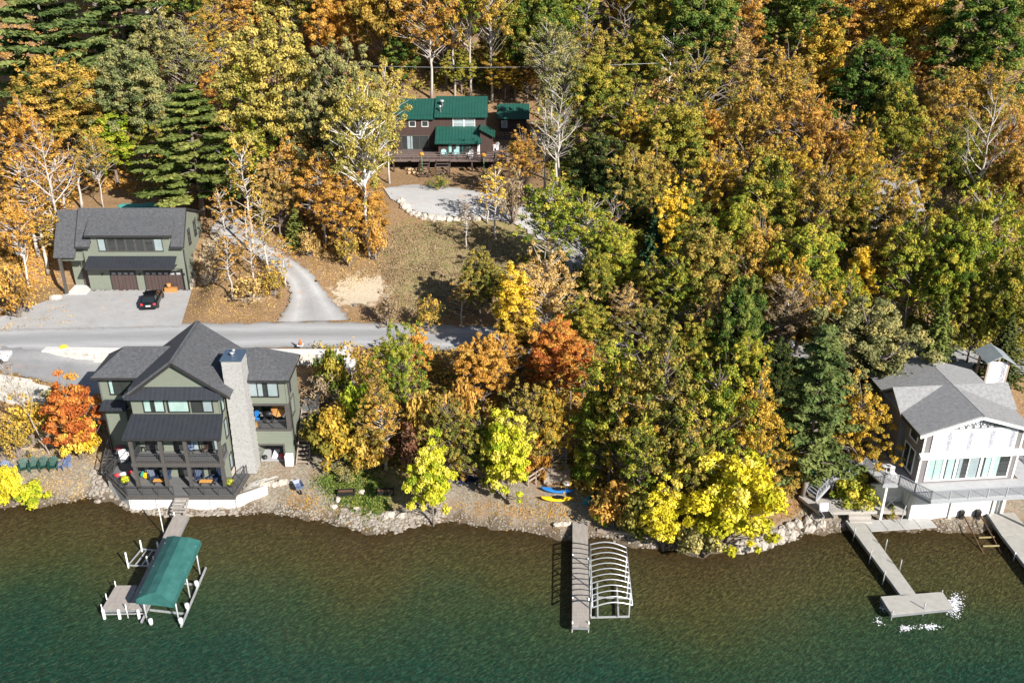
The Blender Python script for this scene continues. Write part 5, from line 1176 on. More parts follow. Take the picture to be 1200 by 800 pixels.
for a in (-.35, .35): m = MB(); m.box(p.x+a-.04, p.x+a+.04, p.y-.2, p.y+.2, p.z, p.z+.8); part('leg', m, 'black', r)
m = MB(); m.box(p.x-.7, p.x-.45, p.y-.25, p.y+.25, p.z+.84, p.z+.9); part('shelf', m, 'grey_metal', r)
m = MB(); m.box(-23.75, -23.2, 76.65, 77.0, 5.03, 5.4); solo('storage_box', m, 'orange_wood', 'small honey coloured box on the right balcony floor', 'box'); m = MB(); m.box(-23.7, -23.35, 77.9, 78.2, 5.03, 5.9); solo('drinks_cooler', m, 'kayak_blue', 'blue cooler at the back of the right balcony', 'cooler')
# open store
m = MB(); m.slab([(-22.4, 77.0, 1.5), (-21.9, 77.0, 1.5), (-21.75, 77.9, 1.9), (-22.25, 77.9, 1.9)], .08); solo('paddle_board', m, 'white', 'white board leaning inside the open ground floor store', 'board'); m = MB(); m.blob((-21.4, 77.2, 1.62), (.3,.25,.2), 7); solo('life_vest', m, 'red', 'red life vest on the floor of the open store', 'life vest'); m = MB(); m.blob((-23.0, 77.0, 1.6), (.22,.3,.2), 8); solo('gas_can', m, 'steel_dark', 'dark can on the floor of the open store', 'can')
m = MB(); m.box(-20.85, -20.15, 75.7, 76.3, 1.4, 2.5); m.box(-20.8, -20.2, 75.66, 75.7, 1.55, 2.35); solo('utility_cabinet', m, 'white', 'white utility cabinet right of the open store', 'cabinet')
p = atz(143,540,1.62); m = MB(); m.blob(p+Vector((0,.3,.5)), (.75,.7,.75), 9, 12, 8, .12); solo('covered_furniture', m, 'white_vinyl', 'pale tarpaulin heap on the deck in the shade of the left wing', 'covered furniture'); m = MB(); m.blob(p+Vector((-.1,.3,1.26)), (.55,.4,.12), 10); solo('folded_towel', m, pmat('faded_red_cloth', (.36,.10,.10), (.42,.16,.15), 4, .9), 'reddish towels lying on the pale tarpaulin heap', 'towel')
# fire bowl, wheelbarrow, timber, trough
p = G(14,566); r = thing('fire_bowl', 'dark fire bowl ringed with stones at the left end of the beach', 'fire pit', tuple(p)); m = MB(); m.lathe([(.25,0),(.5,.25),(.55,.42),(.48,.42),(.3,.2)], p, 16); part('bowl', m, 'steel_dark', r)
for k in range(9): a = 2*pi*k/9; m = MB(); m.blob(p+Vector((.8*cos(a), .8*sin(a), .1)), .22, k, 7, 5); part('stone', m, 'riprap', r)
p = G(350,574); r = thing('wheelbarrow', 'grey blue wheelbarrow with one black wheel on the gravel beach', 'wheelbarrow', tuple(p), .5)
m = MB(); T0 = [(-.28,-.42,.35),(.28,-.42,.35),(.24,.42,.45),(-.24,.42,.45)]; T1 = [(-.4,-.6,.72),(.4,-.6,.72),(.36,.62,.74),(-.36,.62,.74)]
m.add(T0+T1, [(3,2,1,0),(0,1,5,4),(1,2,6,5),(2,3,7,6),(3,0,4,7)]); m.add([(a*.93, b*.93, c+.03) for a, b, c in T0]+[(a*.93, b*.93, c) for a, b, c in T1], [(0,1,2,3),(4,5,1,0),(5,6,2,1),(6,7,3,2),(7,4,0,3)]); part('tray', m, 'adir_blue', r, False)
m = MB(); m.lathe([(.05,-.05),(.2,-.06),(.23,0),(.2,.06),(.05,.05)], (0,0,0), 14); w = part('wheel', m, 'rubber', r, False); w.rotation_euler = (0, pi/2, 0); w.location = (0, -.75, .22)
for s in (-1, 1): m = MB(); m.beam((s*.1,-.75,.22), (s*.3,.95,.62), .05); part('handle', m, 'old_wood', r, False); m = MB(); m.beam((s*.26,.35,.45), (s*.3,.45,0), .04); part('leg', m, 'grey_metal', r, False)
G_ = random.Random(4); p = G(300,566)
for k in range(7):
    a = G(288+G_.uniform(-6,6)+k*1.5, 576-k*1.6); d = Vector((cos(.5+G_.uniform(-.25,.25)), sin(.5), 0))*G_.uniform(.9,1.5); b = a+d*1.6; m = MB(); m.tube([(a.x,a.y,h1(a.x,a.y)+.12+.05*(k%3)), (b.x,b.y,h1(b.x,b.y)+.14+.06*((k+1)%3))], .075, 7)
    solo('timber_pole', m, 'dock_grey', 'bleached timber pole in the loose pile beside the grey deck', 'pole', 'bleached timber poles')
for (px, py, lab) in ((406,579,'low black metal fire trough on the grassy patch'), (452,578,'low black metal trough in the tree shade')):
    p = G(px, py); r = thing('fire_trough', lab, 'fire pit', tuple(p), .05); m = MB(); L, Wd = .75, .3
    for a in ((-L,L,-Wd,-Wd+.05),(-L,L,Wd-.05,Wd),(-L,-L+.05,-Wd+.05,Wd-.05),(L-.05,L,-Wd+.05,Wd-.05)): m.box(a[0],a[1],a[2],a[3],.0,.42)
    part('trough', m, 'black', r, False); m = MB(); m.box(-L+.05, L-.05, -Wd+.05, Wd-.05, .05, .3); part('embers', m, 'rust', r, False)
# kayaks
def kayak(p, rz, mat, label, L=2.9, w=.74, tilt=0):
    r = thing('kayak', label, 'kayak', tuple(p), rz); r.rotation_euler = (tilt, 0, rz); m = MB(); n = 18; o = 0; k = 12
    for i in range(n+1):
        t = i/n*2-1; s = max(.02, (1-abs(t)**2.4)); hw = w/2*s**.8; zt = .30+.10*t*t; zb = .02+.16*t**4
        for q in range(k): a = 2*pi*q/k; m.v.append((t*L/2, hw*cos(a), (zt+zb)/2+(zt-zb)/2*sin(a)*(1 if sin(a) > 0 else 1)))
    for i in range(n):
        for q in range(k): m.f.append((i*k+q, (i+1)*k+q, (i+1)*k+(q+1) % k, i*k+(q+1) % k)); m.sm.append(True)
    m.f.append(tuple(range(k))); m.f.append(tuple(n*k+q for q in range(k-1, -1, -1))); m.sm += [True, True]; part('hull', m, mat, r, False)
    m = MB(); m.add([(.1+.5*cos(2*pi*q/16), .24*sin(2*pi*q/16), .335) for q in range(16)], [tuple(range(16))]); c = part('cockpit', m, 'black', r, False)
    m = MB(); m.ring((.1, 0, .345), (0, 0, 1), .3, .025, 18); m.v = [(.1+(x-.1)*1.7, y*.85, z) for x, y, z in m.v]; part('coaming', m, 'black', c, False)
    return r
kayak(G(653,576), -.16, 'kayak_blue', 'blue kayak lying in front of the wooden landing'); kayak(G(653,586), -.05, 'kayak_yellow', 'yellow kayak lying on the beach nearest the water'); kayak(G(694,585), .75, 'kayak_teal', 'teal kayak pulled up under the bushes by the narrow dock', 2.6, .8, .5)
p = G(664,572); m = MB(); m.blob(p+Vector((0,0,.45)), (.3,.14,.09), 3); solo('seat_pad', m, 'white_vinyl', 'white pad lying on the end of the blue kayak', 'pad')
# wooden landing and the long stair up the bank
lz = 2.1; p = G(653,566); A = Vector((p.x, p.y, 0))
r = thing('wooden_landing', 'square wooden landing with rail at the foot of the bank stair', 'landing', (p.x, p.y, h1(p.x, p.y)))
m = MB(); m.box(A.x-1.2, A.x+1.15, A.y, A.y+2.1, lz-.1, lz); part('decking', m, 'old_wood', r); m = MB(); m.box(A.x-1.2, A.x+1.15, A.y-.06, A.y-.002, lz-.95, lz+.02); part('fascia', m, 'old_wood', r)
m = MB(); m.box(A.x-1.26, A.x-1.202, A.y, A.y+2.1, lz-.95, lz+.02); part('fascia', m, 'brown_wood', r)
m = MB(); a0 = Vector((A.x-1.2, A.y+.1, lz)); b0 = Vector((A.x-2.6, A.y-.2, lz-.9))
for q in (.5, .95): m.beam(a0+Vector((0,0,q)), b0+Vector((0,0,q)), .06, .16)
for t in (0, .5, 1): q = a0.lerp(b0, t); m.beam(q-Vector((0,0,.4)), q+Vector((0,0,1.0)), .09)
part('railing', m, 'old_wood', r)
bs_ = thing('bank_stair', 'long weathered wooden stair climbing the bank from the landing to the road', 'stair', (A.x, A.y+2.1, lz)); b1 = G(662, 466)
flight(bs_, (A.x+.3, A.y+2.15, lz), (b1.x, b1.y, b1.z+.1), 24, 1.15, 0, 'old_wood', 'old_wood', 'old_wood')
# edging, bench, table, chairs at the white house
m = MB(); a = G(700,622); b = G(744,627); m.beam((a.x,a.y,a.z+.1), (b.x,b.y,b.z+.1), .25, .3); solo('timber_edging', m, 'old_wood', 'pale timber edging along the shore right of the narrow dock', 'edging')
for k, (px, py) in enumerate(((653,615.5),(660,615),(666,614.5))):
    p = G(px, py); m = MB(); m.blob(p+Vector((0,0,.12)), (.42,.24,.2), 40+k); solo('edge_stone', m, 'boulder', 'pale flat stone at the left of the narrow dock head', 'rock', 'stones at the narrow dock head')
p = Vector((*atz(968,607,1.0)[:2], .95)); r = thing('metal_lounge_chair', 'grey metal lounge chair on the stones beside the patio', 'chair', tuple(p), .15)
m = MB(); m.box(-.42,.42,-.45,.4,.38,.46); part('seat', m, 'steel_dark', r, False); m = MB(); m.slab([(-.42,.4,.46),(.42,.4,.46),(.42,.72,1.15),(-.42,.72,1.15)], .05); part('backrest', m, 'grey_metal', r, False)
for s in (-1, 1):
    m = MB(); m.tube([(s*.47,-.5,-.2),(s*.47,-.48,.62),(s*.47,.5,.68),(s*.47,.75,1.2)], .03, 7); part('armrest', m, 'grey_metal', r, False); m = MB(); m.tube([(s*.47,.5,.66),(s*.47,.55,-.2)], .03, 7); part('leg', m, 'grey_metal', r, False)
ctr = RH.matrix_world; RHm = Matrix.Translation(RH.location) @ Matrix.Rotation(radians(5.1), 4, 'Z')
p = RHm @ Vector((-1.9, 2.0, 3.41)); r = thing('garden_table', 'white garden table on the side deck of the white house', 'table', tuple(p), .3)
m = MB(); m.lathe([(.0,.70),(.62,.70),(.62,.74),(.0,.74)], (0,0,0), 18); part('top', m, 'white', r, False)
for k in range(4): a = pi/4+k*pi/2; m = MB(); m.beam((.4*cos(a),.4*sin(a),.7), (.5*cos(a),.5*sin(a),0), .05); part('leg', m, 'white', r, False)
for k, (dx, dy, rz, lab) in enumerate(((-.75,.5,2.3,'white garden chair left of the white table'), (.8,.7,-2.4,'white garden chair behind the white table near the wall'), (.1,-1.0,.2,'white garden chair in front of the white table'))):
    q = RHm @ Vector((-1.9+dx, 2.0+dy, 3.41)); r = thing('garden_chair', lab, 'chair', tuple(q), rz, 'white garden chairs')
    m = MB(); m.box(-.24,.24,-.24,.24,.4,.45); part('seat', m, 'white', r, False); m = MB()
    for j in range(5): m.box(-.22+.1*j,-.18+.1*j,.22,.25,.45,.9)
    m.box(-.24,.24,.21,.26,.88,.94); part('backrest', m, 'white', r, False)
    for sx in (-.21,.21):
        for sy in (-.21,.21): m = MB(); m.box(sx-.02,sx+.02,sy-.02,sy+.02,0,.4); part('leg', m, 'white', r, False)
q = RHm @ Vector((-1.5, .9, .5)); r = thing('folding_stand', 'white folded X frame stand in the shade under the side deck', 'stand', tuple(q))
for s in (-1, 1): m = MB(); m.beam((-.4*s,0,0), (.4*s,.05*s,.95), .05); part('leg', m, 'white', r, False)
m = MB(); m.beam((-.4,0,.95), (.4,0,.95), .05); part('rail', m, 'white', r, False)
# ---------------------------------------------------------------- cars
def car(p, rz, mat, label, L=4.45, Wd=1.86):
    r = thing('parked_car', label, 'car', tuple(p), rz); n = 12   # nose towards +X
    def sect(x, hw, z0, z1, k=.22): return [(x,-hw+.06,z0),(x,-hw,z0+.14),(x,-hw,z1-k),(x,-hw+.10,z1),(x,hw-.10,z1),(x,hw,z1-k),(x,hw,z0+.14),(x,hw-.06,z0)]
    S = [sect(-L/2, .72, .35, .86), sect(-L/2+.12, .86, .24, .98), sect(-1.6, .92, .2, 1.02), sect(-.4, .93, .2, 1.0), sect(.9, .93, .2, .98), sect(1.7, .91, .2, .88), sect(L/2-.12, .82, .24, .76), sect(L/2, .66, .34, .62)]
    m = MB(); 
    for s in S: m.v += s
    for i in range(len(S)-1):
        for q in range(8): m.f.append((i*8+q, i*8+(q+1) % 8, (i+1)*8+(q+1) % 8, (i+1)*8+q)); m.sm.append(True)
    m.f.append(tuple(range(7, -1, -1))); m.f.append(tuple((len(S)-1)*8+q for q in range(8))); m.sm += [False, False]; part('body', m, mat, r, False)
    cab = [(-2.08,.74,.97),(-1.55,.66,1.46),(.15,.68,1.50),(1.15,.78,.97)]
    m = MB()
    for x, hw, z in cab: m.v += [(x,-hw,z),(x,hw,z)]
    m.f += [(0,1,3,2),(2,3,5,4),(4,5,7,6),(0,2,4,6),(1,7,5,3)]; m.sm += [False]*5; part('cabin_glass', m, 'glass', r, False)
    m = MB(); m.slab([(-1.62,-.64,1.47),(.18,-.66,1.51),(.18,.66,1.51),(-1.62,.64,1.47)], .03)
    for s in (-1, 1):
        m.beam((-2.08,s*.75,.97), (-1.58,s*.665,1.46), .09, .05); m.beam((1.15,s*.79,.97), (.15,s*.69,1.49), .08, .05); m.beam((-.6,s*.8,.98), (-.65,s*.69,1.48), .07, .04)
    part('roof', m, mat, r, False)
    for x in (-1.42, 1.42):
        for s in (-1, 1):
            m = MB(); m.lathe([(.2,-.11),(.31,-.11),(.335,-.05),(.335,.05),(.31,.11),(.2,.11)], (0,0,0), 18); w = part('wheel', m, 'rubber', r, False); w.location = (x, s*.85, .335); w.rotation_euler = (pi/2, 0, 0)
            m = MB(); m.lathe([(.0,-.1),(.2,-.1),(.2,.1),(.0,.1)], (0,0,0), 12); part('rim', m, 'alu', w, False)
    for s in (-1, 1):
        m = MB(); m.hexa([(-2.25,s*.70-.13,.70),(-2.25,s*.70+.13,.70),(-2.05,s*.70+.14,.70),(-2.05,s*.70-.13,.70),(-2.23,s*.68-.12,.93),(-2.23,s*.68+.12,.93),(-2.05,s*.70+.14,.93),(-2.05,s*.70-.13,.93)]); part('tail_light', m, 'red', r, False)
        m = MB(); m.box(2.05,2.19,s*.6-.16,s*.6+.16,.56,.68); part('headlight', m, 'white', r, False); m = MB(); m.box(.55,.75,s*1.0-.1,s*1.0+.1,.98,1.12); part('wing_mirror', m, mat, r, False)
    m = MB(); m.box(-2.26,-2.22,-.26,.26,.56,.70); part('number_plate', m, 'white', r, False); m = MB(); m.box(-2.25,-2.15,-.85,.85,.3,.45); part('bumper', m, mat, r, False)
    return r
p = G(179.5,356); car((p.x, p.y, p.z+.1), radians(97), 'black_paint', 'black hatchback parked in front of the wide brown garage door')
p = G(-13,424); car((p.x, p.y, p.z+.1), radians(8), 'white_car', 'white car cut off by the left picture edge on the house drive')
r = thing('planter_box', 'bright orange wooden box with an orange bucket beside the garage door', 'box', tuple(Vector((-40.3, 106.5, 5.48)))); m = MB(); m.box(-41.0,-39.6,106.3,106.8,5.45,5.98); part('crate', m, 'orange', r); m = MB(); m.lathe([(.2,0),(.26,.5),(.24,.5)], (-40.5,106.55,5.98), 12); part('bucket', m, 'orange', r)
p = atz(352,404,5.95); r = thing('traffic_cone', 'orange traffic cone on a white base by the right end of the road wall', 'cone', (p.x, p.y, 5.92)); m = MB(); m.box(p.x-.3,p.x+.3,p.y-.3,p.y+.3,5.92,5.97); part('base', m, 'white', r); m = MB(); m.lathe([(.2,0),(.05,.75),(.03,.76)], (p.x,p.y,5.97), 14); part('body', m, 'cone_orange', r)
p = atz(75,408.5,5.6); m = MB(); m.blob(p+Vector((0,0,.15)), (.5,.34,.3), 6, 12, 8, .05); solo('yellow_tub', m, 'yellow', 'small rounded yellow tub at the left end of the road wall', 'tub')
for k, (px, py, sx) in enumerate(((157,243.5,2.4),(180,242.5,2.8))):
    p = G(px, py-1); m = MB(); m.blob(p+Vector((0,0,.05)), (sx,.9,.32), 60+k, 14, 8, .1); solo('tarpaulin_heap', m, 'tarp', ('smaller left' if k == 0 else 'larger right')+' teal tarpaulin heap behind the garage ridge', 'tarpaulin')
p = G(65,350); m = MB(); m.blob(p+Vector((0,0,.15)), (.75,.5,.35), 77, 10, 7, .15); solo('pale_boulder', m, 'boulder', 'single pale boulder on the leafy slope left of the garage', 'rock')
# firewood under the brown deck
for k in range(8):
    p = G(480+(k % 4)*4.5, 204-(k//4)*4); m = MB(); m.tube([p+Vector((-.25,-.1,.15)), p+Vector((.25,.2,.2))], .19, 8); solo('firewood_log', m, 'firewood', 'split log in the woodpile under the brown deck', 'log', 'logs under the brown deck')
p = G(500.5,216); tree_spots = [(p, 1)]
# boulders
def rocks(name, label, cat, group, spots, mat, seed, lift=.15, flat=.75):
    rr = random.Random(seed)
    for (px, py, r) in spots:
        p = G(px, py); m = MB(); q = r*rr.uniform(.85, 1.2); m.blob((p.x, p.y, p.z+q*lift), q, rr.randrange(9999), 9, 6, .24, flat); solo(name, m, mat, label, cat, group)
rocks('boulder', 'pale round boulder in the row edging the parking patch', 'rock', 'boulder row of the parking patch', [(470,236,.5),(472,240,.5),(475,244,.55),(479,248,.5),(484,251,.45),(490,253,.5),(497,255.5,.6),(505,256.5,.5),(512,257,.6),(520,257.5,.5),(527,258,.45),(535,258,.5),(544,257.5,.5),(552,257,.5),(560,257,.45)], 'boulder', 2)
rr = random.Random(8); sp = []
for k in range(62):
    t = rr.random(); px = 862+t*100; yb = np.interp(px, [862,900,930,962], [651,641,630,619]); sp.append((px, yb-rr.uniform(0, 20)*(.5+.5*t)-1, rr.uniform(.24,.52)))
rocks('riprap_boulder', 'grey brown boulder heaped on the bank between the great yellow tree and the patio', 'rock', 'riprap boulders by the patio', sp, 'riprap', 9)
rr = random.Random(18); rocks('bank_boulder', 'blue grey boulder tumbled down the bank right of the road wall', 'rock', 'boulders on the road bank', [(402+rr.gauss(0,6)+k*.15, 408+k*1.75, rr.uniform(.3,.6)) for k in range(34)], 'greystone', 10)
rr = random.Random(28); rocks('beach_stone', 'weathered stone in the low row across the gravel beside the sea wall', 'rock', 'low stone row on the gravel', [(306+k*2.6+rr.uniform(-1,1), 571-k*.55+rr.uniform(-1.5,1.5), rr.uniform(.2,.4)) for k in range(14)], 'boulder', 11)
rr = random.Random(38); rocks('shore_boulder', 'pale boulder on the shore left of the grey deck', 'rock', 'boulders left of the deck', [(112+rr.uniform(-8,14), 560+rr.uniform(-8,30), rr.uniform(.14,.36)) for k in range(34)], 'pebble', 12)
rr = random.Random(48); rocks('grass_stone', 'pale stone lying on the edge of the grassy patch', 'rock', 'stones on the grassy patch', [(396,586,.35),(424,577,.3),(391,594,.3),(418,596,.3),(457,603,.4),(452,606,.3),(470,605,.3)], 'boulder', 13)
# ================================================================== trees
def lobes_to_leaves(L, rs, per, size, tintspread=.30, ctr=None):
    """L: (x,y,z,r) of each leafy spray; leaves fill the outer part of every spray"""
    Cs, Ns, Ss, Ts = [], [], [], []
    for (x, y, z, r) in L:
        k = max(4, int(per*rs.uniform(.7, 1.25)*(r**2)))
        d = rs.normal(size=(k, 3)); d /= np.linalg.norm(d, axis=1, keepdims=True)
        rad = r*np.power(rs.uniform(.12, 1, k), .5)
        wob_ = 1+.25*np.sin(d[:,0]*4+x)*np.sin(d[:,1]*5+y)
        p = d*(rad*wob_)[:, None]; p[:, 2] *= .62
        Cs.append(p+np.array([x, y, z])); nn = d+np.array([0, 0, .55])+rs.normal(size=(k, 3))*.55; Ns.append(nn)
        Ss.append(size*rs.uniform(.65, 1.3, k)); cl = rs.normal()*tintspread*.75
        Ts.append(np.clip(.5+cl+rs.normal(size=k)*.13, 0, 1))
    return np.concatenate(Cs), np.concatenate(Ns), np.concatenate(Ss), np.concatenate(Ts)
def limb(mb, a, b, r0, r1, rr, n=5, sag=.12, seg=3):
    a = Vector(a); b = Vector(b); L = (b-a).length; pts = []
    o = Vector((rr.uniform(-1, 1), rr.uniform(-1, 1), rr.uniform(-.6, .9)))*L*sag
    for i in range(seg+1):
        t = i/seg; pts.append(a.lerp(b, t)+o*sin(pi*t))
    mb.tube(pts, [r0+(r1-r0)*i/seg for i in range(seg+1)], n, False); return pts
def trunk_line(h, rr, wig=.03, top=.8):
    n = 7; return [Vector((rr.uniform(-1, 1)*h*wig*(i > 0)*(i/n)**.5, rr.uniform(-1, 1)*h*wig*(i > 0)*(i/n)**.5, h*top*i/n)) for i in range(n+1)]
def at_line(P, z):
    for a, b in zip(P[:-1], P[1:]):
        if a.z <= z <= b.z: return a.lerp(b, (z-a.z)/max(1e-6, b.z-a.z))
    return P[-1]
def proto_broad(seed, h=14., w=10., base=.2, nl=185, per=520, size=.165, lr=(.26, .82), trunk_r=.2, limbs=.5, shell=(.45, 1.0), egg=1.0, hang=0.0):
    rs = np.random.RandomState(seed); rr = random.Random(seed); L = []
    zc = h*(base+1)/2; a = w/2; c = h*(1-base)/2
    k1, k2, k3 = rr.uniform(0, 6), rr.uniform(0, 6), rr.uniform(0, 6)
    for i in range(nl):
        t = (i+.5)/nl; cz = 1-2*t*.93; sr = sqrt(max(0, 1-cz*cz)); ph = i*2.39996+rr.uniform(-.5, .5)
        f = shell[0]+(shell[1]-shell[0])*rr.random()**.55
        f *= 1+.20*sin(2*ph+k1)*sr+.14*sin(3*ph+k2+cz*3)+.10*sin(5*cz+k3)
        r = rr.uniform(*lr)
        wz = (1-.28*max(0, cz)*egg)
        L.append((a*.86*f*sr*cos(ph)*wz, a*.86*f*sr*sin(ph)*wz, zc+c*.9*f*cz, r*(1-.25*abs(cz))))
    for i in range(int(nl*.25)):  # filling inside
        ph = rr.uniform(0, 6.3); q = rr.uniform(0, .5); L.append((a*q*cos(ph), a*q*sin(ph), zc+c*rr.uniform(-.5, .6), lr[1]*rr.uniform(.7, 1.2)))
    if nl >= 46 and not hang:
        L += [(x*rr.uniform(.8, 1.16), y*rr.uniform(.8, 1.16), zc+(z-zc)*rr.uniform(.85, 1.12), rr.uniform(.12, .3)) for (x, y, z, r) in L[:nl] for _ in range(3)]
    C, Nn, S, T = lobes_to_leaves(L, rs, per, size)
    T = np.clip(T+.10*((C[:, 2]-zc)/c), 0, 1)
    if hang:
        S = S*rs.uniform(.8, 1.3, len(S)); Nn[:, 2] *= .4
    mb = MB(); P = trunk_line(h, rr, .022, .86); mb.tube(P, [trunk_r*(1.25 if i == 0 else 1)*(1-.11*i) for i in range(len(P))], 8)
    for (x, y, z, r) in L[:nl]:
        if rr.random() < limbs:
            zb = min(max(h*base*.8, z-hypot(x, y)*rr.uniform(.5, 1.0)), h*.78); limb(mb, at_line(P, zb), (x, y, z-.1), trunk_r*.38, trunk_r*.09, rr)
    return quads_mesh('crown', C, Nn, S, T, rs), mb.mesh('trunk')
def proto_open(seed, h=14., w=8., base=.34, nl=125, per=220, size=.165, lr=(.24, .68)):
    return proto_broad(seed, h, w, base, nl, per, size, lr, .15, .95, (.35, 1.05))
def proto_bare(seed, h=13., w=7., leaves=0, start=.34):
    rs = np.random.RandomState(seed); rr = random.Random(seed); mb = MB(); P = trunk_line(h, rr, .02, .92)
    mb.tube(P, [.17*(1.2 if i == 0 else 1)*(1-.125*i) for i in range(len(P))], 7); tips = []
    def grow(a, d, L, r, lev):
        b = a+d*L; pts = limb(mb, a, b, r, r*.45, rr, 5 if lev < 2 else 3, .1, 3)
        if lev == 3: tips.append(b); return
        for k in range(rr.choice((3, 4)) if lev < 2 else 3):
            t = rr.uniform(.3, 1); q = pts[min(3, int(t*3+.5))]
            nd = (d+Vector((rr.uniform(-1, 1), rr.uniform(-1, 1), rr.uniform(-.3, .9)))*.62).normalized(); grow(q, nd, L*rr.uniform(.45, .68), r*.48, lev+1)
    for i in range(15):
        z = h*(start+(.9-start)*(i/14)); ph = i*2.4+rr.uniform(-.4, .4); f = 1-.62*((z/h-start)/(1-start))
        grow(at_line(P, z), Vector((cos(ph)*.75, sin(ph)*.75, rr.uniform(.45, .85))).normalized(), w*.40*f*rr.uniform(.7, 1.15), .06*f+.015, 1)
    L = [(t.x, t.y, t.z, rr.uniform(.3, .6)) for t in tips if rr.random() < .12] or [(0, 0, h*.8, .3)]
    C, Nn, S, T = lobes_to_leaves(L, rs, 26, .26)
    return quads_mesh('crown', C, Nn, S, T, rs), mb.mesh('trunk')
def proto_pine(seed, h=18., w=10.):
    rs = np.random.RandomState(seed); rr = random.Random(seed); mb = MB(); P = trunk_line(h, rr, .01, .98); mb.tube(P, [.24*(1-.13*i) for i in range(len(P))], 8)
    Cs, Ns, Ss, Ts = [], [], [], []
    nlev = 15
    for i in range(nlev):
        z = h*(.2+.78*i/(nlev-1)); f = (1-(i/(nlev-1)))**.75*.95+.10; nb = rr.choice((5, 6, 6))
        for k in range(nb):
            ph = 2*pi*k/nb+i*1.1+rr.uniform(-.3, .3); Lb = w/2*f*rr.uniform(.62, 1.15)
            a = at_line(P, z); b = a+Vector((cos(ph)*Lb, sin(ph)*Lb, Lb*rr.uniform(.02, .25))); limb(mb, a, b, .07*f+.015, .015, rr, 4, .05)
            cl = rs.normal()*.16
            m_ = int(4+Lb*2.2)
            for q in range(m_):
                t = .35+.65*(q+.5)/m_; p = a.lerp(b, t); side = rs.normal()*.22*Lb*(1.15-t); p = p+Vector((-sin(ph), cos(ph), 0))*side+Vector((0, 0, .15))
                kk = 30; dd = rs.normal(size=(kk, 3)); dd /= np.linalg.norm(dd, axis=1, keepdims=True); r = rs.uniform(.3, .62)
                pp = dd*(r*np.power(rs.uniform(.1, 1, kk), .5))[:, None]; pp[:, 2] *= .38
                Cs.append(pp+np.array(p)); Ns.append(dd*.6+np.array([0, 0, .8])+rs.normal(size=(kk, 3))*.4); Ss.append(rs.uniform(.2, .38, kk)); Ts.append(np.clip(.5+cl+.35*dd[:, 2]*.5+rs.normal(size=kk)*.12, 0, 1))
    return quads_mesh('crown', np.concatenate(Cs), np.concatenate(Ns), np.concatenate(Ss), np.concatenate(Ts), rs, 1.3), mb.mesh('trunk')
def proto_spruce(seed, h=10., w=4.6):
    rs = np.random.RandomState(seed); rr = random.Random(seed); mb = MB(); P = trunk_line(h, rr, .006, .99); mb.tube(P, [.13*(1-.13*i) for i in range(len(P))], 7)
    Cs, Ns, Ss, Ts = [], [], [], []; nlev = 24
    for i in range(nlev):
        z = h*(.06+.93*i/(nlev-1)); f = 1-i/(nlev-1)*.97; nb = 9
        for k in range(nb):
            ph = 2*pi*k/nb+i*.9+rr.uniform(-.25, .25); Lb = w/2*f*rr.uniform(.7, 1.12); kk = int(8+Lb*20); t = np.power(rs.uniform(.12, 1, kk), .7)
            px = np.cos(ph)*Lb*t+rs.normal(size=kk)*.12*(1.1-t)*Lb; py = np.sin(ph)*Lb*t+rs.normal(size=kk)*.12*(1.1-t)*Lb; pz = z-.28*Lb*t+.18*Lb*t*t+rs.normal(size=kk)*.06
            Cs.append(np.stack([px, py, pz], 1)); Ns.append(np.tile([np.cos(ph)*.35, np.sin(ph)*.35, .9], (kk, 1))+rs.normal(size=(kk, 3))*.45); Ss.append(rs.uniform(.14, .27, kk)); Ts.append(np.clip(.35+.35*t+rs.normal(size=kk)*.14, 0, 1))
    return quads_mesh('crown', np.concatenate(Cs), np.concatenate(Ns), np.concatenate(Ss), np.concatenate(Ts), rs, 1.2), mb.mesh('trunk')
PRO = {
 'broad': ([proto_broad(11+i) for i in range(6)], 14, 10),
 'tall':  ([proto_broad(31+i, 13, 5.4, .16, 110, 400, .18, (.26, .66), .15, .4) for i in range(4)], 13, 5.4),
 'open':  ([proto_open(51+i) for i in range(5)], 14, 8),
 'airy':  ([proto_broad(121+i, 14., 10., .2, 170, 330, .165, (.24, .62), .17, .85, (.3, 1.05)) for i in range(5)], 14, 10),
 'thin':  ([proto_open(61+i, 12, 4.2, .3, 46, 55, .18, (.25, .5)) for i in range(3)], 12, 4.2),
 'bare':  ([proto_bare(71+i) for i in range(4)], 13, 7),
 'pine':  ([proto_pine(81+i) for i in range(3)], 18, 10),
 'spruce': ([proto_spruce(91+i) for i in range(2)], 10, 4.6),
 'lemon': ([proto_broad(95+i, 8.5, 5, .08, 110, 560, .165, (.3, .7), .12, .6, (.4, 1.05), 1.0, 1) for i in range(3)], 8.5, 5),
 'shrub': ([proto_broad(101+i, 3.0, 3.6, .02, 30, 330, .19, (.35, .7), .05, .7, (.4, 1.0)) for i in range(4)], 3.0, 3.6),
 'brush': ([proto_open(111+i, 3.0, 3.6, .05, 34, 170, .15, (.3, .6)) for i in range(2)], 3.0, 3.6),
}
PRO['dense'] = PRO['broad']
for k, (L, h, w) in PRO.items():
    for c, t in L: c.materials.append(LEAF['olive']); t.materials.append(M['bark'])
NAMES = {'dense': ('broadleaf_tree', 'tree'), 'broad': ('broadleaf_tree', 'tree'), 'tall': ('broadleaf_tree', 'tree'), 'airy': ('broadleaf_tree', 'tree'), 'open': ('sparse_tree', 'tree'), 'thin': ('young_tree', 'tree'), 'bare': ('bare_tree', 'tree'), 'pine': ('pine_tree', 'pine tree'),
         'spruce': ('spruce_tree', 'conifer'), 'lemon': ('waterside_tree', 'tree'), 'shrub': ('shrub', 'shrub'), 'brush': ('brush', 'shrub')}
TR = random.Random(5); TCOUNT = {}; SPOTS = []
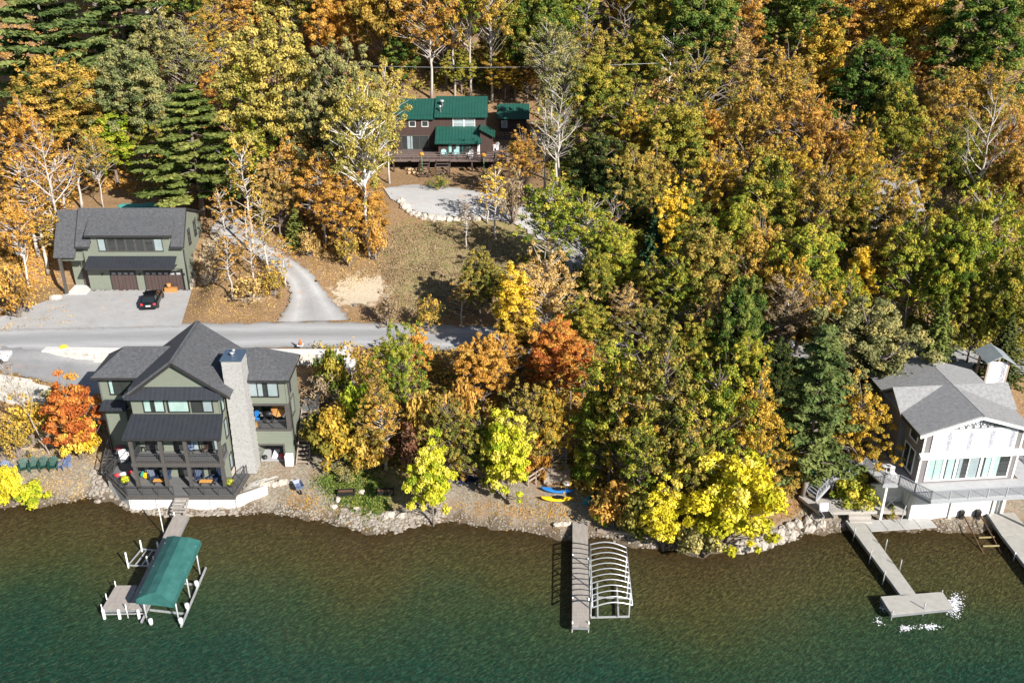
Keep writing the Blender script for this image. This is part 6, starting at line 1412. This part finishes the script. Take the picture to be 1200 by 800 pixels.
def tree(tx, ty, by, wpx, kind, pal, label, bark=None, lean=None, group=None):
    a, b = 50.0, 320.0
    for _ in range(40):  # the distance at which the ground under the tree top is seen at row by
        D = (a+b)/2; p = aty(tx, ty, D); g = h1(p.x, D)
        if proj(p.x, D, g)[1] > by: a = D
        else: b = D
    if kind == 'broad' and pal in ('rust','pinkrust','ochre','gold','orange','paleolive','brownolive','yellowgreen','red','olive') and TR.random() < (.3 if pal == 'olive' else .65):
        kind = 'airy'; bark = bark or TR.choice(['bark', 'bark', 'bark_twig'])
    D = (a+b)/2; p = aty(tx, ty, D); g = h1(p.x, D); Ht = max(.8, p.z-g)
    w_opt = D*cos(TH)-((g+p.z)/2-CH)*sin(TH); wid = wpx*w_opt/FP
    L, h, w = PRO[kind]; i = TCOUNT.get(kind, TR.randrange(9)); TCOUNT[kind] = i+1; cm, tm = L[i % len(L)]
    nm, cat = NAMES[kind]; root = thing(nm, label, cat, (p.x, D, g-.15), TR.uniform(0, 6.28), group)
    sz = (Ht+.15)/h; sx = wid/w
    if lean: root.rotation_euler = (lean[1], lean[0], 0)
    bark = bark or {'bare': 'bark_twig', 'open': 'bark_pale', 'thin': 'bark_pale'}.get(kind, 'bark')
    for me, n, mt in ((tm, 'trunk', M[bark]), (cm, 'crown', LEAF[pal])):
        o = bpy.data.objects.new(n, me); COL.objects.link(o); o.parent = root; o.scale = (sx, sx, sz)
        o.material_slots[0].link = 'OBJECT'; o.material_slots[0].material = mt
    SPOTS.append((p.x, D, wid))
    return root
TREES = [
(690,352,430,80,'dense','olive','dense olive tree closing the road view behind the flaming red orange tree'),
(610,350,436,60,'dense','ochre','dense ochre tree standing at the road behind the red orange tree'),
(452,340,382,34,'brush','tan','tan brush at the lower left corner of the lawn'),
(500,345,388,40,'brush','ochre','ochre brush along the road at the foot of the lawn'),
(540,318,384,30,'thin','rust','thin rust sapling at the foot of the lawn'),
(545,232,292,26,'thin','tan','little bare sapling standing on the upper lawn'),
(437,250,305,34,'brush','rust','rust brush at the foot of the tall white trunk'),
(405,262,312,36,'brush','ochre','ochre brush on the slope right of the orange tree'),
(360,268,300,34,'brush','pinkrust','pinkish brush left of the deep orange tree'),
(515,205,222,26,'brush','olive','low green bush between the deck stair flights'),
(612,150,235,60,'airy','rust','rusty small tree in the shade below the shed'),
(600,200,262,44,'brush','tan','tan brush beyond the narrow golden sapling'),
(520,-30,100,80,'broad','orange','low orange tree between the trunks behind the main green roof'),
(585,20,108,70,'broad','ochre','low ochre tree behind the gap between house and shed'),
(660,-45,70,85,'broad','yellowgreen','far yellow green tree left of the two leafless crowns'),
(700,20,125,85,'broad','brownolive','brown olive tree in front of the first leafless crown'),
(760,20,130,80,'broad','olive','olive tree in front of the second leafless crown'),
(745,-60,60,90,'broad','gold','far gold tree above the second leafless crown'),
(845,-110,40,110,'broad','olive','far olive tree at the top edge above the big mid green one'),
(905,-110,45,100,'broad','ochre','far ochre tree at the top edge above the brown one'),
(965,-110,50,100,'broad','yellowgreen','far yellow green tree at the top edge above the wide dark green crown'),
(1040,-110,50,110,'broad','rust','far rusty tree at the top edge above the golden one'),
(1110,-110,55,110,'broad','olive','far olive tree at the top edge near the right corner'),
(1185,-115,60,110,'broad','green','far green tree at the top edge in the right corner'),
(260,-90,35,110,'broad','gold','far gold tree at the top edge above the rusty gold tree'),
(330,-110,35,110,'broad','olive','far olive tree at the top edge over the dull olive one'),
(420,-100,45,110,'broad','rust','far rusty tree at the top edge left of the ochre tree'),
(95,-115,40,110,'broad','ochre','far ochre tree peeping between the two corner pines'),
(1060,90,220,85,'broad','olive','olive tree in the gap below the copper tree'),
(1140,150,262,80,'broad','yellowgreen','yellow green tree under the tawny gold one'),
(1195,120,262,70,'broad','rust','rusty tree behind the bone white one at the right edge'),
(985,130,262,80,'broad','rust','copper tree between the pale copper and the sparse golden trees'),
(935,150,285,80,'broad','gold','old gold tree left of the ochre crown'),
(868,225,345,80,'broad','yellowgreen','yellow green tree under the amber one'),
(1045,255,375,80,'broad','ochre','ochre tree left front of the woodland house'),
(930,300,430,75,'broad','gold','gold tree between the deep green and the golden olive trees'),
(1000,310,430,75,'broad','yellowgreen','yellow green tree behind the pale olive crown'),
(745,120,225,70,'broad','gold','gold tree glowing left of the wide olive crown'),
(770,170,270,80,'broad','ochre','ochre tree right of the dark green shaded one'),
(735,200,300,60,'broad','dkgreen','second dark green tree in the shade over the bank'),
(805,215,330,70,'broad','olive','olive tree right of the bright yellow gold one'),
(700,290,390,60,'broad','olive','olive tree between the salmon trees by the hill drive'),
(820,370,470,80,'broad','olive','olive tree above the wide olive brown oak'),
(880,385,500,70,'broad','yellowgreen','yellow green tree left of the dark leafy one'),
(740,420,590,80,'broad','gold','gold flecked tree between the yellow green and wide olive ones'),
(532,440,540,50,'shrub','rust','russet shrub in the shade below the road'),
(495,448,548,50,'shrub','ochre','ochre shrub behind the dark maroon one'),
(580,500,568,60,'shrub','olive','olive shrub behind the navy chairs'),
(630,490,560,46,'shrub','orange','orange shrub left of the wooden landing'),
(690,520,566,36,'shrub','yellowgreen','yellow green shrub right of the wooden landing'),
(405,545,560,36,'brush','paleolive','pale brush at the top of the grassy patch'),
(560,-120,40,100,'broad','olive','far olive tree above the tall thin olive one'),
(622,-125,40,100,'broad','yellowgreen','far golden green tree at the top edge above the shed'),
(675,-110,45,95,'broad','olive','far olive tree behind the leafless crowns'),
(722,-120,35,95,'broad','green','far green tree behind the second leafless crown'),
(470,-120,40,95,'broad','gold','far golden tree at the top edge behind the rounded dark green one'),
(1205,285,430,90,'broad','olive','olive tree at the right edge above the dark cedar'),
(1208,160,300,80,'broad','ochre','ochre tree cut by the right edge beside the bone white one'),
# --- top left corner and the wood left of the clearing
(30,-75,165,165,'pine','pine','huge dark green white pine filling the top left corner'),
(122,-95,105,125,'pine','pine','second white pine standing just right of the corner pine'),
(72,35,120,60,'broad','orange','small orange tree squeezed between the two corner pines'),
(62,62,215,135,'broad','ochre','wide olive ochre oak below the corner pine'),
(20,112,240,85,'broad','orange','amber orange tree at the left edge under the ochre oak'),
(140,42,200,120,'broad','palegreen','rounded dull green tree right of the ochre oak'),
(122,128,218,66,'tall','limegreen','bright lime green tree at the clearing behind the garage'),
(158,105,200,60,'broad','olive','mid green tree leaning over the bright lime one'),
(216,100,252,150,'pine','pinelight','yellow green layered pine right behind the garage'),
(185,5,135,90,'broad','paleolive','grey green thinning tree above the layered pine'),
(212,30,140,70,'open','paleolive','grey twiggy tree left of the small copper tree'),
(246,72,142,52,'broad','orange','small copper orange tree in the dark gap of the wood'),
(278,66,150,44,'tall','yellowgreen','slim yellow green tree right of the small copper tree'),
(245,-5,95,75,'broad','ochre','golden brown tree above the small copper tree'),
(232,35,120,56,'broad','gold','yellow amber tree between the golden brown and copper trees'),
(284,-25,80,85,'broad','rust','rusty gold tree left of the great pale yellow tree'),
(340,-60,70,110,'broad','brownolive','dull olive tree at the top edge over the great pale yellow tree'),
(385,-25,95,70,'broad','orange','orange tree at the top edge right of the great pale yellow tree'),
(155,-70,75,100,'open','ochre','half bare buff tree between the second pine and the grey green tree','bark_white'),
(205,-70,55,90,'broad','green','green tree at the top edge above the grey green thinning tree'),
(308,8,245,150,'broad','palegold','great pale yellow tree with spreading crown left of the green roofed house'),
(345,70,250,110,'open','paleolive','pale twiggy tree growing in front of the great pale yellow tree','bark_white'),
(392,42,262,120,'broad','paleolive','tall soft green tree between the pale yellow tree and the white trunk'),
(418,82,300,105,'open','palegold','tall sparse tree with a bare white trunk at the lawn edge','bark_white'),
(448,70,215,70,'open','palegold','thin yellow tree covering the left end of the green roof','bark_pale'),
(300,118,255,90,'broad','yellowgreen','yellow olive tree below the great pale yellow tree'),
(336,155,272,80,'open','rust','rust brown tree in the middle of the orange thicket'),
(372,178,290,74,'open','orange','orange tree with dense leaves left of the white trunk'),
(398,198,305,78,'broad','orange','deep orange tree at the lawn corner under the white trunk'),
(318,180,280,58,'broad','pinkrust','pinkish rust tree left of the orange thicket'),
(425,215,290,60,'broad','rust','small rust tree behind the white trunk'),
(344,240,288,42,'spruce','pinelight','small bright green spruce beside the climbing driveway'),
(280,150,300,54,'thin','ochre','lean ochre tree behind the planted island'),
(262,170,262,60,'bare','rust','leafless grey tree at the back corner of the garage'),
(254,212,300,40,'thin','rust','straggly rust sapling just right of the garage end wall'),
# --- saplings on the island between drive and apron
(262,268,352,36,'thin','rust','leaning rust sapling nearest the garage apron on the planted island'),
(284,232,350,40,'thin','rust','tall thin russet sapling in the middle of the planted island'),
(302,215,345,42,'thin','ochre','tall thin ochre sapling right of the russet one on the island'),
(328,270,336,34,'thin','orange','small orange sapling at the inner bend of the driveway'),
(244,285,332,34,'brush','tan','tan brush against the stone side of the garage'),
(290,318,352,50,'brush','pinkrust','low pinkish brush at the front of the planted island'),
(318,308,346,40,'brush','ochre','low ochre brush near the tip of the planted island'),
# --- slope left of the garage
(42,140,304,85,'bare','gold','big grey leafless tree on the leafy slope beside the garage','bark_pale'),
(30,205,320,66,'thin','rust','russet tree with slim pale trunk left of the big leafless tree'),
(8,225,338,60,'open','orange','orange tree with leaning white trunk at the left picture edge','bark_white'),
(55,235,318,54,'thin','gold','yellow orange tree in front of the big leafless tree'),
(14,165,300,64,'thin','orange','tall orange tree behind the leaning white trunk'),
(80,165,245,50,'thin','rust','russet tree whose trunk stands left of the garage roof'),
(103,150,243,52,'open','ochre','slim ochre tree rising behind the garage ridge'),
(60,170,272,56,'thin','orange','light orange tree between the russet tree and the big leafless tree'),
(5,300,372,60,'brush','rust','rust coloured brush on the slope at the left picture edge'),
(68,262,300,46,'thin','gold','thin golden sapling by the left garage wall'),
# --- behind the green roofed house
(440,-70,105,95,'broad','ochre','ochre tree above the thin yellow tree at the green roof'),
(466,22,112,48,'tall','green','rounded dark green tree standing over the left green roof'),
(500,-40,116,95,'open','rust','rusty orange tree rising behind the main green roof','bark_pale'),
(528,-80,112,70,'open','gold','tall gold tree with straight trunk behind the main green roof','bark_pale'),
(548,-85,116,75,'open','yellowgreen','tall thin olive tree with twin trunk behind the main green roof','bark_pale'),
(575,-70,118,80,'open','ochre','tall ochre tree just right of the main green roof','bark_pale'),
(604,-25,116,78,'broad','olive','olive tree behind the green roofed shed'),
(592,62,118,52,'broad','gold','low golden foliage in the gap between house and shed'),
(470,60,112,40,'broad','ochre','low ochre tree behind the left green roof'),
(540,55,110,50,'broad','olive','low olive tree in shade behind the main green roof'),
(632,-30,118,90,'broad','green','green tree right of the shed in the dark wood'),
(648,18,145,72,'open','paleolive','grey olive tree with tall pale trunk right of the shed','bark_pale'),
(618,60,120,48,'broad','rust','small rust tree above the shed roof'),
# --- right of the green roofed house
(690,-5,100,62,'bare','olive','pale leafless crown high in the wood above the grey olive tree'),
(733,2,105,72,'bare','olive','second pale leafless crown right of the first'),
(662,52,190,80,'open','paleolive','light green feathery tree beside the shed'),
(640,108,228,62,'bare','gold','leafless pale tree in front of the shed platform','bark_pale'),
(657,96,235,72,'bare','palegreen','taller leafless tree with bent grey limbs beside the feathery tree','bark_pale'),
(654,128,215,52,'thin','palegreen','soft pale green sapling between the two leafless trees'),
(700,55,190,95,'broad','olive','dense olive tree in the dark wood under the leafless crowns'),
(742,95,215,95,'broad','olive','broad olive tree left of the white trunked birch'),
(790,32,140,64,'bare','pinkrust','white trunked birch with a few rust leaves','bark_white'),
(778,85,150,70,'brush','pinkrust','pinkish rust understorey tree below the white trunked birch'),
(706,150,275,95,'broad','dkgreen','dark green tree in deep shade right of the leafless trees'),
(745,165,290,80,'broad','brownolive','brownish olive tree over the shaded bank'),
(718,225,318,72,'bare','rust','grey bare brushwood tree over the shaded bank'),
(648,205,338,92,'open','yellowgreen','spreading yellow green tree in front of the parking patch','bark_pale'),
(688,222,342,80,'open','yellowgreen','loose yellow olive tree hanging over the hill drive','bark_pale'),
(722,262,360,82,'broad','yellowgreen','round yellow olive tree right of the hill drive'),
(640,286,412,104,'airy','pinkrust','airy salmon brown tree right of the bright golden tree','bark_pale'),
(604,302,428,62,'tall','brightgold','bright golden tree at the road edge below the lawn'),
(580,186,280,36,'thin','brightgold','narrow golden orange sapling at the end of the stone row','bark_pale'),
(571,205,262,30,'thin','orange','small orange sapling left of the narrow golden one'),
(768,246,330,54,'spruce','spruce','dark blue green spruce in the middle of the autumn wood'),
(738,328,405,62,'open','pinkrust','salmon rust tree at the foot of the hill drive'),
(562,292,378,68,'broad','brownolive','dull olive bush tree left of the bright golden tree'),
(655,372,478,100,'dense','red','flaming red orange tree above the wooden stair'),
(565,392,484,74,'dense','orange','orange tree below the bright golden tree'),
(590,385,470,60,'open','orange','light orange tree between the orange and the red orange trees'),
(686,395,470,62,'broad','pinkrust','rusty tree right of the flaming red orange tree'),
# --- the wood on the right, from the top edge down
(775,-40,90,90,'broad','olive','olive tree at the top edge above the birch'),
(828,-30,120,125,'broad','green','big mid green tree at the top edge right of the birch'),
(880,-15,110,72,'broad','rust','brown tree between the two big green crowns at the top edge'),
(935,-45,100,135,'broad','green','wide dark green crown at the top edge left of the rusty gold tree'),
(1008,-35,90,100,'broad','rust','rusty gold tree at the top edge right of the wide dark green crown'),
(1075,-40,110,110,'broad','gold','golden tree at the top edge left of the dark green corner tree'),
(1168,-25,145,140,'broad','green','dark green tree filling the top right corner'),
(865,28,135,82,'broad','pinkrust','pinkish rust tree under the brown tree'),
(972,8,160,68,'tall','gold','upright orange gold tree below the wide dark green crown'),
(925,45,190,95,'broad','ochre','tawny tree left of the upright orange gold one'),
(1086,36,140,72,'broad','rust','copper tree above the big round green one'),
(1032,38,190,118,'broad','green','big round green tree among copper crowns'),
(1122,75,205,78,'broad','ochre','tawny gold tree right of the big round green tree'),
(1166,62,195,88,'broad','ochre','golden brown tree under the corner tree'),
(820,48,195,115,'broad','brownolive','wide brownish olive tree right of the birch'),
(890,82,245,95,'broad','ochre','buff ochre tree below the pinkish rust tree'),
(952,92,255,98,'broad','rust','pale copper tree below the upright orange gold one'),
(800,112,245,108,'broad','olive','wide olive crown below the brownish olive tree'),
(1172,98,280,85,'bare','olive','bone white leafless tree near the right edge','bark_pale'),
(1125,135,265,90,'broad','olive','shaded olive tree left of the bone white one'),
(1018,135,285,78,'airy','gold','sparse golden tree below the big round green tree'),
(838,118,235,56,'broad','orange','fiery orange tree beside the wide olive crown'),
(850,165,300,92,'broad','gold','amber tree below the fiery orange one'),
(908,168,325,105,'broad','olive','large olive crown in the middle of the right wood'),
(972,178,335,98,'broad','ochre','ochre crown right of the large olive one'),
(1060,192,345,105,'broad','ochre','ochre gold tree half hiding the pale grey woodland house'),
(1010,205,335,80,'broad','olive','mid green tree left of the woodland house'),
(1168,205,400,115,'broad','yellowgreen','large yellow green tree at the right edge below the bone white one'),
(1095,150,262,70,'broad','gold','golden olive tree behind the woodland house'),
(895,242,405,85,'broad','ochre','ochre rust tree in the centre of the right wood'),
(792,208,335,46,'tall','brightgold','bright yellow gold tree above the blue green spruce'),
(955,258,415,108,'broad','yellowgreen','large golden olive tree left of the woodland house front'),
(1015,282,392,46,'tall','brightgold','bright amber sapling right of the large golden olive tree'),
(1088,240,398,100,'broad','yellowgreen','yellow green tree in front of the woodland house'),
(1132,248,410,85,'broad','yellowgreen','second yellow green tree close to the right of the woodland house'),
(1110,345,440,62,'spruce','pinelight','yellow green cedar behind the grey shingle roof'),
(1188,368,448,66,'spruce','dkgreen','dark cedar right of the lookout tower'),
(1155,330,425,60,'broad','olive','shaded olive tree between the two cedars'),
(832,255,405,100,'broad','brownolive','brownish tree right of the blue green spruce'),
(800,290,412,80,'broad','yellowgreen','yellow green tree below the blue green spruce'),
(770,300,400,70,'broad','olive','small olive tree left of the yellow green one below the spruce'),
(872,315,465,78,'broad','green','deep green tree in the centre of the right wood'),
(845,335,450,60,'broad','pinkrust','dusty pink tree left of the deep green one'),
(930,322,448,80,'open','tan','fawn coloured twiggy tree right of the deep green one'),
(975,330,452,70,'broad','gold','golden tree left of the pale olive crown'),
(1026,345,500,150,'broad','paleolive','big pale olive tree overhanging the grey shingle roof'),
(915,398,500,70,'broad','dkgreen','dark leafy tree left of the shaggy pine'),
(972,385,585,120,'pine','pine','shaggy dark pine beside the stair of the white house'),
(1016,448,572,104,'airy','gold','golden tree covering the corner of the grey shingle roof'),
(760,345,450,80,'broad','brownolive','brownish olive tree above the lakeside slope'),
# --- lakeside slope, middle
(722,388,570,110,'broad','yellowgreen','tall yellow green tree beside the wooden stair'),
(785,385,600,130,'airy','brownolive','wide olive brown oak on the lakeside slope'),
(845,408,600,115,'airy','yellowgreen','yellowing green tree right of the wide olive brown oak'),
(893,432,600,95,'broad','gold','golden tree above the great bright yellow one'),
(708,440,566,80,'broad','olive','olive tree leaning over the kayaks'),
(755,470,610,80,'broad','yellowgreen','yellowing olive tree in front of the wide olive brown oak'),
(815,490,618,75,'broad','brownolive','dull olive tree behind the bright yellow pair'),
(866,522,645,122,'lemon','yellow','great bright yellow tree overhanging the water'),
(784,562,645,60,'lemon','yellow','smaller bright yellow tree left of the great bright yellow one'),
(822,600,652,66,'shrub','paleolive','grey green shrub at the waterline under the great bright yellow tree'),
(722,562,618,52,'shrub','rust','rusty shrub beside the teal kayak'),
(752,565,628,62,'shrub','brownolive','brownish shrub between the dock and the smaller bright yellow tree'),
(707,590,612,30,'shrub','limegreen','small fresh green shrub at the head of the narrow dock'),
(925,520,592,60,'broad','ochre','ochre tree left of the shaggy pine trunk'),
(465,372,525,74,'broad','yellowgreen','gold and green tree at the road edge right of the boulder bank'),
(488,376,455,36,'tall','orange','small orange tree behind the gold and green one'),
(440,440,545,70,'airy','ochre','ochre tree below the gold and green one'),
(413,440,520,46,'shrub','limegreen','lime yellow shrub on the boulder bank'),
(419,418,474,18,'thin','limegreen','slender lime sapling standing in the pale boulders'),
(392,478,548,66,'shrub','gold','golden shrub thicket above the grassy patch'),
(425,500,552,52,'shrub','ochre','ochre shrub right of the golden thicket'),
(446,462,550,54,'thin','orange','orange sapling in the thicket above the grassy patch'),
(386,402,470,46,'shrub','olive','olive green shrub beside the end of the road wall'),
(374,438,492,50,'brush','tan','dry tan brush on the bank right of the green house'),
(370,478,530,44,'shrub','brownolive','dark olive shrub at the foot of the outside stair'),
(480,495,556,52,'shrub','maroon','dark maroon shrub under the trees by the grassy patch'),
(525,462,572,80,'airy','brownolive','shady brown olive tree behind the left lime tree'),
(562,482,574,70,'broad','olive','olive tree over the navy chairs'),
(540,478,560,62,'shrub','rust','russet understorey shrub between the two lime trees'),
(618,440,565,80,'airy','brownolive','brownish tree behind the right lime tree'),
(648,448,562,58,'broad','gold','gold and orange tree behind the wooden landing'),
(503,508,616,52,'lemon','lemon','left lime yellow tree at the waters edge'),
(594,474,588,62,'lemon','lemon','right lime yellow tree leaning over the beach'),
# --- left beach
(72,440,537,62,'lemon','red','scarlet young tree on the bank left of the green house'),
(86,490,538,44,'shrub','brightgold','golden shrub at the foot of the scarlet young tree'),
(26,462,520,60,'brush','gold','straw gold brush below the stepped block wall'),
(60,452,500,44,'brush','paleolive','pale olive brush behind the scarlet young tree'),
(8,482,535,50,'brush','ochre','ochre brush at the left edge under the wall'),
(4,540,590,34,'shrub','yellow','bright yellow shrub at the left edge of the beach'),
(34,566,590,40,'shrub','lemon','low lemon yellow shrub in front of the green chairs'),
(1004,556,594,56,'shrub','yellowgreen','yellow green shrub in the bend of the deck stair'),
(1046,592,606,16,'shrub','olive','small green plant by the white deck post'),
]
for t in TREES: tree(*t)
# the leaning leafless tree on the left beach
g = G(58, 531); L_ = PRO['bare'][0][1]
r = thing('bare_tree', 'leaning grey leafless tree rising in front of the stepped block wall', 'tree', (g.x, g.y, g.z-.2), .4)
for me, n, mt in ((L_[1], 'trunk', M['bark_twig']), (L_[0], 'crown', LEAF['tan'])):
    o = bpy.data.objects.new(n, me); COL.objects.link(o); o.parent = r; o.scale = (.45, .45, .92); o.material_slots[0].link = 'OBJECT'; o.material_slots[0].material = mt
r.rotation_euler = (radians(-6), radians(-14), .3)

# forest floor growth: one mass of low leafy stuff under and between the trees, and grass tufts
def scatter(name, n, fn, hmax, size, pal, seed, clump=3.0):
    rs = np.random.RandomState(seed); X = []; 
    while len(X) < n:
        px, py = rs.uniform(-40, 1240), rs.uniform(-20, 640); 
        if fn(px, py): X.append((px, py))
    # keep only ground hit points, then cluster round them
    X = np.array(X); P = Gv(X[:, 0], X[:, 1]); k = 30; Q = np.repeat(P, k, 0); off = rs.normal(size=Q.shape)*rs.uniform(.2, 1.0, (len(Q), 1)); Q = Q+off
    z = hgt(Q[:, 0], Q[:, 1]); hh = hmax*rs.uniform(.02, 1, len(Q))*np.exp(-np.hypot(off[:, 0], off[:, 1])*.8)*np.repeat(rs.uniform(.25, 1.0, len(P)), k)
    C = np.stack([Q[:, 0], Q[:, 1], z+hh], 1); Nn = rs.normal(size=C.shape)*.7+np.array([0, -.2, .8]); S = size*rs.uniform(.6, 1.3, len(Q)); T = np.clip(np.repeat(rs.uniform(.1, .9, len(P)), k)+rs.normal(size=len(Q))*.12, 0, 1)
    me = quads_mesh(name, C, Nn, S, T, rs); me.materials.append(LEAF[pal]); o = bpy.data.objects.new(name, me); COL.objects.link(o); o['kind'] = 'stuff'
def inpoly(px, py, P):
    c = False; n = len(P)
    for i in range(n):
        (x1, y1), (x2, y2) = P[i], P[(i+1) % n]
        if (y1 > py) != (y2 > py) and px < (x2-x1)*(py-y1)/(y2-y1)+x1: c = not c
    return c
WOOD = [(440,-20),(1240,-20),(1240,440),(1060,400),(940,408),(700,395),(600,370),(560,330),(640,300),(690,330),(700,280),(640,240),(640,150),(620,108),(450,108)]
BANK = [(365,412),(480,405),(560,425),(700,420),(900,425),(1000,430),(1040,500),(950,565),(870,600),(790,630),(700,600),(640,545),(560,540),(480,560),(430,545),(375,520)]
LEFTW = [(-40,-20),(450,-20),(455,60),(440,290),(380,300),(340,250),(240,235),(90,225),(60,330),(-40,350)]
scatter('undergrowth', 5200, lambda x, y: inpoly(x, y, WOOD), 1.8, .3, 'olive', 3)
scatter('bank_undergrowth', 1700, lambda x, y: inpoly(x, y, BANK), 1.5, .26, 'ochre', 4)
scatter('hillside_undergrowth', 2600, lambda x, y: inpoly(x, y, LEFTW), 1.1, .26, 'rust', 5)
GRASS = [(372,565),(395,548),(430,545),(450,572),(455,602),(430,606),(400,592)]
scatter('grass', 330, lambda x, y: inpoly(x, y, GRASS), .28, .13, 'green', 6)
LAWN = [(455,262),(560,262),(620,300),(585,350),(560,372),(480,370),(450,330),(430,300)]
scatter('dry_grass', 650, lambda x, y: inpoly(x, y, LAWN) or (y > 205 and y < 222 and 500 < x < 600), .22, .16, 'tan', 7)
SLOPES = [(0,300),(70,330),(95,380),(10,390),(-20,400)]
scatter('leaf_litter', 500, lambda x, y: inpoly(x, y, SLOPES) or inpoly(x, y, [(235,280),(270,285),(310,300),(335,340),(320,362),(230,372)]) or inpoly(x, y, [(350,300),(440,255),(450,320),(400,345)]) or inpoly(x, y, [(0,450),(120,480),(130,540),(60,540),(0,530)]), .3, .13, 'pinkrust', 8)

scatter('fallen_leaves', 170, lambda x, y: inpoly(x, y, [(60,345),(110,343),(190,372),(30,384)]) or inpoly(x, y, [(215,340),(226,340),(330,374),(320,379),(222,378)]) or inpoly(x, y, [(300,295),(345,330),(340,345),(325,325)]) or inpoly(x, y, [(355,312),(410,372),(400,376),(350,316)]) or inpoly(x, y, [(40,440),(60,436),(130,452),(125,462)]) or inpoly(x, y, [(400,372),(560,378),(560,384),(400,379)]) or inpoly(x, y, [(20,548),(90,545),(110,585),(10,592)]), .16, .11, 'pinkrust', 21)
scatter('beach_leaves', 120, lambda x, y: inpoly(x, y, [(525,600),(600,606),(665,618),(665,600),(640,585),(560,590)]) or inpoly(x, y, [(905,600),(950,580),(965,600),(930,618)]) or inpoly(x, y, [(320,575),(380,590),(440,612),(420,614),(340,596)]), .12, .11, 'rust', 22)
